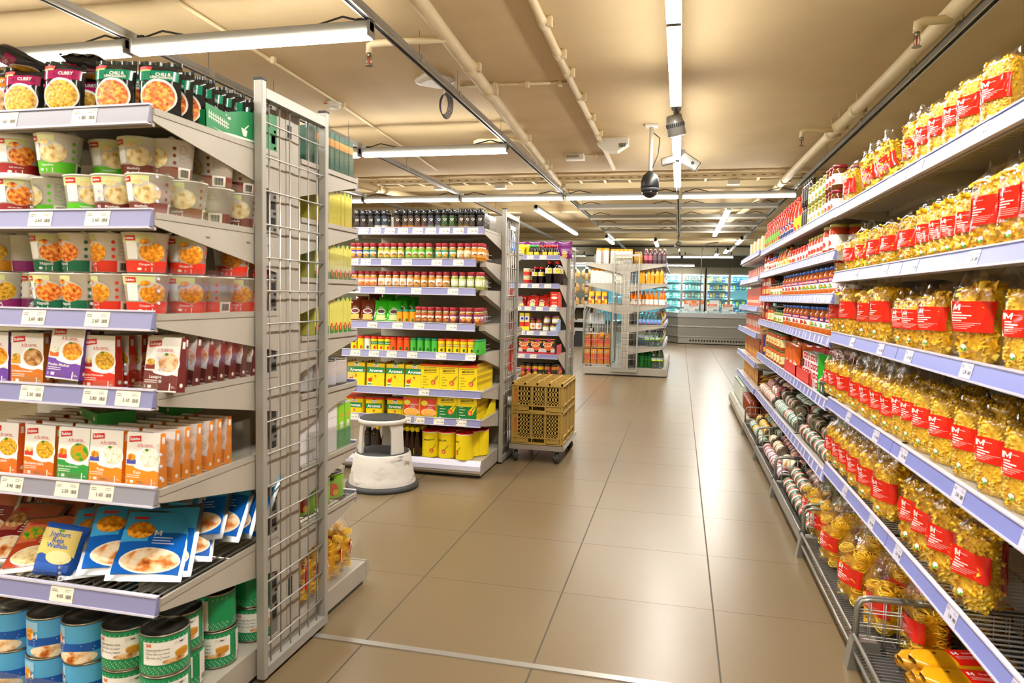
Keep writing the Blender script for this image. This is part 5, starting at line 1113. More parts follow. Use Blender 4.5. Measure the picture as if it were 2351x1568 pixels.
# clear dividers and front stops of the front side
I4 = Matrix.Identity(4)
for i, (px, zz, hgt) in enumerate([(65, 1, .10), (220, 1, .10), (352, 1, .12), (60, 2, .10), (198, 2, .12), (344, 2, .12), (352, 3, .12), (275, 3, .11), (352, 4, .12), (110, 5, .08)]):
    x = atY(px, 600, F1).x if px < 340 else -1.249
    clear_plate(G1, I4, x, F1+.002, F1+(.40 if px > 340 else .3), Z1[zz]+.001, Z1[zz]+hgt, slope=0 if px > 340 else .02)
for zz in (3, 4):
    for px in (70, 155, 235, 330):
        x = atY(px, 900, F1).x; m = MB(); m.box(x-.03, x+.03, F1+.002, F1+.004, Z1[zz]+.001, Z1[zz]+.028, 'clear'); part('front_stop', m, G1)
m = MB(); m.prism([(F1-.003, zb-.01), (F1+.0, zb+.07), (F1+.002, zb+.07), (F1, zb-.01)], 'x', XE-L1, XE-.002, 'clear'); part('base_guard', m, G1)
# ---------------------------------------------------------------- back side of gondola 1 (faces the next aisle)
B1 = GY+D1b
def bside(proto, zi, ys, txt, grp, x0=-1.262, dx=.1, cols=1, rz=PI, levels=1, lh=.1, sc=1, xo=0):
    for c in range(cols):
        for i, y in enumerate(ys):
            for l in range(levels):
                proto.put((x0-xo-c*dx, y, Z1B[zi]+.001+l*lh if zi is not None else .098+l*lh), rz+R_(rnd.uniform(-1.5, 1.5)), '%s, %s from the aisle edge%s%s' % (txt, nth(i), ', upper layer' if l else '', ', inner file' if c else ''), grp, sc=sc)
kn = card('soup_box', 'soup box', .10, .036, .145, '#0f6a46', lambda m, S: (m.rect(S, -.05, .10, .05, .128, '#e8962a', .0005), logo_knorr(m, S, 0, .115, 1.6), m.ell(S, 0, .045, .03, .022, 'f_red', .001, 14)), '#14583e',
          lambda m, S: (m.rect(S, -.018, .095, .018, .122, '#e8962a'), m.lines(S, -.014, .014, .08, .007, 7, '#8fae9a', .0015)))
ye = card('pasta_sauce_box', 'food box', .10, .029, .135, '#e6cf3c', lambda m, S: m.ell(S, 0, .05, .03, .025, 'f_red', .001, 14), '#dfd04a', lambda m, S: (m.poly(S, [(-.010, .135), (.010, .135), (0, .118)], '#2c6a30'), m.lines(S, -.01, .01, .08, .006, 6, '#b8a93a', .0012)))
ye2 = card('pasta_sauce_box', 'food box', .10, .034, .135, '#d8cf4a', lambda m, S: m.ell(S, 0, .05, .03, .025, 'f_red', .001, 14), '#d3cf5e', lambda m, S: (m.poly(S, [(-.012, .135), (.012, .135), (0, .118)], '#2c6a30'), m.rect(S, -.015, .0, .015, .03, '#2f7a3a'), m.ell(S, 0, .026, .009, .016, '#e0402a', .001, 12), m.ell(S, 0, .024, .004, .009, '#f0a040', .0015, 10), m.lines(S, -.01, .01, .095, .007, 6, '#b8b040', .0012)))
bside(kn, 0, [2.555-.038*i for i in range(8)], 'green and orange soup box standing on edge on the top rear shelf', 'soup boxes at the back of the nearest gondola', xo=.05)
bside(ye, 1, [2.55-.031*i for i in range(9)], 'thin yellow box on the second rear shelf', 'yellow boxes at the back of the nearest gondola', xo=.05)
bside(ye2, 2, [2.545-.036*i for i in range(8)], 'yellow green box with peppers on the third rear shelf', 'pepper boxes on the third rear shelf', xo=.05)
bside(ye2, 3, [2.545-.036*i for i in range(8)], 'yellow green box with peppers on the fourth rear shelf', 'pepper boxes on the fourth rear shelf', xo=.05)
wt = tin('white_tin', .040, .100, '#dcd8d4', lambda m, S: (m.lines(S, -.06, -.02, .085, .006, 11, '#9a96a0', .001), m.bars(S, -.012, .012, .015, .04, 'ink', .001, 7), m.lines(S, .02, .06, .085, .006, 11, '#9a96a0', .001), m.rect(S, .08, .01, .12, .09, '#b87a5a', .001, 5)))
bside(wt, 4, [2.515-.088*i for i in range(5)], 'white paper labelled tin on the fifth rear shelf', 'white tins on the fifth rear shelf', xo=.04, cols=2, dx=.09)
def tetra_ops(m, S): m.rect(S, -.03, 0, .03, .07, '#3f9a6a', .0004); m.rect(S, -.018, .075, .012, .1, '#dfe8d4', .0008); m.ell(S, -.005, .125, .01, .008, '#f0962a', .0008, 10); m.lines(S, -.02, .02, .055, .008, 5, '#8fc8a0', .0012)
te = card('sauce_carton', 'carton', .060, .050, .170, '#8fd02a', tetra_ops, '#8fd02a', lambda m, S: (m.rect(S, -.025, 0, .025, .07, '#3f9a6a'), m.rect(S, -.012, .075, .012, .1, '#dfe8d4', .0008), m.ell(S, .0, .125, .01, .008, '#f0962a', .0008, 10), m.lines(S, -.02, .02, .055, .008, 5, '#8fc8a0', .0012)), '#7abf20',
          parts=(('fold_flap', MB().prism([(-.026, .168), (.026, .168), (.022, .176), (-.022, .176)], 'x', -.030, .030, '#e8ecdc')),))
bside(te, 5, [2.545-.053*i for i in range(7)], 'lime green sauce carton on the sixth rear shelf', 'green cartons on the sixth rear shelf', xo=.035, cols=2, dx=.064)
m = MB(); zz = Z1B[5]+.0015
m.prism([(2.10, zz), (2.44, zz), (2.44, zz+.19), (2.30, zz+.185), (2.20, zz+.15), (2.10, zz+.14)], 'x', -1.262, -1.260, '#e6e2e2'); m.box(-1.40, -1.262, 2.10, 2.102, zz, zz+.14, '#e6e2e2'); m.box(-1.262, -1.2595, 2.10, 2.44, zz+.128, zz+.130, '#b8b4b4')
tag(link('shipping_tray', m.mesh('shipping_tray')), 'plain white cardboard tray side around the green cartons at the rear', 'cardboard tray')
gt = tin('fruit_tin', .052, .100, '#7fc018', lambda m, S: (m.ell(S, -.06, .04, .02, .025, '#d8402a', .001, 14), m.ell(S, -.05, .028, .012, .012, '#f0b020', .0015, 10), m.ell(S, -.07, .08, .014, .008, '#1a1a18', .001, 10), m.ell(S, .07, .04, .02, .022, '#d8402a', .001, 14), m.ell(S, .085, .06, .014, .01, '#f2efe0', .0015, 10), m.rect(S, -.02, .03, .02, .07, '#9ad03a', .001, 4)))
bside(gt, 6, [2.50-.112*i for i in range(4)], 'lime green fruit tin on the lowest rear shelf', 'fruit tins on the lowest rear shelf', xo=.058, cols=1, rz=PI/2+.3)
for i, y in enumerate((2.56, 2.46, 2.38, 2.28, 2.19)):
    PB['fine'].put((-1.325, y, .10), R_(150+i*8), 'bag of fine yellow noodles on the rear base of the nearest gondola, %s from the aisle edge' % nth(i), 'noodle bags on the rear base', rx=R_((0, 4, -10, 3, 6)[i]), sc=(.92, .95, .98))
for zi, ya in ((1, 2.33), (2, 2.3), (4, 2.28), (5, 2.3), (6, 2.28), (0, 2.3)):
    m = MB(); m.prism([(ya-.1, Z1B[zi]+.002), (B1-.006, Z1B[zi]+.002), (B1-.006, Z1B[zi]+.09), (ya-.1, Z1B[zi]+.15 if zi == 0 else Z1B[zi]+.11)], 'x', -1.2535, -1.2515, 'clear'); part('clear_divider', m, G1)
m = MB(); m.prism([(2.2, .098), (2.66, .098), (2.64, .2), (2.2, .14)], 'x', -1.2535, -1.2515, 'clear'); part('clear_divider', m, G1)
# ================================================================ goods on gondola 2
F2 = GY2-D2; zz2 = [z+.001 for z in Z2]
def xg(px, y): return atY(px, 700, y).x
def rowof(lst, y, z, scale, x0, fac, desc, grp, depth=(1,), dy=.05, tall=1):
    pass
c1 = lambda v: 800+v/4.7525
c2 = lambda v: 800+v/4.1275
def put_row(P, names, items, y, z, conv, desc, grp, rz=(-12, 12), depth=1, dy=.048, sc=1.0):
    for i, (k, cx) in enumerate(items):
        x = xg(conv(cx), y)
        for j in range(depth if not callable(depth) else depth(i)):
            P[k].put((x+.002*j, y+dy*j+rnd.uniform(-.003, .003), z), R_(rnd.uniform(*rz)+22), '%s %s, %s from the left%s' % (names.get(k, k), desc, nth(i), '' if j == 0 else ', %s behind' % nth(j-1)), grp, sc=sc)
MN = {'black': 'black pepper mill', 'white': 'white salt mill with dark label', 'chili': 'chili mill', 'orange': 'orange spice mill', 'grey': 'grey green spice mill', 'green': 'green herb mill', 'gold': 'golden spice mill'}
put_row(ML, MN, list(zip('black black black white white chili orange orange chili chili grey grey green green gold gold black black'.split(), [97, 160, 240, 317, 388, 525, 612, 678, 748, 820, 890, 972, 1040, 1122, 1222, 1280, 1337, 1425])), F2+.035, zz2[0], c1, 'on the top spice shelf', 'spice mills', depth=2, dy=.05, sc=(1.05, 1.05, 1))
SNM = lambda k: k
SD = {k: v+' labelled spice jar' for k, v in dict(curry='pale', purple='purple', teal='teal', olive='olive', green='green', carrot='green and orange', brown='cream', pink='pink', white='white', amber='amber', lime='lime', red='red', magenta='magenta').items()}
put_row(SP, SD, list(zip('purple purple teal teal olive olive olive olive green green green green carrot carrot carrot brown brown amber amber'.split(), [55, 118, 195, 268, 360, 420, 492, 568, 657, 722, 795, 876, 980, 1045, 1128, 1215, 1295, 1368, 1430])), F2+.035, zz2[1], c1, 'on the second spice shelf', 'spice jars on the second shelf', depth=2, dy=.05, sc=(1.15, 1.15, 1.1))
put_row(SP, SD, list(zip('pink pink pink pink white white white white white amber amber amber white amber lime lime lime lime'.split(), [72, 142, 210, 275, 362, 435, 517, 592, 672, 747, 825, 910, 988, 1066, 1158, 1238, 1330, 1418])), F2+.035, zz2[2], c1, 'on the third spice shelf', 'spice jars on the third shelf', depth=2, dy=.052, sc=(1.15, 1.15, 1.1))
put_row(SP, SD, list(zip('red red red red red magenta magenta magenta magenta'.split(), [768, 832, 900, 988, 1068, 1145, 1250, 1315, 1408])), F2+.035, zz2[3], c1, 'on the fourth spice shelf', 'spice jars on the fourth shelf', depth=2, dy=.052, sc=(1.15, 1.15, 1.1))
for zi, n, k in ((1, 5, 'amber'), (2, 5, 'lime'), (3, 5, 'magenta')):
    for j in range(n):
        SP[k].put((-1.318, F2+.09+.05*j, zz2[zi]), R_(40+20*j), '%s in the file along the end of the %s shelf, %s back' % (SD[k], ORD[zi], nth(j)), 'spice jars along the shelf ends', sc=(1.12, 1.12, 1.1))
for j in range(4): ML['black'].put((-1.31, F2+.11+.055*j, zz2[0]), R_(40), 'black pepper mill in the file along the top shelf end, %s back' % nth(j), 'spice mills')
for i, (k, cx, dy, dz, rx, rz) in enumerate([('brown', 65, .05, 0, -22, 12), ('brown', 205, .04, 0, -20, 14), ('brown', 130, .12, .02, -15, 5), ('brown', 280, .14, .05, -14, 8), ('green', 350, .04, 0, -24, 14), ('green', 400, .09, .02, -20, 18), ('green', 490, .05, 0, -24, 14), ('green', 430, .14, .045, -16, 10), ('green', 560, .10, .02, -22, 12), ('green', 590, .16, .03, -16, 10), ('green', 650, .18, .02, -14, 14), ('green', 690, .24, .02, -14, 14)]):
    SAC[k].put((xg(c1(cx), F2+dy), F2+dy, zz2[3]+dz), R_(rz), '%s spice sachet leaning on the fourth shelf, %s from the left' % ({'brown': 'glossy brown', 'green': 'bright green'}[k], nth(i)), 'spice sachets', rx=R_(rx), sc=(1.05, 1.1, 1.3))
put_row(SH, {'kids': 'orange seasoning shaker with teal cap'}, [('kids', 562), ('kids', 632), ('kids', 702)], F2+.035, zz2[3], c1, 'between sachets and jars on the fourth shelf', 'teal capped shakers', sc=(1, 1, 1.1))
SHN_ = {'yellow': 'yellow seasoning shaker', 'white': 'white seasoning shaker', 'aromat': 'yellow and green seasoning shaker', 'orange': 'orange seasoning shaker', 'green': 'green seasoning shaker', 'mirador': 'golden yellow seasoning shaker'}
put_row(SH, SHN_, list(zip('yellow yellow white aromat aromat aromat orange orange orange green green green green mirador mirador mirador mirador mirador green'.split(), [55, 120, 185, 250, 315, 375, 430, 495, 558, 620, 688, 757, 822, 888, 960, 1030, 1098, 1170, 1230])), F2+.032, zz2[4], c2, 'on the fifth shelf', 'seasoning shakers', rz=(-8, 8), depth=3, dy=.05, sc=(1.05, 1.05, 1.16))
for i, cx in enumerate((85, 270, 455, 637)):
    for j in range(3): AB.put((xg(c2(cx), F2+.03)+.002*j, F2+.03+.045*j, zz2[5]), R_(rnd.uniform(-1, 2)), 'yellow green stock box on the sixth shelf, %s from the left%s' % (nth(i), '' if not j else ', %s behind' % nth(j-1)), 'stock boxes on the sixth shelf', rx=R_(-3), sc=(1.45, 1, 1.37))
for i, cx in enumerate((785, 962, 1145)):
    for j in range(6 if i < 2 else 14): MBX.put((xg(c2(cx), F2+.02)+.001*j, F2+.022+.0245*j, zz2[5]), R_(rnd.uniform(-1, 1)), 'all yellow stock box on the sixth shelf, %s file, %s back' % (ORD[i], nth(j)), 'yellow boxes on the sixth shelf', sc=(1.5, 1, 1.45))
for i, (cx, dy) in enumerate(((85, 0), (262, 0), (470, .02), (190, .13), (60, .13), (330, .16))): ATUB.put((xg(c2(cx), F2+.06+dy), F2+.06+dy, zz2[6]), R_(12 if i == 1 else 4), 'yellow green stock tub with red lid on the seventh shelf, %s from the left' % ORD[i], 'stock tubs on the seventh shelf', sc=(1.42, 1.3, 1.4))
for i, cx in enumerate((603, 768)):
    for j in range(4): MSACH.put((xg(c2(cx), F2+.03)+.002*j, F2+.026+.03*j, zz2[6]+.002), R_(0), 'yellow sachet with red lower half on the seventh shelf, %s file, %s back' % (ORD[i], nth(j)), 'stock sachets', rx=R_(-8), sc=(1.45, 1.2, 1.32))
for i, cx in enumerate((952, 1140)):
    for j in range(5 if i == 0 else 11): MGX.put((xg(c2(cx), F2+.02), F2+.022+.027*j, zz2[6]), R_(rnd.uniform(-1, 1)), 'yellow and dark green stock box, seventh shelf, %s file, %s back' % (ORD[i], nth(j)), 'green stock boxes', sc=(1.5, 1, 1.46))
m = MB(); x = -1.262
m.prism([(F2+.08, zz2[6]), (F2+.42, zz2[6]), (F2+.42, zz2[6]+.11), (F2+.33, zz2[6]+.105), (F2+.16, zz2[6]+.03), (F2+.08, zz2[6]+.02)], 'x', x, x+.002, '#f2dc10'); m.box(x-.1, x, F2+.42, F2+.422, zz2[6], zz2[6]+.11, '#f2dc10')
tag(link('display_tray', m.mesh('display_tray')), 'yellow cardboard tray cut on a slant beside the green stock boxes', 'cardboard tray')
zb2 = .119
for i, (cx, dy) in enumerate(((795, .02), (952, .02), (1118, .0), (870, .14), (1030, .14), (1190, .12), (1305, .17), (950, .27), (1110, .27), (1240, .28))):
    y = F2+.05+dy; MTUB.put((xg(c2(cx), y) if cx < 1300 else -1.312, y, zb2), R_((5, -25, -60, 10, 20, -70, -40, 0, 10, 20)[i]), 'round yellow stock tub with red cap on the base, %s from the left' % nth(i), 'round stock tubs on the base', sc=(1.38, 1.38, 1.28))
k = 0
for r in range(5):
    for i in range(9):
        cx = 290+i*47+(r % 2)*18
        y = F2+.05+.065*r; x = xg(c2(cx), F2+.05)+(r*.004)
        if r < 1 and i < 5 and i % 2: continue
        k += 1; MAGGI.put((x, y, zb2), R_(180+rnd.uniform(-40, 40)), 'dark sauce bottle with yellow spout cap, row %s, %s from the left' % (ORD[r], nth(i)), 'yellow capped bottles on the base', sc=(1.15, 1.15, 1.22))
for j, (x, y) in enumerate(((-2.05, F2+.12), (-1.98, F2+.15), (-2.12, F2+.16), (-1.9, F2+.2))): JR['dark'].put((x, y, zb2), 0, 'dark glass bottle behind the step stool on the base, %s' % ORD[j], 'dark bottles on the base')
for zi, w_ in ((1, 1), (2, 1), (3, 1), (4, 1)):          # wire end guards and clear stops
    m = MB(); x = -1.288; z0 = Z2[zi]+.004
    for h_ in (.02, .05): m.tube([(x, F2+.03, z0+h_), (x, F2+.3, z0+h_-.002), (x, F2+.34, z0+h_)], .0028, 'wire_metal', 6)
    m.tube([(x, F2+.03, z0-.01), (x, F2+.03, z0+.052)], .003, 'wire_metal', 6); m.tube([(x, F2+.2, z0-.01), (x, F2+.2, z0+.05)], .0028, 'wire_metal', 6)
    part('wire_end_guard', m, G2)
for zi in range(4):
    m = MB(); m.box(XE-L1+.05, XE-.07, F2+.006, F2+.008, Z2[zi]+.002, Z2[zi]+.034, 'clear'); part('front_stop', m, G2)
for zi, hh in ((0, .10), (2, .10), (3, .10)): clear_plate(G2, I4, -1.292 if zi else -1.2505, F2+.02, F2+.32, Z2[zi]+.001, Z2[zi]+hh)
for px in (c2(170), c2(355), c2(540), c2(700)): clear_plate(G2, I4, xg(px, F2), F2+.004, F2+.12, Z2[5]+.001, Z2[5]+.07)
# things on the far side of gondola 2
for i, y in enumerate((5.56, 5.50, 5.44, 5.38)):
    m = MB(); m.box(-.006, .006, -.05, .05, 0, .15, '#3d8fd8g', .004); m.box(.006, .0065, -.04, .04, .02, .12, '#dfe8f2'); o = link('snack_packet', m.mesh('snack_packet')); o.location = (-1.30, y-.02, 1.551+.02); o.rotation_euler = (0, R_(4*i-6), R_(8)); tag(o, 'blue packet hanging at the rear of the spice gondola, %s' % ORD[i], 'snack packet', 'blue packets')
rb = plainbox(.09, .05, .07, '#d5241eg', None, lambda m, S: m.text(S, 'X', 0, .035, .03, '#f0ece8'), 'snack_box', 'snack box')
for i, (y, z) in enumerate(((5.5, 1.201), (5.44, 1.201), (5.5, .951), (5.44, .951), (5.52, .621), (5.46, .621), (5.52, .695), (5.46, .695), (5.5, .769))): rb.put((-1.31, y, z), R_(90), 'small red snack box on the rear shelves of the spice gondola, %s' % ORD[i], 'red snack boxes')
# ================================================================ gondola 3
F3 = GY3-D3; zz3 = [z+.001 for z in Z3]
soyp = [(.030, 0), (.034, .006), (.032, .05), (.034, .09), (.034, .15), (.028, .17), (.012, .19), (.012, .20)]
SOY = turned('soy_sauce_bottle', 'soy sauce', soyp, '#1a0f0bg', [(.014, .195), (.0155, .196), (.0155, .215), (.013, .222)], '#d3342cg', (.105, .155, .034, .2), '#eadfd8', lambda m, S: (m.rect(S, -.026, .108, .026, .15, '#f0e04a', .001, 8), m.rect(S, .028, .107, .036, .153, '#4a4a9a', .001, 2), m.text(S, 'SOY', 0, .13, .03, '#26221e', .0016)), 22)
SSO = turned('soy_sauce_bottle', 'soy sauce', [(.028, 0), (.032, .006), (.030, .04), (.014, .085), (.012, .10)], '#20140eg', [(.017, .098), (.018, .10), (.018, .118), (.014, .122)], '#d3342cg', (.015, .045, .031, .06), '#e8c83a', None, 20)
SSG = turned('soy_sauce_bottle', 'soy sauce', [(.028, 0), (.032, .006), (.030, .04), (.014, .085), (.012, .10)], '#20180eg', [(.017, .098), (.018, .10), (.018, .118), (.014, .122)], '#3aa04ag', (.015, .045, .031, .06), '#d8c83a', None, 20)
def gx(px, y): return atY(px, 700, y).x
for i, (P_, px, dy) in enumerate([(SSG, 1217, 0), (SSG, 1230, 0), (SSG, 1223, .06), (SSO, 1249, 0), (SSO, 1262, 0), (SSO, 1274, 0), (SSO, 1256, .07), (SSO, 1268, .07), (SSO, 1238, .08), (SSO, 1283, .1)]):
    P_.put((gx(px, F3+.04+dy) if px < 1280 else -1.31, F3+.04+dy, zz3[0]), 0, 'small soy sauce bottle with %s cap on the top shelf, %s from the left' % ('green' if P_ is SSG else 'red', nth(i)), 'small soy bottles', sc=1.0)
for i, (px, s_) in enumerate(((1227, .80), (1241, .80), (1259, 1.06), (1277, 1.06))):
    for j in range(3): SOY.put((gx(px, F3+.05)+.004*j, F3+.045+.075*j, zz3[1]), R_(20), '%s soy sauce bottle with red cap, second shelf, %s file, %s back' % ('short' if i < 2 else 'tall', ORD[i], ORD[j]), 'soy sauce bottles', sc=(s_*1.08, s_*1.08, s_*1.08))
mis = jar(.085, .036, '#e0c07ag', '#ece8e2g', '#cf2a2a', None, .9)
for i, (px, l) in enumerate(((1208, 0), (1208, 1), (1216, 0), (1216, 1))): mis.put((gx(px, F3+.05), F3+.05+.06*(i > 1), zz3[1]+l*.086), 0, 'red labelled paste jar left of the soy bottles, %s' % ('lower front', 'upper front', 'lower rear', 'upper rear')[i], 'paste jars')
rdb = sachet('#c8281c', 'f_mix', 'seaweed_bag', .06, .12)
for i, (px, dy, dz, rx) in enumerate(((1222, .04, 0, -14), (1222, .12, .10, -70), (1243, .05, 0, -20), (1252, .08, 0, -10), (1262, .16, .02, -10), (1200, .12, 0, -12), (1196, .04, 0, -40))): rdb.put((gx(px, F3+dy), F3+dy, zz3[2]+dz), R_(6*i-12), 'glossy red food bag on the third shelf behind the crates, %s' % ORD[i], 'red food bags', rx=R_(rx), sc=1.05)
rbx = plainbox(.085, .04, .085, '#e8381cg', '#d84a40', lambda m, S: (m.ell(S, 0, .02, .034, .014, 'f_rice', .001, 14), m.text(S, 'SUSHI', 0, .055, .05, '#f2ece4')), 'food_box', 'food box')
for j in range(5):
    for l in (0, 1): rbx.put((-1.30, F3+.03+.045*j, zz3[2]+.0855*l), 0, 'red food box at the end of the third shelf, %s back, %s' % (ORD[j], ('lower', 'upper')[l]), 'red food boxes')
dbx = plainbox(.06, .06, .165, '#f0e02a', '#e2ce20', lambda m, S: (m.rect(S, -.03, .09, .03, .165, '#d8d2cc', .0004), m.ell(S, 0, .115, .016, .012, '#3a3a9a', .001, 10), m.rect(S, -.03, .045, .03, .085, '#d8341e', .0005), m.rect(S, -.03, .14, .03, .165, '#f0d81a', .0008)), 'tea_box', 'tea box')
for i, px in enumerate((1201, 1211)):
    for j in range(2): dbx.put((gx(px, F3+.04), F3+.04+.065*j, zz3[3]), 0, 'tall yellow and red packet on the fourth shelf, %s' % ORD[i*2+j], 'yellow packets', sc=(.95, 1, 1.2))
pj = jar(.125, .036, '#8a4a1cg', '#6a2038g', '#f0ecea', ops_img('f_orange', .05), .9); pg = jar(.085, .036, '#a8a040g', '#7a1a5ag', '#eceae4', None, .92)
for i, (P_, px, l) in enumerate(((pj, 1224, 0), (pj, 1238, 0), (pg, 1254, 0), (pg, 1271, 0), (pg, 1256, 1), (pg, 1275, 1))):
    for j in range(2): P_.put((gx(px, F3+.05), F3+.05+.08*j, zz3[3]+.087*l), R_(20), '%s jar on the fourth shelf of the sauce gondola, %s' % ('tall brown paste' if P_ is pj else 'small green pickle', ORD[i*2+j]), 'paste and pickle jars', sc=(.9, .9, 1.15 if P_ is pj else 1))
for j in range(3):
    m = MB(); m.box(-.03, .03, -.02, .02, 0, .13, '#9ab4d8', .003); o = link('rice_paper_pack', m.mesh('rice_paper_pack')); o.location = (-1.29, F3+.06+.07*j, zz3[3]); tag(o, 'pale blue pack behind the clear divider on the fourth shelf, %s' % ORD[j], 'food pack', 'pale blue packs')
cur = card('curry_kit', 'curry kit', .118, .03, .15, '#2c2620', lambda m, S: (m.rect(S, -.059, .140, .059, .150, '#e8821c', .0006), m.ell(S, .006, .135, .018, .015, '#d81f7a', .0014, 14), m.ell(S, -.01, .095, .044, .022, '#e6d8c8', .001, 18), m.ell(S, -.01, .096, .036, .016, 'f_red', .0016, 18), m.ell(S, .035, .118, .018, .012, 'f_orange', .001, 10), m.ell(S, -.045, .118, .014, .010, 'f_orange', .001, 10), m.poly(S, [(-.05, .075), (.05, .075), (.04, .062), (0, .036), (-.04, .062)], '#e8641c', .001), m.rect(S, -.059, 0, -.02, .06, '#d8d2c8', .0005), m.rect(S, .02, 0, .059, .06, '#d8d2c8', .0005)), '#4a3c2a')
for i, px in enumerate((1207, 1234, 1262)):
    for j in range(2): cur.put((gx(px, F3+.03), F3+.03+.04*j, zz3[4]+.004), R_(3), 'dark curry kit with orange corner in the red tray, %s%s' % (ORD[i], ' behind' if j else ''), 'curry kits', sc=(1.12, 1, 1.15))
m = MB()
for i, px in enumerate((1207, 1234, 1262)): x = gx(px, F3+.01); m.box(x-.0655, x+.0655, F3+.006, F3+.009, zz3[4], zz3[4]+.032, '#b8283a'); 
m.box(gx(1207, F3)-.06, -1.26, F3+.009, F3+.1, zz3[4], zz3[4]+.003, '#b8283a'); m.box(-1.262, -1.259, F3+.006, F3+.3, zz3[4], zz3[4]+.11, '#c84a5a')
tag(link('display_tray', m.mesh('display_tray')), 'dark red cardboard tray holding the curry kits', 'cardboard tray')
cj = jar(.15, .040, '#b8701cg', '#26262ag', '#3a2c22', lambda m, S: (m.ell(S, 0, .09, .018, .016, '#d81f7a', .001, 12), m.ell(S, 0, .06, .026, .016, 'f_red', .001, 12), m.rect(S, -.04, .034, .04, .045, '#c8643a', .001, 6)), .84, .02); cy2 = jar(.15, .040, '#d8a81cg', '#26262ag', '#2c2a1c', lambda m, S: (m.ell(S, 0, .09, .018, .016, '#d81f7a', .001, 12), m.ell(S, 0, .06, .026, .012, '#e8d01c', .001, 12), m.rect(S, -.04, .034, .04, .048, '#f0d81c', .001, 6)), .84, .02)
for i, (P_, px) in enumerate(((cj, 1203), (cj, 1216), (cy2, 1232), (cy2, 1245), (cj, 1260), (cj, 1276))):
    for j in range(2): P_.put((gx(px, F3+.05), F3+.05+.085*j, zz3[5]), R_((20, 20, 15, 90, 60, -90)[i]), '%s curry sauce jar behind the crates, %s file, %s' % ('yellow' if P_ is cy2 else 'orange', ORD[i], ORD[j]), 'curry sauce jars', sc=(.9, .9, 1.05))
for j in range(4): cj.put((-1.30, F3+.13+.085*j, zz3[5]), R_(60), 'orange curry sauce jar along the shelf end, %s back' % ORD[j], 'curry sauce jars')
yb = sachet('#e8d21c', 'f_mix', 'snack_bag', .06, .13)
for i, px in enumerate((1190, 1198, 1206)): yb.put((gx(px, F3+.05), F3+.05+.04*i, zz3[0]), R_(-20), 'yellow food bag on the top shelf beside the mesh panel, %s' % ORD[i], 'yellow bags', rx=R_(-8))
pu = sachet('#7a1f7a', 'f_noodle', 'snack_bag', .075, .17); bk = sachet('#2e2620', 'f_brown', 'snack_bag', .07, .13)
for i in range(5): pu.put((-2.0+.17*i+.05, F3+.45, zz3[0]), R_(5-3*i), 'purple snack bag standing on the top shelf, %s from the left' % ORD[i], 'purple snack bags', sc=1.1)
for i in range(7): bk.put((-2.15+.11*i, F3+.28, zz3[0]), R_(rnd.uniform(-15, 15)), 'dark snack bag behind the small soy bottles, %s from the left' % ORD[i], 'dark snack bags')
# crisps hanging at the rear of gondola 3
cr = sachet('#1f9a6a', 'f_mix', 'crisp_bag', .10, .27); cp = sachet('#8a5ab8', 'f_noodle', 'crisp_bag', .09, .22); cd = sachet('#c83a4a', 'f_noodle', 'crisp_bag', .08, .2); cw = sachet('#c8b8c8', 'f_cream', 'crisp_bag', .08, .2)
for i, (P_, y, z, d) in enumerate(((cr, 8.72, .105, 'large green crisp bag standing at the rear base'), (cr, 8.6, .105, 'second green crisp bag at the rear base'), (cp, 8.58, .501+.0, 'violet crisp bag leaning out behind the sauce gondola'), (cw, 8.6, .501, 'pale crisp bag beside the violet one'), (cd, 8.56, .801, 'dark pink crisp bag behind the sauce gondola'), (cw, 8.56, 1.101, 'pale pink crisp bag high behind the sauce gondola'))):
    P_.put((-1.30, y, z), R_(80), d+' of the mesh panel', None, rx=R_(-4))
# ================================================================ step stool, crates on a dolly
t = thing('step_stool', (-1.80, 4.10, 0), 'scuffed white plastic rolling step stool with black treads by the spice gondola', 'step stool')
noisy('scuffed', ['#6c6862', '#cfccc4', '#dedbd3', '#d8d5cd'], 7, .5, 6, stretch=(1, 1, 3.5), pos=[.30, .40, .5, .7])
flat('stool_white', '#dcd9d0', .45)
c = (-1.80, 4.10, 0)
m = MB(); m.lathe([(.228, .0), (.230, .018), (.220, .030), (.205, .034)], 48, 'rubber', c); part('rubber_skirt', m, t)
m = MB(); m.lathe([(.210, .034), (.205, .07), (.196, .085), (.194, .115), (.188, .130), (.178, .215), (.172, .222), (.165, .222)], 48, 'scuffed', c, cap=(0, 1)); part('lower_drum', m, t)
m = MB(); m.lathe([(.166, .222), (.164, .226)], 40, 'rubber', c); [m.lathe([(r, .2262), (r+.006, .2275), (r+.012, .2262)], 32, 'rubber', c, cap=(0, 0)) for r in (.04, .07, .10, .13)]; part('lower_tread', m, t)
m = MB(); m.lathe([(.14, .405), (.152, .408), (.154, .425), (.148, .435)], 48, 'stool_white', c); up = part('upper_step', m, t)
m = MB(); m.lathe([(.144, .4355), (.142, .439)], 40, 'rubber', c); [m.lathe([(r, .4392), (r+.006, .4404), (r+.012, .4392)], 32, 'rubber', c, cap=(0, 0)) for r in (.03, .06, .09, .115)]; part('upper_tread', m, up)
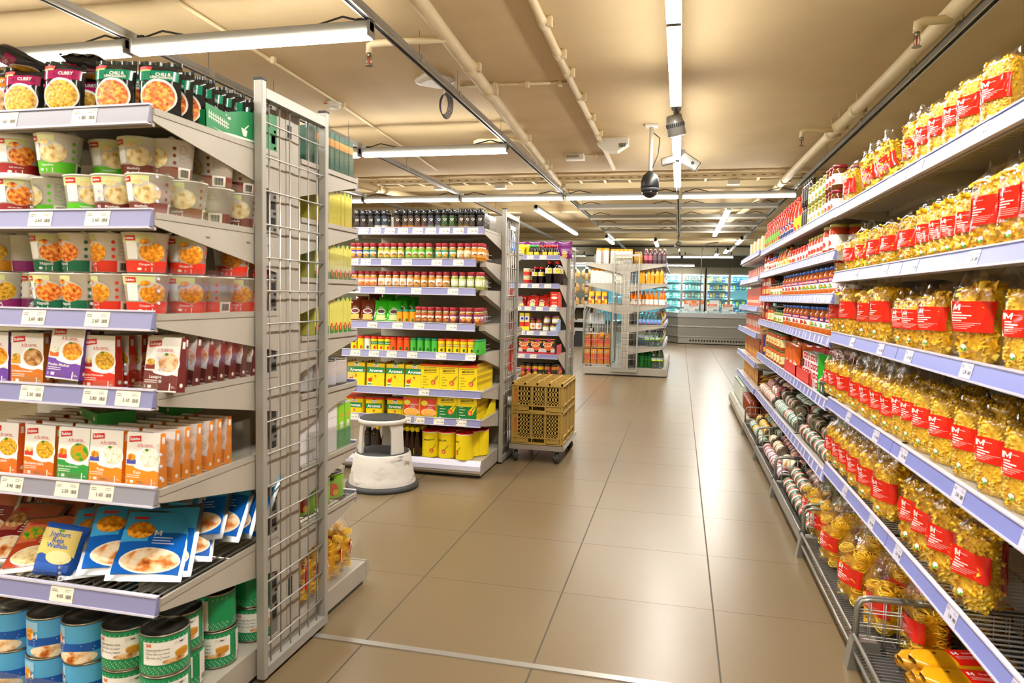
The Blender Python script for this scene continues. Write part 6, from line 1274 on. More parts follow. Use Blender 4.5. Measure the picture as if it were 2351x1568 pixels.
for a0 in (R_(215), R_(335), R_(95)):
    m = MB(); hw = .34
    def wall(a, b):
        q = (2*b-1); w_ = hw*(1+.75*max(0, abs(q)-.55)**1.2*(1 if q > 0 else .2)); ang = a0+(2*a-1)*w_; r = .152-.012*b if b < .9 else .140
        return (c[0]+r*math.cos(ang), c[1]+r*math.sin(ang), .224+.186*b)
    def wall2(a, b): p = wall(1-a, b); d = Vector((p[0]-c[0], p[1]-c[1], 0))*.9; return (c[0]+d.x, c[1]+d.y, p[2])
    m.grid(wall, 10, 10, 'stool_white'); m.grid(wall2, 10, 10, 'stool_white')
    for a in (0, 1): m.grid(lambda u, b: tuple(Vector(wall(a, b)).lerp(Vector(wall2(1-a, b)), u)), 1, 10, 'stool_white')
    part('leg', m, t)
noisy('crate_plastic', ['#a88a3e', '#b39548'], 3, .5)
flat('crate_dark', '#8a6c2a', .5)
def crate(x0, x1, y0, y1, z0, z1, label, rows):
    t = thing('plastic_crate', ((x0+x1)/2, (y0+y1)/2, z0), label, 'crate', 'crates on the dolly')
    W, D, H = x1-x0, y1-y0, z1-z0
    def face(m, S, L, front):
        th = .004; P_ = 'crate_plastic'
        def bar(u0, v0, u1, v1, o0=-.004, o1=0.0):
            vs = [S(u, v, o) for u in (u0, u1) for o in (o0, o1) for v in (v0, v1)]
            m.add(vs, [(0, 1, 3, 2), (4, 6, 7, 5), (0, 4, 5, 1), (2, 3, 7, 6), (0, 2, 6, 4), (1, 5, 7, 3)], P_)
        # perforated fields as real openings: bars left between the holes
        fields = [(.115, .36), (.42, .64), (.70, .935)] if front else []
        zc = .045; zt_ = H-.012; last = 0
        for a, b in fields:
            bar(L*last, zc, L*a, zt_); last = b
            n = 4; d = (b-a)*L/n
            for k in range(n+1): bar(L*a+d*k-(.006 if 0 < k < n else .003), zc, L*a+d*k+(.006 if 0 < k < n else .003), zt_)
            for k in range(rows+1): v = zc+(zt_-zc)*k/rows; bar(L*a, v-.005 if k else v, L*b, v+.005)
            bar(L*a, zc, L*b, zc+(zt_-zc)/rows*.6)
        bar(L*last, zc, L, zt_)
        if front:
            hx0, hx1 = .34*L, .66*L
            bar(0, 0, L, .012); bar(0, .012, hx0, .045); bar(hx1, .012, L, .045); 
            for (u0, v0, u1, v1) in ((hx0-.006, .006, hx1+.006, .014), (hx0-.006, .042, hx1+.006, .050), (hx0-.008, .006, hx0, .05), (hx1, .006, hx1+.008, .05)): bar(u0, v0, u1, v1, -.004, .008)
        else: bar(0, 0, L, .045); bar(0, H-.012, L, H)
        for u in ((.0, .108, .40, .66, .94, .985) if front else (.0, .09, .36, .38, .64, .66, .93, .985)): bar(L*u, 0, L*u+.006, H-.006, 0, .009)
        bar(0, .0, L, .006, 0, .010); bar(0, .047, L, .052, 0, .010); bar(0, H-.008, L, H, 0, .012)
        for u in (.39, .67):
            if front: m.tube([S(L*u, H-.01, .006), S(L*u+.008*(1 if u < .5 else -1), H-.02, .006), S(L*u+.008*(1 if u < .5 else -1), H-.075, .006), S(L*u, H-.085, .006)], .0022, 'crate_dark', 5)
    faces = [(lambda u, v, o: (x0+u, y0-o, z0+v), W, True), (lambda u, v, o: (x1+o, y0+u, z0+v), D, False), (lambda u, v, o: (x1-u, y1+o, z0+v), W, True), (lambda u, v, o: (x0-o, y1-u, z0+v), D, False)]
    for i, (S, L, f) in enumerate(faces):
        m = MB(); face(m, S, L, i == 0)
        p = part('front_wall' if i == 0 else 'side_wall', m, t)
        if i == 0:
            b = MB(); b.text(lambda u, v, o: S(u, v, o), 'MIGROS', .026, H*.60, .105, '#e0521a', .0105, .01, rot=-PI/2); part('printed_name', b, p, 'orange printed name running down')
    m = MB(); m.box(x0, x1, y0, y1, z0+.004, z0+.010, 'crate_plastic'); part('crate_floor', m, t)
    return t
dx0, dx1, dy0, dy1 = -1.185, -.792, 4.97, 5.62
t = thing('crate_dolly', (-.99, 5.3, 0), 'low metal dolly with grey rubber castors under the stacked crates', 'dolly')
m = MB(); m.prism([(dx0, dy0), (dx1, dy0), (dx1+.01, dy0+.01), (dx1+.01, dy1), (dx0, dy1)], 'z', .100, .134, 'wire_metal'); m.box(dx0+.02, dx1-.02, dy0+.02, dy1-.02, .12, .137, 'wire_metal'); part('platform', m, t)
for i, (x, y, a) in enumerate(((dx0+.04, dy0+.06, .25), (dx1-.05, dy0+.05, .5), (dx1-.04, dy1-.06, .9), (dx0+.05, dy1-.06, .2))):
    m = MB(); m.T = Matrix.Translation((x, y, 0)) @ Matrix.Rotation(a, 4, 'Z'); m.lathe([(.020, -.012), (.036, -.013), (.040, -.008), (.040, .008), (.036, .013), (.020, .012)], 26, 'rubber', (0, 0, .040), ax='x'); m.lathe([(.019, -.014), (.019, .014)], 16, 'wire_metal', (0, 0, .04), ax='x'); w_ = part('castor', m, t)
    m = MB(); m.T = Matrix.Translation((x, y, 0)) @ Matrix.Rotation(a, 4, 'Z')
    for s in (-1, 1): m.prism([(-.012, .034), (.012, .034), (.026, .09), (-.014, .09)], 'x', s*.019-.001, s*.019+.001, 'wire_metal')
    m.box(-.022, .022, -.02, .03, .09, .094, 'wire_metal'); m.lathe([(.006, -.024), (.006, .024)], 10, 'chrome', (0, 0, .04), ax='x'); m.lathe([(.018, .094), (.018, .1)], 16, 'wire_metal'); part('castor_fork', m, w_)
crate(-1.168, -.802, 4.985, 5.585, .138, .372, 'taller mustard plastic crate, lower of the stack on the dolly', 6)
top = crate(-1.168, -.802, 4.985, 5.585, .374, .572, 'mustard plastic crate stacked on top with slatted lid', 4)
m = MB(); x0, x1, y0, y1 = -1.172, -.798, 4.981, 5.589
m.box(x0+.01, x1-.01, y0+.01, y1-.01, .572, .576, 'crate_plastic')
for i in range(5): x = x0+(x1-x0-.012)*i/4; m.box(x, x+.012, y0, y1, .572, .590, 'crate_plastic')
for i in range(6): y = y0+(y1-y0-.012)*i/5; m.box(x0, x1, y, y+.012, .572, .588, 'crate_plastic')
for i in range(2): m.box(-1.02+.09*i, -.97+.09*i, 5.2, 5.23, .576, .581, '#d8b23a', .002)
part('lid', m, top)
# ================================================================ goods on the drinks gondola
Y4f = Y4+.03
Z4 = [1.739, 1.435, 1.109, .803, .469]
def g4(P, px, dy, z, label, grp, rz=0, sc=1, n=1, step=.08):
    for j in range(n): P.put((atY(px, 700, Y4f+dy).x, Y4f+dy+step*j, z), rz, label+('' if not j else ', %s behind' % ORD[j-1]), grp, sc=sc)
def gable(c, t='#ee9a1c', w=.068, d=.068, h=.23):
    m = MB(); m.box(-w/2, w/2, -d/2, d/2, 0, h*.84, c); m.prism([(-d/2, h*.84), (d/2, h*.84), (0.006, h*.96), (-.006, h*.96)], 'x', -w/2, w/2, t); m.box(-w/2, w/2, -.003, .003, h*.95, h, t); m.box(-w/2+.002, -w/2-.0004, -d/2, d/2, .0, h*.84, '#d88a1c'); m.box(w/2, w/2+.0005, -d/2, d/2, 0, h*.84, '#d88a1c')
    S = flatS(-d/2); lb = MB(); lb.rect(S, -w*.4, h*.18, w*.42, h*.78, '#dcd8c8'); lb.bars(S, -w*.3, w*.1, .012, .03, 'ink'); lb.ell(S, 0, h*.87, .008, .012, '#f4f0e4', .004, 8)
    return Proto('juice_carton', 'juice carton', m, [('printed_front', lb)])
GA = gable('#ece6d4')
for i, px in enumerate((1372, 1383, 1389, 1404, 1414, 1424, 1434, 1443)): g4(GA, px, .05 if i != 1 else .12, Z4[0], 'white juice carton with orange gable, top shelf of the drinks gondola, %s from the left' % nth(i), 'juice cartons on the top shelf', n=2 if i != 1 else 1, sc=1.05 if i < 3 else 1)
for i, px in enumerate((1360, 1370, 1380, 1390, 1400, 1418, 1424)): g4(GA, px, .05, Z4[1], 'white juice carton with orange gable, second shelf of the drinks gondola, %s from the left' % nth(i), 'juice cartons on the second shelf', n=2)
jb = plainbox(.085, .06, .20, '#e8a01c', '#4a2424', lambda m, S: (m.rect(S, -.042, .1, .042, .2, '#f0a828', .0004), m.ell(S, -.006, .155, .028, .03, '#f4c02a', .001, 14), m.rect(S, -.01, .085, .042, .13, '#6a2a4a', .0016), m.text(S, 'MULTI', .016, .112, .044, '#f2ece0', .002), m.ell(S, -.02, .035, .024, .022, '#e8601c', .001, 12), m.ell(S, .024, .04, .018, .02, '#f0c83a', .0014, 12), m.ell(S, -.03, .08, .012, .014, '#f2ead8', .001, 10)), 'juice_carton', 'juice carton')
for i, px in enumerate((1358.5, 1373, 1388)): g4(jb, px, .04, Z4[2], 'colourful multi fruit juice carton on the third shelf, %s from the left' % ORD[i], 'multi fruit cartons', n=2)
def bottle(c, cap, h=.235, r=.032, lab=None, lm='#f0f0ec', ops=None, nm='drink_bottle'): return turned(nm, 'bottle', [(r*.9, 0), (r, .006), (r, h*.55), (r*.98, h*.62), (r*.55, h*.83), (r*.38, h*.88), (r*.38, h*.92)], c, [(r*.44, h*.91), (r*.47, h*.92), (r*.47, h*.99), (r*.4, h)], cap, lab, lm, ops, 18)
bo = bottle('#c99a2cg', '#f0a070g', .19, .028); bp = bottle('#6a3440g', '#f0a8a0g', .235, .034, (.06, .13, .034, .2), '#c86a7a'); bd = bottle('#5a4a50g', '#f0a8a0g', .235, .034, (.06, .13, .034, .2), '#6a5a60')
for i, px in enumerate((1456, 1462, 1468)): g4(bo, px, .08, Z4[0], 'amber drink bottle on the top shelf behind the mesh panel, %s' % ORD[i], 'amber bottles', n=2)
for i, px in enumerate((1480, 1490, 1500.5, 1511, 1522)): g4(bp if i < 2 else bd, px, .05, Z4[0], '%s drink bottle with pink cap on the top shelf, %s from the left' % ('red speckled' if i < 2 else 'plum', ORD[i]), 'pink capped bottles', n=3)
by = bottle('#e2ae3cg', '#f0b098g', .235, .033, (.03, .13, .033, .10), '#e8a01c')
def pack(P, cols, rows, name, label_band=None, film='film'): pass
k = 0
for i, px in enumerate((1469, 1475, 1487, 1496, 1507, 1517)): g4(by, px, .05, Z4[1], 'golden drink bottle in a shrink wrapped pack on the second shelf, %s from the left' % ORD[i], 'golden bottles', n=3)
bor = bottle('#ef7a10g', '#ee6c10g', .215, .031, (.01, .09, .031, .2), '#ece6e0', lambda m, S: (m.ell(S, -.008, .075, .014, .014, '#1c4a3a', .001, 12), m.ell(S, -.012, .05, .012, .01, '#f0b01c', .0014, 10)))
for i, px in enumerate((1449, 1458, 1468, 1477, 1486, 1495.5, 1506, 1517, 1523)): g4(bor, px, .05 if i != 3 else .12, Z4[2], 'orange juice bottle on the third shelf of the drinks gondola, %s from the left' % ORD[i], 'orange juice bottles', n=2, rz=.6*i)
bw = bottle('glass', '#f0908ag', .20, .030, (.02, .085, .030, .2), '#8ab4e8', lambda m, S: (m.rect(S, -.02, .02, .02, .045, '#3a78d8', .001, 6), m.ell(S, .004, .03, .01, .01, '#e8583a', .0015, 8)))
for i, px in enumerate((1471, 1479.5, 1489, 1498, 1507, 1516)): g4(bw, px, .05, Z4[3], 'clear water bottle with blue label and pink cap, %s from the left' % ORD[i], 'small water bottles', n=2)
bc = bottle('glass', '#2a3aa8g', .29, .040, (.12, .165, .040, .25), '#a8d84a', lambda m, S: (m.rect(S, -.04, .145, .04, .165, '#d8e0f0', .001, 8), m.ell(S, .0, .142, .012, .008, '#4a5ab8', .0014, 8)))
for i, (px, dy) in enumerate(((1487, .06), (1500, .06), (1513, .06), (1506, .16), (1519, .14))): g4(bc, px, dy, Z4[4], 'large clear water bottle with blue cap on the fifth shelf, %s' % ORD[i], 'large clear bottles', sc=(.98, .98, .86))
bg = bottle('#2f8a3ag', '#1f6a2ag', .30, .042, (.12, .18, .042, .2), '#3aa84a'); bx2 = bottle('glass', '#3a4ab8g', .31, .046, (.12, .165, .046, .28), '#c8e04a', lambda m, S: m.rect(S, -.05, .145, .05, .165, '#b8c0e8', .001, 8))
for i, (px, dy) in enumerate(((1478, .2), (1487, .24), (1496, .2), (1470, .28), (1505, .3), (1490, .34), (1513, .32), (1522, .3))): g4(bg, px, dy, .131, 'green lemonade bottle on the base of the drinks gondola, %s' % nth(i), 'green bottles on the base')
for i, (px, dy) in enumerate(((1506, .06), (1519, .06), (1507, .16), (1520, .16))): g4(bx2, px, dy, .131, 'large clear bottle in a shrink wrapped pack on the base, %s' % ORD[i], 'clear bottle pack on the base')
cols_ = ['#c8281c', '#e8a01c', '#2a6ab8', '#f0e8dc', '#3a8a3a', '#2a2a3a', '#e85a1c', '#f0c81c']
for zi in range(5):                                # goods along the aisle face of the drinks gondola
    for k in range(12):
        c_ = cols_[(k*3+zi*5) % 8]
        key = 'ab'+c_
        if key not in MATS: MATS[key] = flat(key, c_, .25)
        P = globals().setdefault('_ab', {})
        if c_ not in P: P[c_] = bottle(key, '#d8d4ccg', .23, .034, (.04, .12, .034, .2), '#e8e4dc')
        y = Y4+.40+.23*k
        P[c_].put((-.285, y, Z4[zi]), 0, '%s bottle on the aisle face of the drinks gondola, shelf %s, %s back' % ({'#c8281c': 'red', '#e8a01c': 'amber', '#2a6ab8': 'blue', '#f0e8dc': 'white', '#3a8a3a': 'green', '#2a2a3a': 'black', '#e85a1c': 'orange', '#f0c81c': 'yellow'}[c_], ORD[zi], nth(k)), 'bottles along the drinks aisle', sc=(1, 1, 1 if zi else .95))
# roll cage
t = thing('roll_cage', (-1.2, 11.5, 0), 'galvanised wire roll cage of juice packs left of the drinks gondola', 'roll cage')
cx0, cx1, cy0, cy1 = -1.47, -1.03, 11.12, 11.80
flat('galv', '#b0b4b0', .4, .5)
m = MB()
for y in (cy0, cy1):
    m.tube([(cx0, y, .16), (cx0, y, .98)]+[(cx0+.09-.09*math.cos(a), y, .98+.1*math.sin(a)) for a in (.4, .8, 1.2, 1.57)]+[(cx1-.09+.09*math.sin(a), y, .98+.1*math.cos(a)) for a in (0, .4, .8, 1.2)]+[(cx1, y, .98), (cx1, y, .16)], .013, 'galv', 8)
for x in (cx0, cx1): m.tube([(x, cy0, .17), (x, cy1, .17)], .013, 'galv', 8)
m.box(cx0, cx1, cy0, cy1, .150, .165, 'galv'); part('frame', m, t)
m = MB()
for k in range(11): x = cx0+.04*k+.02; m.tube([(x, cy0, .17), (x, cy0, 1.06)], .0028, 'galv', 5)
for k in range(9): z = .25+.1*k; m.tube([(cx0, cy0, z), (cx1, cy0, z)], .0028, 'galv', 5)
for k in range(7): y = cy0+.1*k; m.tube([(cx0, y, .17), (cx0, y, 1.0)], .0028, 'galv', 5)
for k in range(6): z = .25+.15*k; m.tube([(cx0, cy0, z), (cx0, cy1, z)], .0028, 'galv', 5)
part('wire_grid', m, t)
m = MB(); m.tube([(cx0+.02, cy0-.02, .64), (cx0+.02, cy0-.02, .98), (cx0+.06, cy0-.02, 1.05), (cx1-.1, cy0-.02, 1.05), (cx1-.06, cy0-.02, .98), (cx1-.06, cy0-.02, .64), (cx0+.02, cy0-.02, .64)], .010, 'galv', 8); gt_ = part('upper_gate', m, t)
m = MB(); m.box(cx0+.07, cx1-.11, cy0-.012, cy0-.006, .80, .97, '#a4a8a8'); [m.box(cx0+.10+.06*k, cx0+.115+.06*k, cy0-.015, cy0-.011, .84, .95, '#d8dcdc' if k in (0, 3) else '#8a8e8e') for k in range(4)]; part('sign_plate', m, gt_)
m = MB(); m.box(cx1-.17, cx1-.12, cy0-.03, cy0-.02, .60, .67, '#f08a1c'); part('orange_tag', m, gt_)
for i, (x, y) in enumerate(((cx0+.05, cy0+.08), (cx1-.05, cy0+.08), (cx0+.05, cy1-.08), (cx1-.05, cy1-.08))):
    m = MB(); m.lathe([(.045, -.014), (.05, -.010), (.05, .010), (.045, .014)], 20, 'rubber', (x, y, .05), ax='x'); m.box(x-.02, x+.02, y-.02, y+.03, .09, .15, 'galv'); part('castor', m, t)
m = MB(); m.box(cx0+.01, cx1-.01, cy0+.01, cy1-.01, .418, .424, '#c8a878'); tag(link('cardboard_layer', m.mesh('cardboard_layer')), 'sheet of cardboard between the two layers in the roll cage', 'cardboard sheet')
jp = plainbox(.088, .075, .20, '#e0603a', '#d8502a', lambda m, S: (m.rect(S, -.044, .13, .044, .2, '#e8961c', .0005), m.rect(S, -.044, .0, .044, .05, '#d8801c', .0005), m.ell(S, 0, .16, .014, .018, '#f4ece0', .001, 10), m.bars(S, -.01, .02, .15, .17, 'ink', .0014, 5)), 'juice_pack', 'juice pack')
for lv, n in ((0, 4), (1, 4)):
    for r in range(3):
        for i in range(n):
            if lv == 1 and i == 1 and r == 0: continue
            jp.put((cx0+.062+.104*i, cy0+.06+.085*r, .166+.26*lv), 0, 'orange juice pack in the roll cage, %s layer, row %s, %s from the left' % (('lower', 'upper')[lv], ORD[r], ORD[i]), 'juice packs in the roll cage', sc=(1, 1, 1.18 if lv == 0 else 1.1))
# ================================================================ freezer island with signs and pole
flat('freezer_grey', '#85837a', .35); flat('freezer_rail', '#b4b6b8', .25, .4); flat('steel', '#9c9890', .35, .5)
t = thing('freezer_island', (1.4, 20.6, 0), 'grey chest freezer island with curved glass lids in front of the fridges', 'freezer')
P_ = [(-.03, 19.58), (2.2, 19.58), (2.9, 20.3), (2.9, 21.4), (-.1, 21.9), (-.62, 20.9)]
def ring(P_, k): cx = sum(p[0] for p in P_)/len(P_); cy_ = sum(p[1] for p in P_)/len(P_); return [(cx+(x-cx)*k, cy_+(y-cy_)*k) for x, y in P_]
m = MB(); m.prism(ring(P_, .985), 'z', .02, .20, 'steel'); 
for k in range(22): m.box(.28+.075*k, .325+.075*k, 19.592, 19.60, .075, .12, 'dark_slot')
part('plinth', m, t)
m = MB(); m.prism(ring(P_, 1.0), 'z', .20, .74, 'freezer_grey'); part('body', m, t)
for z0, z1, k in ((.46, .50, 1.012), (.72, .80, 1.02), (.195, .215, 1.006)): m = MB(); m.prism(ring(P_, k), 'z', z0, z1, 'freezer_rail'); part('bumper_rail', m, t)
m = MB(); m.prism(ring(P_, 1.0), 'z', .80, .84, 'freezer_rail'); part('top_frame', m, t)
m = MB()
for i in range(3): x0 = .02+.75*i; m.grid(lambda a, b: (x0+.70*a, 19.66+.75*b, .845+.10*math.sin(b*PI*.5)), 4, 6, 'freezer_glass'); m.box(x0-.035, x0-.005, 19.62, 20.4, .84, .90, 'freezer_rail')
m.grid(lambda a, b: (-.5+.42*a, 20.8-1.0*a+.5*b, .845+.07*math.sin(b*PI*.5)), 4, 4, 'freezer_glass'); part('glass_lid', m, t)
m = MB(); m.box(.0, 2.2, 19.66, 20.4, .78, .842, '#dff0f4'); part('inner_basket', m, t)
fb = plainbox(.18, .12, .05, '#dfe8ee', '#9ac0d8', None, 'frozen_pack', 'frozen food')
for i in range(10): fb.put((.12+.21*i, 19.8+.1*(i % 3), .843), 0, 'pale frozen pack under the glass of the freezer island, %s' % ORD[i], 'packs in the freezer island')
def sign(px0, px1, z0, z1, y, head, txt, label, col='#ee6a2a'):
    x0, x1 = atY(px0, 700, y).x, atY(px1, 700, y).x
    t = thing('price_sign', ((x0+x1)/2, y, z0), label, 'sign', 'signs above the freezer island')
    m = MB(); m.box(x0, x1, y, y+.012, z0, z1, '#e8e6e2', .002); m.box((x0+x1)/2-.01, (x0+x1)/2+.01, y+.012, y+.02, .84, z1-.02, 'steel'); part('sign_board', m, t)
    S = lambda u, v, o: (x0+u, y-o, z0+v); W, H = x1-x0, z1-z0; m = MB(); hh = .28 if txt == 'AKTION' else .34
    if head: m.rect(S, W*.06 if txt == 'AKTION' else 0, H*(.98-hh), W*.94 if txt == 'AKTION' else W, H*.98, col); m.text(S, txt, W/2, H*(.98-hh/2), W*.6, '#fbf0e4', .002, .02)
    if txt == 'AKTION':
        for i in range(3): m.rect(S, W*.1, H*(.60-.07*i), W*(.8-.25*i), H*(.62-.07*i), '#6a6a68')
        m.rect(S, W*.65, H*.14, W*.95, H*.32, '#3a3a3a'); m.text(S, '50', W*.8, H*.23, W*.22, '#e8e8e4', .002)
    part('printed_sheet', m, t)
sign(1581, 1604, .87, 1.10, 19.95, True, 'AKTION', 'white offer sign with orange header on the freezer island, leftmost in front')
sign(1623, 1647, .87, 1.09, 19.95, True, 'AKTION', 'white offer sign with orange header on the freezer island, middle in front')
sign(1658, 1683, .87, 1.09, 19.95, True, 'AKTION', 'white offer sign with orange header on the freezer island, rightmost in front')
sign(1570, 1592, .87, 1.19, 20.15, True, '40%', 'pale board with orange forty percent header, left of the pole', '#f07818')
sign(1594, 1616, .87, 1.19, 20.15, True, '40%', 'pale board with orange forty percent header, behind the pole', '#f07818')
sign(1629, 1651, .87, 1.19, 20.15, False, '', 'blank pale board behind the middle offer sign')
m = MB(); x = atY(1607, 700, 20.1).x; m.tube([(x, 20.1, .84), (x, 20.1, 2.50), (x+.02, 20.1, 2.62), (x+.08, 20.1, 2.70), (x+.17, 20.1, 2.74), (x+.42, 20.1, 2.76)], .016, 'wire_metal', 12); tag(part('sign_pole', m, None), 'tall steel pole with curved top rising from the freezer island', 'pole')
# ================================================================ fridge wall
flat('fridge_in', '#d2eef2', .5); flat('led', '#e2f8ff', .4, emit=26.0)
FW_Y = 25.6
blk = [(-4.6, -3.85), (-3.8, -3.05), (-3.0, -2.25), (-2.2, -1.45), (-1.4, -.62), (-.56, .02), (.06, .80), (.90, 1.62), (1.68, 2.4), (2.5, 3.2)]
pal = [['#d8e8e4', '#3aa88a', '#bfe0d8'], ['#c8e0d0', '#6ab07a', '#e0e8d8', '#a85a4a'], ['#2a4a9a', '#d8a83a', '#b87a2a'], ['#2a7ac8', '#4ab0d8', '#c8e048', '#1a5aa8']]
fbag = {}
for i, (x0, x1) in enumerate(blk):
    t = thing('glass_door_fridge', ((x0+x1)/2, FW_Y+.35, 0), 'tall bright freezer cabinet with glass door along the rear wall, %s from the left' % ORD[i], 'fridge', 'glass door fridges')
    m = MB(); m.box(x0-.02, x0, FW_Y, FW_Y+.7, .1, 2.12, 'fridge_in'); m.box(x1, x1+.02, FW_Y, FW_Y+.7, .1, 2.12, 'fridge_in'); m.box(x0, x1, FW_Y+.66, FW_Y+.7, .1, 2.12, 'fridge_in'); m.box(x0-.02, x1+.02, FW_Y, FW_Y+.7, 0, .25, 'freezer_grey'); part('cabinet', m, t)
    m = MB(); m.box(x0-.024, x1+.024, FW_Y-.03, FW_Y+.7, 2.10, 2.32, 'wall_olive'); part('header', m, t)
    m = MB(); m.box(x0-.024, x0+.02, FW_Y-.03, FW_Y, .25, 2.10, 'steel'); m.box(x1-.02, x1+.024, FW_Y-.03, FW_Y, .25, 2.10, 'steel'); m.box(x0, x1, FW_Y-.03, FW_Y, 2.06, 2.10, 'steel'); d = part('door_frame', m, t)
    part('door_glass', MB().box(x0, x1, FW_Y-.02, FW_Y-.015, .25, 2.06, 'freezer_glass'), d)
    m = MB(); m.box(x0, x1, FW_Y+.03, FW_Y+.05, 2.03, 2.055, 'led'); m.box(x0+.002, x0+.014, FW_Y+.01, FW_Y+.03, .3, 2.03, 'led'); m.box(x1-.014, x1-.002, FW_Y+.01, FW_Y+.03, .3, 2.03, 'led'); part('light_strip', m, t)
    vis = 4 < i < 9
    for j in range(6):
        z = .40+.285*j
        m = MB(); m.box(x0, x1, FW_Y+.06, FW_Y+.64, z-.012, z, 'fridge_in'); m.box(x0, x1, FW_Y+.055, FW_Y+.06, z-.03, z+.012, '#a8dce8'); part('shelf', m, t)
        if not vis: continue
        pl = pal[i-5]; n = 7 if i > 5 else 6
        if i == 8 and j == 3: continue
        for k in range(n):
            c_ = pl[(k*2+j) % len(pl)]
            if c_ not in fbag:
                b = MB(); b.grid(lambda a, q: (lambda p: (p[0], p[1], q*.18))(se(2*PI*a, .045, .025*(1-abs(2*q-1)**4)+.003, .7)), 12, 5, c_+'g'); b.rect(flatS(-.028), -.03, .06, .03, .10, '#f0ece0', .001); fbag[c_] = Proto('frozen_bag', 'frozen food', b)
            fbag[c_].put((x0+.06+(x1-x0-.12)*k/(n-1), FW_Y+.14, z+.001), R_(rnd.uniform(-12, 12)), 'frozen food bag behind the %s freezer door, shelf %s from the bottom, %s along' % (ORD[i], ORD[j], ORD[k]), 'bags in the freezer cabinets', sc=(1, 1, rnd.uniform(.75, 1.1)))
# pizza display and open chiller
t = thing('open_chiller', (-2.9, 17.9, 0), 'dark open chiller with hooks of pizzas seen between the two gondolas', 'chiller')
m = MB(); m.box(-3.9, -2.02, 18.0, 18.2, .1, 2.25, 'wall_olive'); m.box(-2.06, -2.0, 17.2, 18.2, 0, 2.25, 'freezer_grey'); part('cabinet', m, t)
m = MB(); m.box(-3.9, -2.02, 17.25, 18.0, 0, .38, 'black'); m.box(-3.9, -2.02, 17.2, 17.26, .38, .46, 'freezer_rail'); part('lower_tub', m, t)
for z in (.62, .98, 2.05): m = MB(); m.box(-3.9, -2.06, 17.4, 18.0, z-.02, z, 'basket_metal'); m.box(-3.9, -2.06, 17.39, 17.4, z-.03, z+.02, 'freezer_rail'); part('shelf', m, t)
m = MB(); m.box(-3.9, -2.06, 17.45, 17.5, 1.98, 2.0, 'led'); part('light_strip', m, t)
pz = []
for s_, c_ in ((0, '#201c1a'), (1, '#2a2622')):
    m = MB(); m.lathe([(.0, -.012), (.125, -.012), (.135, 0), (.125, .008), (.0, .010)], 30, 'f_pizza', ax='y', cap=(0, 0)); pz.append(Proto('pizza', 'pizza', m, [('printed_band', MB().box(-.04, .04, -.018, -.0125, -.14, .06, '#e0b41c').box(-.042, .042, -.020, -.018, .03, .13, c_).box(-.03, .03, -.021, -.018, -.08, .02, '#e8dcc4')), ('hook_tab', MB().box(-.03, .03, -.01, .004, .12, .17, '#e8e8e4'))]))
for i in range(6):
    for j, py in enumerate((629, 661, 693)):
        x = -2.27-.30*i; z = atY(1335, py, 17.5).z
        pz[j % 2].put((x, 17.5, z), 0, 'round pizza with dark and yellow band hanging in the chiller, column %s, %s from the top' % (ORD[i], ORD[j]), 'pizzas in the chiller')
bx_ = plainbox(.14, .14, .05, '#e8e0cc', '#b8502a', None, 'pizza_pack', 'chilled food')
for i in range(7): bx_.put((-2.2-.2*i, 17.55, .981), 0, 'flat pack on the chiller shelf under the pizzas, %s' % ORD[i], 'flat packs in the chiller'); bx_.put((-2.2-.2*i, 17.55, .621), 0, 'flat pack on the lower chiller shelf, %s' % ORD[i], 'flat packs in the chiller')
# ================================================================ pasta on the wall shelving
XB = XF+.012
def pb(kind, px, zi, rz=12, dx=0, rx=0, ry=0, sc=1, z=None, txt=None, px_y=700):
    """bag on the wall shelves: px = picture column of the bag, turned into a place along the shelf"""
    x = XB+.045+dx; y = atX(px, px_y, x).y
    return (kind, (x, y, (ZP[zi]+.001) if z is None else z), rz, rx, ry, sc, zi)
PL = []
# top shelf
for px, k in ((2120, 'star'), (2150, 'star'), (2186, 'star'), (2218, 'star'), (2275, 'star')): PL.append(pb(k, px, 0, 22, .0, sc=.95))
for px, k, rx, ry in ((2005, 'horn', 0, -20), (2048, 'horn', 0, -24), (1950, 'rib', 0, 0), (2092, 'horn', 0, -3)): PL.append(pb(k, px, 0, 24 if k == 'horn' else 10, .0, rx=rx, ry=ry, sc=.93))
PL.append(pb('star', 2400, 0, 20, 0)); PL.append(pb('star', 2310, 0, 15, .09, sc=.95)); PL.append(pb('horn', 2075, 0, 10, .10, sc=.95)); PL.append(pb('rib', 1985, 0, 8, .11, sc=.9))
# second shelf
for px, k in ((1935, 'shell'), (1958, 'shell'), (1985, 'horn'), (2012, 'fus'), (2045, 'fus'), (2088, 'fus'), (2134, 'penne'), (2166, 'penne'), (2195, 'penne'), (2232, 'penne'), (2282, 'rib'), (2350, 'rib'), (2405, 'rib')):
    PL.append(pb(k, px, 1, 20, 0, sc=.82 if px < 1970 else (.90 if px < 2240 else 1.0)))
for px, k in ((2215, 'penne'), (2330, 'rib'), (2130, 'fus')): PL.append(pb(k, px, 1, 6, .10, sc=.95))
# third shelf
for px, k, sc in ((1933, 'rib', 1.02), (1962, 'rib', 1.08), (2006, 'rib', 1.04), (2040, 'rib', 1.1), (2094, 'shell', .92), (2120, 'shell', .92), (2165, 'shell', 1.0), (2262, 'shell', 1.12), (2370, 'star', 1.0)):
    PL.append(pb(k, px, 2, 22, 0, sc=sc, ry=10 if px == 2008 else 0))
for px, k in ((2110, 'rib'), (2180, 'rib'), (2250, 'flat'), (2320, 'flat'), (2050, 'rib'), (1985, 'rib')): PL.append(pb(k, px, 2, 8, .13, sc=.98))
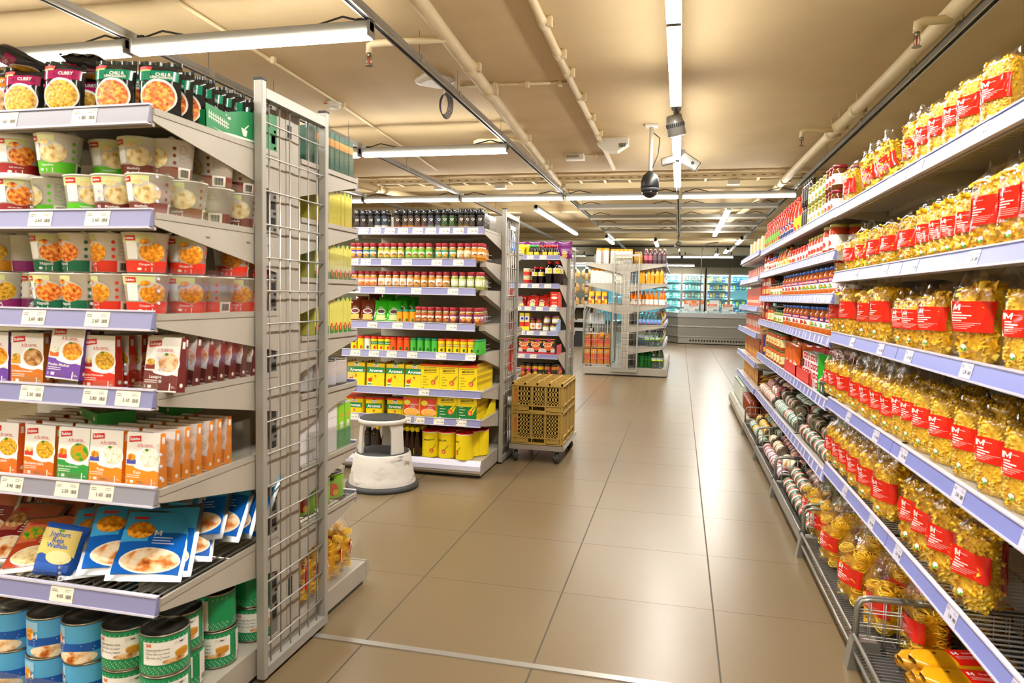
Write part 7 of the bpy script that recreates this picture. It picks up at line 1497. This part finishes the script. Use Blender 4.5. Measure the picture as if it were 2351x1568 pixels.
# fourth shelf
for px, k, sc in ((1926, 'flat', .92), (1938, 'flat', .92), (1962, 'flat', .95), (1995, 'flat', .95), (2022, 'flat', .98), (2050, 'flat', .98), (2076, 'flat', .95)): PL.append(pb(k, px, 3, 20, 0, sc=sc))
for px in (2098, 2122, 2152, 2196, 2256, 2320, 2390): PL.append(pb('star', px, 3, 20, 0, sc=1.0))
for px, k in ((2100, 'flat'), (2145, 'flat'), (2200, 'star'), (2262, 'star'), (2330, 'star'), (2180, 'star')): PL.append(pb(k, px, 3, 10, .12, sc=.98))
for px in (2250, 2330, 2400): PL.append(pb('star', px, 3, 10, .20, sc=1.0))
# fifth shelf
for px, sc in ((1940, .95), (1958, .95), (1976, .95), (2000, .98), (2030, 1.0), (2072, 1.05)): PL.append(pb('flat', px, 4, 22, 0, sc=sc))
for px in (2140, 2172, 2218, 2285): PL.append(pb('fus', px, 4, 22, 0, sc=1.12))
for px in (2150, 2225): PL.append(pb('fus', px, 4, 10, .13, rx=0, sc=1.0, z=ZP[4]+.19))
for px, k in ((2190, 'fus'), (2240, 'fus'), (2040, 'flat'), (2085, 'flat'), (2300, 'fus')): PL.append(pb(k, px, 4, 8, .12, sc=1.02))
# base: noodle nests
zb5 = .070
for i, (px, k, dx, sc) in enumerate(((1868, 'fine', -.04, 1.12), (1892, 'fine', -.045, 1.15), (1922, 'fine', -.05, 1.18), (1978, 'fine', -.05, 1.25), (2040, 'nest', -.02, 1.1))):
    x = XB+.045+dx; y = atX(px, 1300, x).y; PL.append((k, (x, y, zb5), 18, 0, 0, sc, 5))
for i, (px, dx) in enumerate(((1960, .06), (2010, .07), (2075, .08), (2120, .05), (2150, .16))): x = XB+.045+dx; PL.append(('nest', (x, atX(px, 1300, x).y, zb5), 10, 0, 0, 1.12, 5))
for i, (x, y) in enumerate(((.84, 2.42), (.97, 2.44), (1.05, 2.5))): PL.append(('nest', (x, y+.12, zb5), 6, 0, 0, 1, 5))
m = MB(); m.grid(lambda a, b: (lambda q: (q[0], q[1], .24*b))(se(2*PI*a, .05*(1-.25*b*b), .035*(1-.6*b**4), .6)), 20, 8, '#e9e4ec'); lb = MB()
lb.rect(flatS(-.0365), -.04, .02, .04, .07, '#3f62b8', .001); lb.rect(flatS(-.0365), -.04, .10, .04, .15, '#f0c81c', .001); lb.rect(flatS(-.0365), -.03, .155, .03, .19, '#d8402a', .001); lb.ell(flatS(-.0375), 0, .12, .02, .02, '#d8402a', .001)
Proto('soup_pasta_pouch', 'pouch', m, [('printed_front', lb)]).put((XB+.05, 1.585, ZP[4]+.001), -PI/2+.3, 'pale pouch with blue, yellow and red print cut off by the right edge', None)
SHN = ['top', 'second', 'third', 'fourth', 'fifth', 'base']
cnt = {}
for it in range(60):                          # bags on one row press against each other, not into each other
    for a in range(len(PL)):
        for b in range(a+1, len(PL)):
            A, B = PL[a], PL[b]
            if A[6] != B[6] or abs(A[1][0]-B[1][0]) > .05: continue
            g = B[1][1]-A[1][1]; ms = .098 if A[6] < 5 else .115
            if abs(g) < ms:
                k = (ms-abs(g))/2*(1 if g >= 0 else -1)
                f = lambda P, d: P[:1]+((P[1][0], min(3.47 if P[6] < 5 else 3.46, P[1][1]+d), P[1][2]),)+P[2:]
                PL[a] = f(A, -k); PL[b] = f(B, k)
PL.sort(key=lambda p: (p[6], p[1][0] > XB+.1, p[1][1]))
for kind, loc, rz, rx, ry, sc, zi in PL:
    back = loc[0] > XB+.1; k = (zi, kind, back); cnt[k] = cnt.get(k, -1)+1
    PB[kind].put(loc, -PI/2+R_(rz+rnd.uniform(-4, 4)), 'clear bag of %s with red label, %s shelf%s, %s nearest' % (PN[kind], SHN[zi], ', back row' if back else '', nth(cnt[k])), 'pasta bags on the wall shelving', rx=R_(rx), ry=R_(ry), sc=sc)
for i, (x, y, z, rz) in enumerate(((.84, 2.385, 0, 8), (.84, 2.28, 0, 10), (.84, 2.17, 0, 14), (.84, 2.06, 0, 10), (.84, 1.95, 0, 8), (.84, 1.84, 0, 8), (.83, 2.34, 1, 16), (.84, 2.23, 1, 10), (.83, 2.12, 1, 14), (.84, 2.0, 1, 9), (.84, 1.9, 1, 9), (.84, 2.28, 2, 20), (.84, 2.16, 2, 12), (.83, 2.04, 2, 8))):
    SPAG.put((x+.01, y, zb5+.036*z), R_(rz-8), 'yellow spaghetti pack with red label lying in the nearest basket, layer %s, %s' % (('lowest', 'middle', 'top')[z], nth(i)), 'spaghetti packs in the basket', sc=1.05)
# ================================================================ jars, boxes and tins on the wall shelving
zj = [z+.001 for z in ZJ]; XJ = XF+.045
def rowj(P_, px0, px1, n, zi, name, label, grp, depth=1, sc=1, dx=0, layers=1, lh=.1, rz=15, dd=.08):
    ya, yb = atX(px1, 700, XJ).y, atX(px0, 700, XJ).y
    for i in range(n):
        y = yb+(ya-yb)*(i+.5)/n
        for d in range(depth):
            for l in range(layers):
                P_.put((XJ+dx+dd*d, y, zj[zi]+lh*l), -PI/2+R_(rz+rnd.uniform(-14, 14)), '%s, %s from far end%s%s' % (label, nth(i), (', rear' if d else ''), (', %s layer' % ORD[l] if l else '')), grp, sc=sc)
rowj(KB['green'], 1757, 1792, 8, 0, '', 'ketchup bottle with green label on the top wall shelf', 'green labelled ketchup bottles', 2)
rowj(KB['blue'], 1792, 1822, 5, 0, '', 'ketchup bottle with blue label on the top wall shelf', 'blue labelled ketchup bottles', 2)
rowj(KB['yellow'], 1822, 1840, 2, 0, '', 'ketchup bottle with yellow label on the top wall shelf', 'yellow labelled ketchup bottles', 2, sc=1.03)
rowj(JR['dark'], 1838, 1857, 4, 0, '', 'small dark sauce bottle on the top wall shelf', 'dark sauce bottles', 1, layers=2, lh=.152, sc=(.8, .8, 1))
rowj(JR['olive'], 1857, 1898, 5, 0, '', 'olive jar with golden lid on the top wall shelf', 'olive jars', 2, layers=2, lh=.116)
rowj(JR['jam'], 1896, 1918, 3, 0, '', 'brown jam jar with red lid, top wall shelf', 'brown jam jars', 2, layers=2, lh=.121)
rowj(KB['red'], 1756, 1769, 2, 1, '', 'dark red sauce bottle on the second wall shelf', 'red sauce bottles', 1, sc=.85)
rowj(JR['blue'], 1768, 1786, 4, 1, '', 'tomato jar with violet lid on the second wall shelf', 'violet lidded jars', 2)
rowj(KB['sugo'], 1786, 1802, 3, 1, '', 'carrot coloured sauce bottle with green cap on the second wall shelf', 'green capped sauce bottles', 1, sc=.85)
rowj(KB['sugod'], 1800, 1818, 2, 1, '', 'carrot coloured sauce bottle with black cap on the second wall shelf', 'black capped sauce bottles', 2, sc=.85)
rowj(JR['red'], 1817, 1862, 7, 1, '', 'sauce jar with red lid on the second wall shelf', 'red lidded jars', 2)
rowj(JR['gold'], 1862, 1897, 5, 1, '', 'white labelled jar with golden lid on the second wall shelf', 'golden lidded jars', 2)
rowj(JR['gold'], 1897, 1925, 2, 1, '', 'large sauce jar with golden lid beside the pasta', 'large golden lidded jars', 2, sc=1.18)
rbox = plainbox(.10, .03, .16, '#c8463cg', '#a83a30', lambda m, S: (m.rect(S, -.03, .03, .03, .07, '#e8b86a', .0005), m.rect(S, -.035, .10, .035, .13, '#f0e4d8', .0005)), 'food_box', 'food box')
rowj(rbox, 1750, 1773, 9, 2, '', 'red food box on the third wall shelf', 'red food boxes on the third shelf', 1, rz=0)
rowj(JR['pesto'], 1775, 1803, 5, 2, '', 'cream labelled sauce jar with black lid on the third wall shelf', 'cream labelled jars', 2, layers=1)
rowj(JR['agnesi_b'], 1804, 1850, 6, 2, '', 'ribbed tomato jar with blue lid on the third wall shelf', 'blue lidded jars on the third shelf', 2, sc=.97)
rowj(JR['agnesi_c'], 1850, 1925, 7, 2, '', 'blue lidded tomato jar near the pasta, third shelf', 'blue lidded jars near the pasta', 2, sc=.97)
rowj(rbox, 1750, 1772, 8, 3, '', 'red food box on the fourth wall shelf', 'red food boxes on the fourth shelf', 1, rz=0)
rowj(JR['veg'], 1772, 1786, 2, 3, '', 'small jar with yellow label on the fourth wall shelf', 'yellow labelled jars', 1, sc=.9)
rowj(JR['green'], 1786, 1806, 4, 3, '', 'green pesto jar on the fourth wall shelf', 'green pesto jars', 2)
rowj(JR['agnesi_b'], 1808, 1868, 7, 3, '', 'ribbed tomato jar with blue lid on the fourth wall shelf', 'blue lidded jars on the fourth shelf', 2, sc=.97)
rowj(JR['agnesi_c'], 1872, 1922, 4, 3, '', 'blue lidded tomato jar beside the pasta, fourth shelf', 'blue lidded jars at the pasta', 2, sc=.97)
bl_ = plainbox(.10, .028, .17, '#2a3a8ag', '#c8781c', lambda m, S: m.rect(S, -.03, .03, .03, .07, '#e8a83a', .0005), 'food_box', 'food box'); rdx = plainbox(.10, .028, .17, '#8a2a24g', '#a8461c', lambda m, S: m.rect(S, -.03, .03, .03, .07, '#e8a83a', .0005), 'food_box', 'food box')
rowj(rdx, 1750, 1762, 4, 4, '', 'dark red food box on the fifth wall shelf', 'dark red boxes', 1, rz=0); rowj(bl_, 1762, 1772, 3, 4, '', 'navy food box on the fifth wall shelf', 'navy boxes', 1, rz=0)
rowj(JR['veg'], 1772, 1812, 6, 4, '', 'vegetable jar with green lid on the fifth wall shelf', 'stacked vegetable jars', 2, layers=2, lh=.131*.9, sc=.9)
sg = sachet('#d8641c', '#f0e8dc', 'spice_pouch', .055, .19); sr = sachet('#c8181c', '#e8382c', 'tomato_pouch', .06, .20); sgr = sachet('#28a82c', '#e8501c', 'spice_pouch', .05, .20)
rowj(sg, 1812, 1838, 3, 4, '', 'orange and white sachet standing on the fifth wall shelf', 'orange sachets', 2, rz=25)
rowj(sr, 1838, 1890, 6, 4, '', 'glossy red tomato pouch hanging forward on the fifth wall shelf', 'red tomato pouches', 2, dx=.09, rz=18)
rowj(sgr, 1893, 1908, 1, 4, '', 'bright green pouch beside the pasta on the fifth wall shelf', None, 1, rz=35)
tb = plainbox(.055, .035, .045, '#ecebe8', '#e6e2de', lambda m, S: (m.rect(S, -.02, .006, .02, .038, '#c8283ag', .0005), m.ell(S, 0, .022, .008, .008, '#f0e8e4', .001, 8)), 'tomato_paste_box', 'tomato paste', lambda m, S: m.rect(S, -.014, .006, .014, .038, '#c8508a', .0005))
rowj(tb, 1858, 1894, 6, 4, '', 'white and red tomato paste box, fifth shelf', 'tomato paste boxes', 2, layers=4, lh=.0455, dd=.04, rz=3)
for i, (pa, pb_) in enumerate(((1803, 1832), (1828, 1862))):
    ya, yb = atX(pb_, 850, XF+.02).y, atX(pa, 850, XF+.02).y; m = MB(); z = zj[4]
    m.box(XF+.012, XF+.30, ya+.01, ya+.013, z, z+.075, '#d8342a'); m.box(XF+.012, XF+.30, yb-.013, yb-.01, z, z+.075, '#d8342a'); m.box(XF+.012, XF+.015, ya+.01, yb-.01, z, z+.075, '#d8342a'); m.box(XF+.012, XF+.3, ya+.01, yb-.01, z, z+.003, '#d8342a'); tag(link('display_tray', m.mesh('display_tray')), 'open red cardboard tray on the fifth wall shelf, %s one' % ('farther', 'nearer')[i], 'cardboard tray', None)
ya = atX(1895, 880, XF+.02).y; m = MB(); m.box(XF+.012, XF+.25, ya-.01, ya+.11, zj[4], zj[4]+.07, '#1c3428', .002); m.ell(lambda u, v, o: (XF+.012-o, ya+.05+u, zj[4]+.035+v), 0, 0, .014, .018, '#e8e8e0'); tag(link('display_box', m.mesh('display_box')), 'dark green display box with white emblem below the green pouch', 'cardboard box')
# tins lying with their ends towards the camera
def lying(bands, r=.039, L=.108):
    m = MB(); m.lathe([(r*.96, -L/2), (r, -L/2+.001), (r, -L/2+.004), (r*.98, -L/2+.005), (r*.98, L/2-.005), (r, L/2-.004), (r, L/2-.001), (r*.96, L/2)], 24, 'can_metal', ax='y')
    for y in (-L/2,): m.lathe([(r*.86, y+.002), (r*.86, y-.0005), (r*.6, y-.0005), (r*.58, y+.001), (r*.3, y+.001)], 20, 'can_metal', ax='y')
    lb = MB(); n = len(bands); a = -L/2+.008
    for i, c in enumerate(bands): b = a+(L-.016)/n; lb.lathe([(r*.985, a), (r*.985, b)], 24, c, ax='y', cap=(0, 0)); a = b
    for k in range(14):
        t_ = 2*PI*k/14; y = -L/2+.012+(k*37 % 80)/80*(L-.03); q = r*.992
        lb.add([(q*math.cos(t_+d_), y+e_, q*math.sin(t_+d_)) for d_, e_ in ((0, 0), (.3, 0), (.3, .006), (0, .006))], [(0, 1, 2, 3)], '#f0ece4')
    return Proto('food_tin', 'tin', m, [('paper_label', lb)])
TN = {'green': lying(['#1c5a3c', '#e8e4da', '#d8583c', '#1c5a3c']), 'red': lying(['#d8503c', '#e8ded4', '#c8382c', '#2a5a3c']), 'blue': lying(['#e6e2e6', '#3a3a8a', '#e0604a', '#e6e0dc']), 'plum': lying(['#c84a4a', '#2c2440', '#d85a4a', '#e6dcd4']), 'yellow': lying(['#e8b41c', '#f0d04a', '#d8601c', '#e8c04a']), 'cream': lying(['#ece6c8', '#e6dca8', '#d88a4a', '#ece6c8']), 'pink': lying(['#e09a88', '#e8c8b8', '#d87a68', '#e8d4c8']), 'teal': lying(['#2a8a6a', '#e8ece0', '#1c6a50', '#e0e6da'])}
def tins(bay, z0, cols, label, grp, x0=.68, rows=4, layers=2, seed=1, step=.113, tilt=0):
    y0, y1 = BAY[bay] if bay < 6 else (6.72, 7.6); r = random.Random(seed); y0 += .05; y1 -= .05; n = int((y1-y0)/step); k = 0
    for l in range(layers):
        for q in range(rows-l):
            for i in range(n):
                if l == layers-1 and r.random() < .25: continue
                c = cols[(q+l*2) % len(cols)] if r.random() < .8 else r.choice(cols); k += 1
                x = x0+.084*q+.042*l+r.uniform(-.003, .003); y = y0+.06+step*i+r.uniform(-.006, .006); z = z0+.040+l*.068+r.uniform(0, .003)+tilt*q
                TN[c].put((x, y, z), r.uniform(-.05, .05)+(r.choice((-.5, .6)) if l == layers-1 and r.random() < .15 else 0), '%s tin lying %s, layer %s, file %s, %s along' % (c if c not in ('plum', 'pink') else c, label, ORD[l], ORD[q], nth(i)), grp, ry=r.uniform(0, 6))
tins(3, .068, ['green', 'red'], 'in the base basket beyond the noodles', 'tins in the first tin basket', seed=2, rows=5)
tins(4, .068, ['blue', 'blue', 'cream', 'plum', 'plum'], 'in the second tin basket of the base', 'tins in the second tin basket', seed=3, rows=5)
tins(5, .068, ['teal', 'yellow', 'yellow'], 'in the third tin basket of the base', 'tins in the third tin basket', seed=4, rows=5)
tins(3, zj[5], ['green', 'red', 'green'], 'on the lowest shelf beside the pasta', 'tins on the lowest shelf, first bay', x0=.76, seed=5, rows=5)
tins(4, zj[5], ['teal', 'red', 'green'], 'on the lowest shelf of the middle bay', 'tins on the lowest shelf, middle bay', x0=.75, seed=6, rows=5)
tins(5, zj[5], ['pink', 'blue', 'plum'], 'on the lowest shelf of the last bay', 'tins on the lowest shelf, last bay', x0=.75, seed=7, rows=5)
big = tin('large_tin', .055, .11, '#155a3a', lambda m, S: (m.rect(S, -.06, .03, .06, .05, '#f0ece4', .001, 12), m.text(S, 'LONGOBARDI', 0, .07, .09, '#f0ece4', .0015, .01), m.rect(S, .08, .0+.01, .15, .1, '#c8382c', .001, 8)), cat='tin')
for i, (x, y, z, rx, ry, rz) in enumerate(((.80, 3.66, .215, 1.45, .2, .3), (.88, 3.85, .235, 1.5, 0, -.1), (.80, 3.85, .225, 0, .15, .9), (.90, 3.68, .22, .1, .1, 2.0), (.99, 3.75, .23, 1.4, 0, .4), (.86, 3.98, .55, 1.2, .5, .3))):
    big.put((x, y, z), rz, 'large dark green tomato tin lying loose on the smaller tins, %s' % ORD[i], 'large tomato tins', rx=rx, ry=ry)
# wire dividers on the lowest shelf
for i in (3, 4, 5):
    b = WB[i]; T = TR(XS, BAY[i][1], -PI/2); L = BAY[i][1]-BAY[i][0]
    m = MB(); m.T = T; z0 = ZJ[5]
    m.tube([(L-.02, -DW+.03, z0), (L-.02, -DW+.03, z0+.11), (L-.02, -DW+.05, z0+.125), (L-.02, -.08, z0+.125)], .004, 'wire_metal', 6)
    for k in range(13): y = -DW+.06+.032*k; m.tube([(L-.02, y, z0), (L-.02, y, z0+.125)], .0018, 'wire_metal', 4)
    part('wire_divider', m, b)
# far section
def fbox(w, d, h, c, side, name='biscuit_box', ops=None): return plainbox(w, d, h, c, side, ops, name, 'box')
FBX = [(fbox(.13, .05, .17, '#ece0a8', '#e6d89a'), 'cream cardboard box', 5, .17), (fbox(.12, .03, .12, '#d8604a', '#c84a3a', ops=lambda m, S: m.lines(S, -.05, .05, .1, .02, 4, '#f0d0c0', .006)), 'salmon red box', 11, .12),
       (fbox(.13, .035, .19, '#d85a44', '#d0b080', ops=lambda m, S: m.rect(S, -.05, .04, .05, .07, '#f0d8b8')), 'tall red box', 11, .19), (fbox(.13, .035, .16, '#c8503c', '#c0a070', ops=lambda m, S: m.rect(S, -.05, .04, .05, .1, '#f0dcc8')), 'red and white box', 10, .16),
       (fbox(.13, .04, .19, '#c8702a', '#5a2c14', ops=lambda m, S: m.rect(S, -.05, .03, .05, .09, '#f0b04a')), 'orange brown box', 10, .19), (fbox(.13, .045, .19, '#d88a2a', '#6a3414', ops=lambda m, S: m.rect(S, -.05, .03, .05, .09, '#f4c45a')), 'golden brown box', 10, .19)]
for j, (P_, d_, n, h) in enumerate(FBX):
    for i in range(n):
        y = 6.78+(.32 if j in (2, 3, 4, 5) else 0)+i*(1.8-(.32 if j in (2, 3, 4, 5) else 0))/n
        P_.put((XF+.07, y+.03, ZF[j]+.001), -PI/2, '%s on the %s shelf of the last wall section, %s along' % (d_, ORD[j], nth(i)), 'boxes on the %s shelf of the last section' % ORD[j])
yb_ = sachet('#e8a01c', 'f_mix', 'biscuit_bag', .07, .18)
for j in (3, 4, 5):
    for i in range(7): yb_.put((XF+.06+.03*(i % 2), 6.74+.045*i, ZF[j]+.015+.012*i), -PI/2+R_(20*math.sin(i)), 'yellow and black biscuit bag lying on the %s shelf of the last section, %s' % (ORD[j], ORD[i]), 'biscuit bags', rx=R_(-74))
gw = fbox(.14, .075, .20, '#e8ece2', '#d8e2d4', 'rice_box', lambda m, S: (m.rect(S, -.07, .185, .07, .20, '#2a8a5a'), m.rect(S, -.07, 0, .07, .012, '#2a8a5a'), m.rect(S, -.066, .012, -.060, .185, '#2a8a5a')))
for i in range(12):
    for c in range(2): gw.put((.69+.145*c, 7.62+.082*i, .131), -PI/2, 'white and green box on the base of the last section, %s file, %s along' % (ORD[c], nth(i)), 'white and green boxes')
br = turned('chocolate_tin', 'tin', [(.045, 0), (.045, .15)], '#6a2a12g', [(.0455, .15), (.0465, .151), (.0465, .157), (.04, .158)], '#8a3a1cg', (.02, .13, .0452, .27), '#8a3a18', None, 22)
for i in range(7):
    for c in range(2): br.put((.70+.10*c, 6.80+.105*i, .131), 0, 'brown tin on the base of the last section, %s file, %s along' % (ORD[c], ORD[i]), 'brown tins')
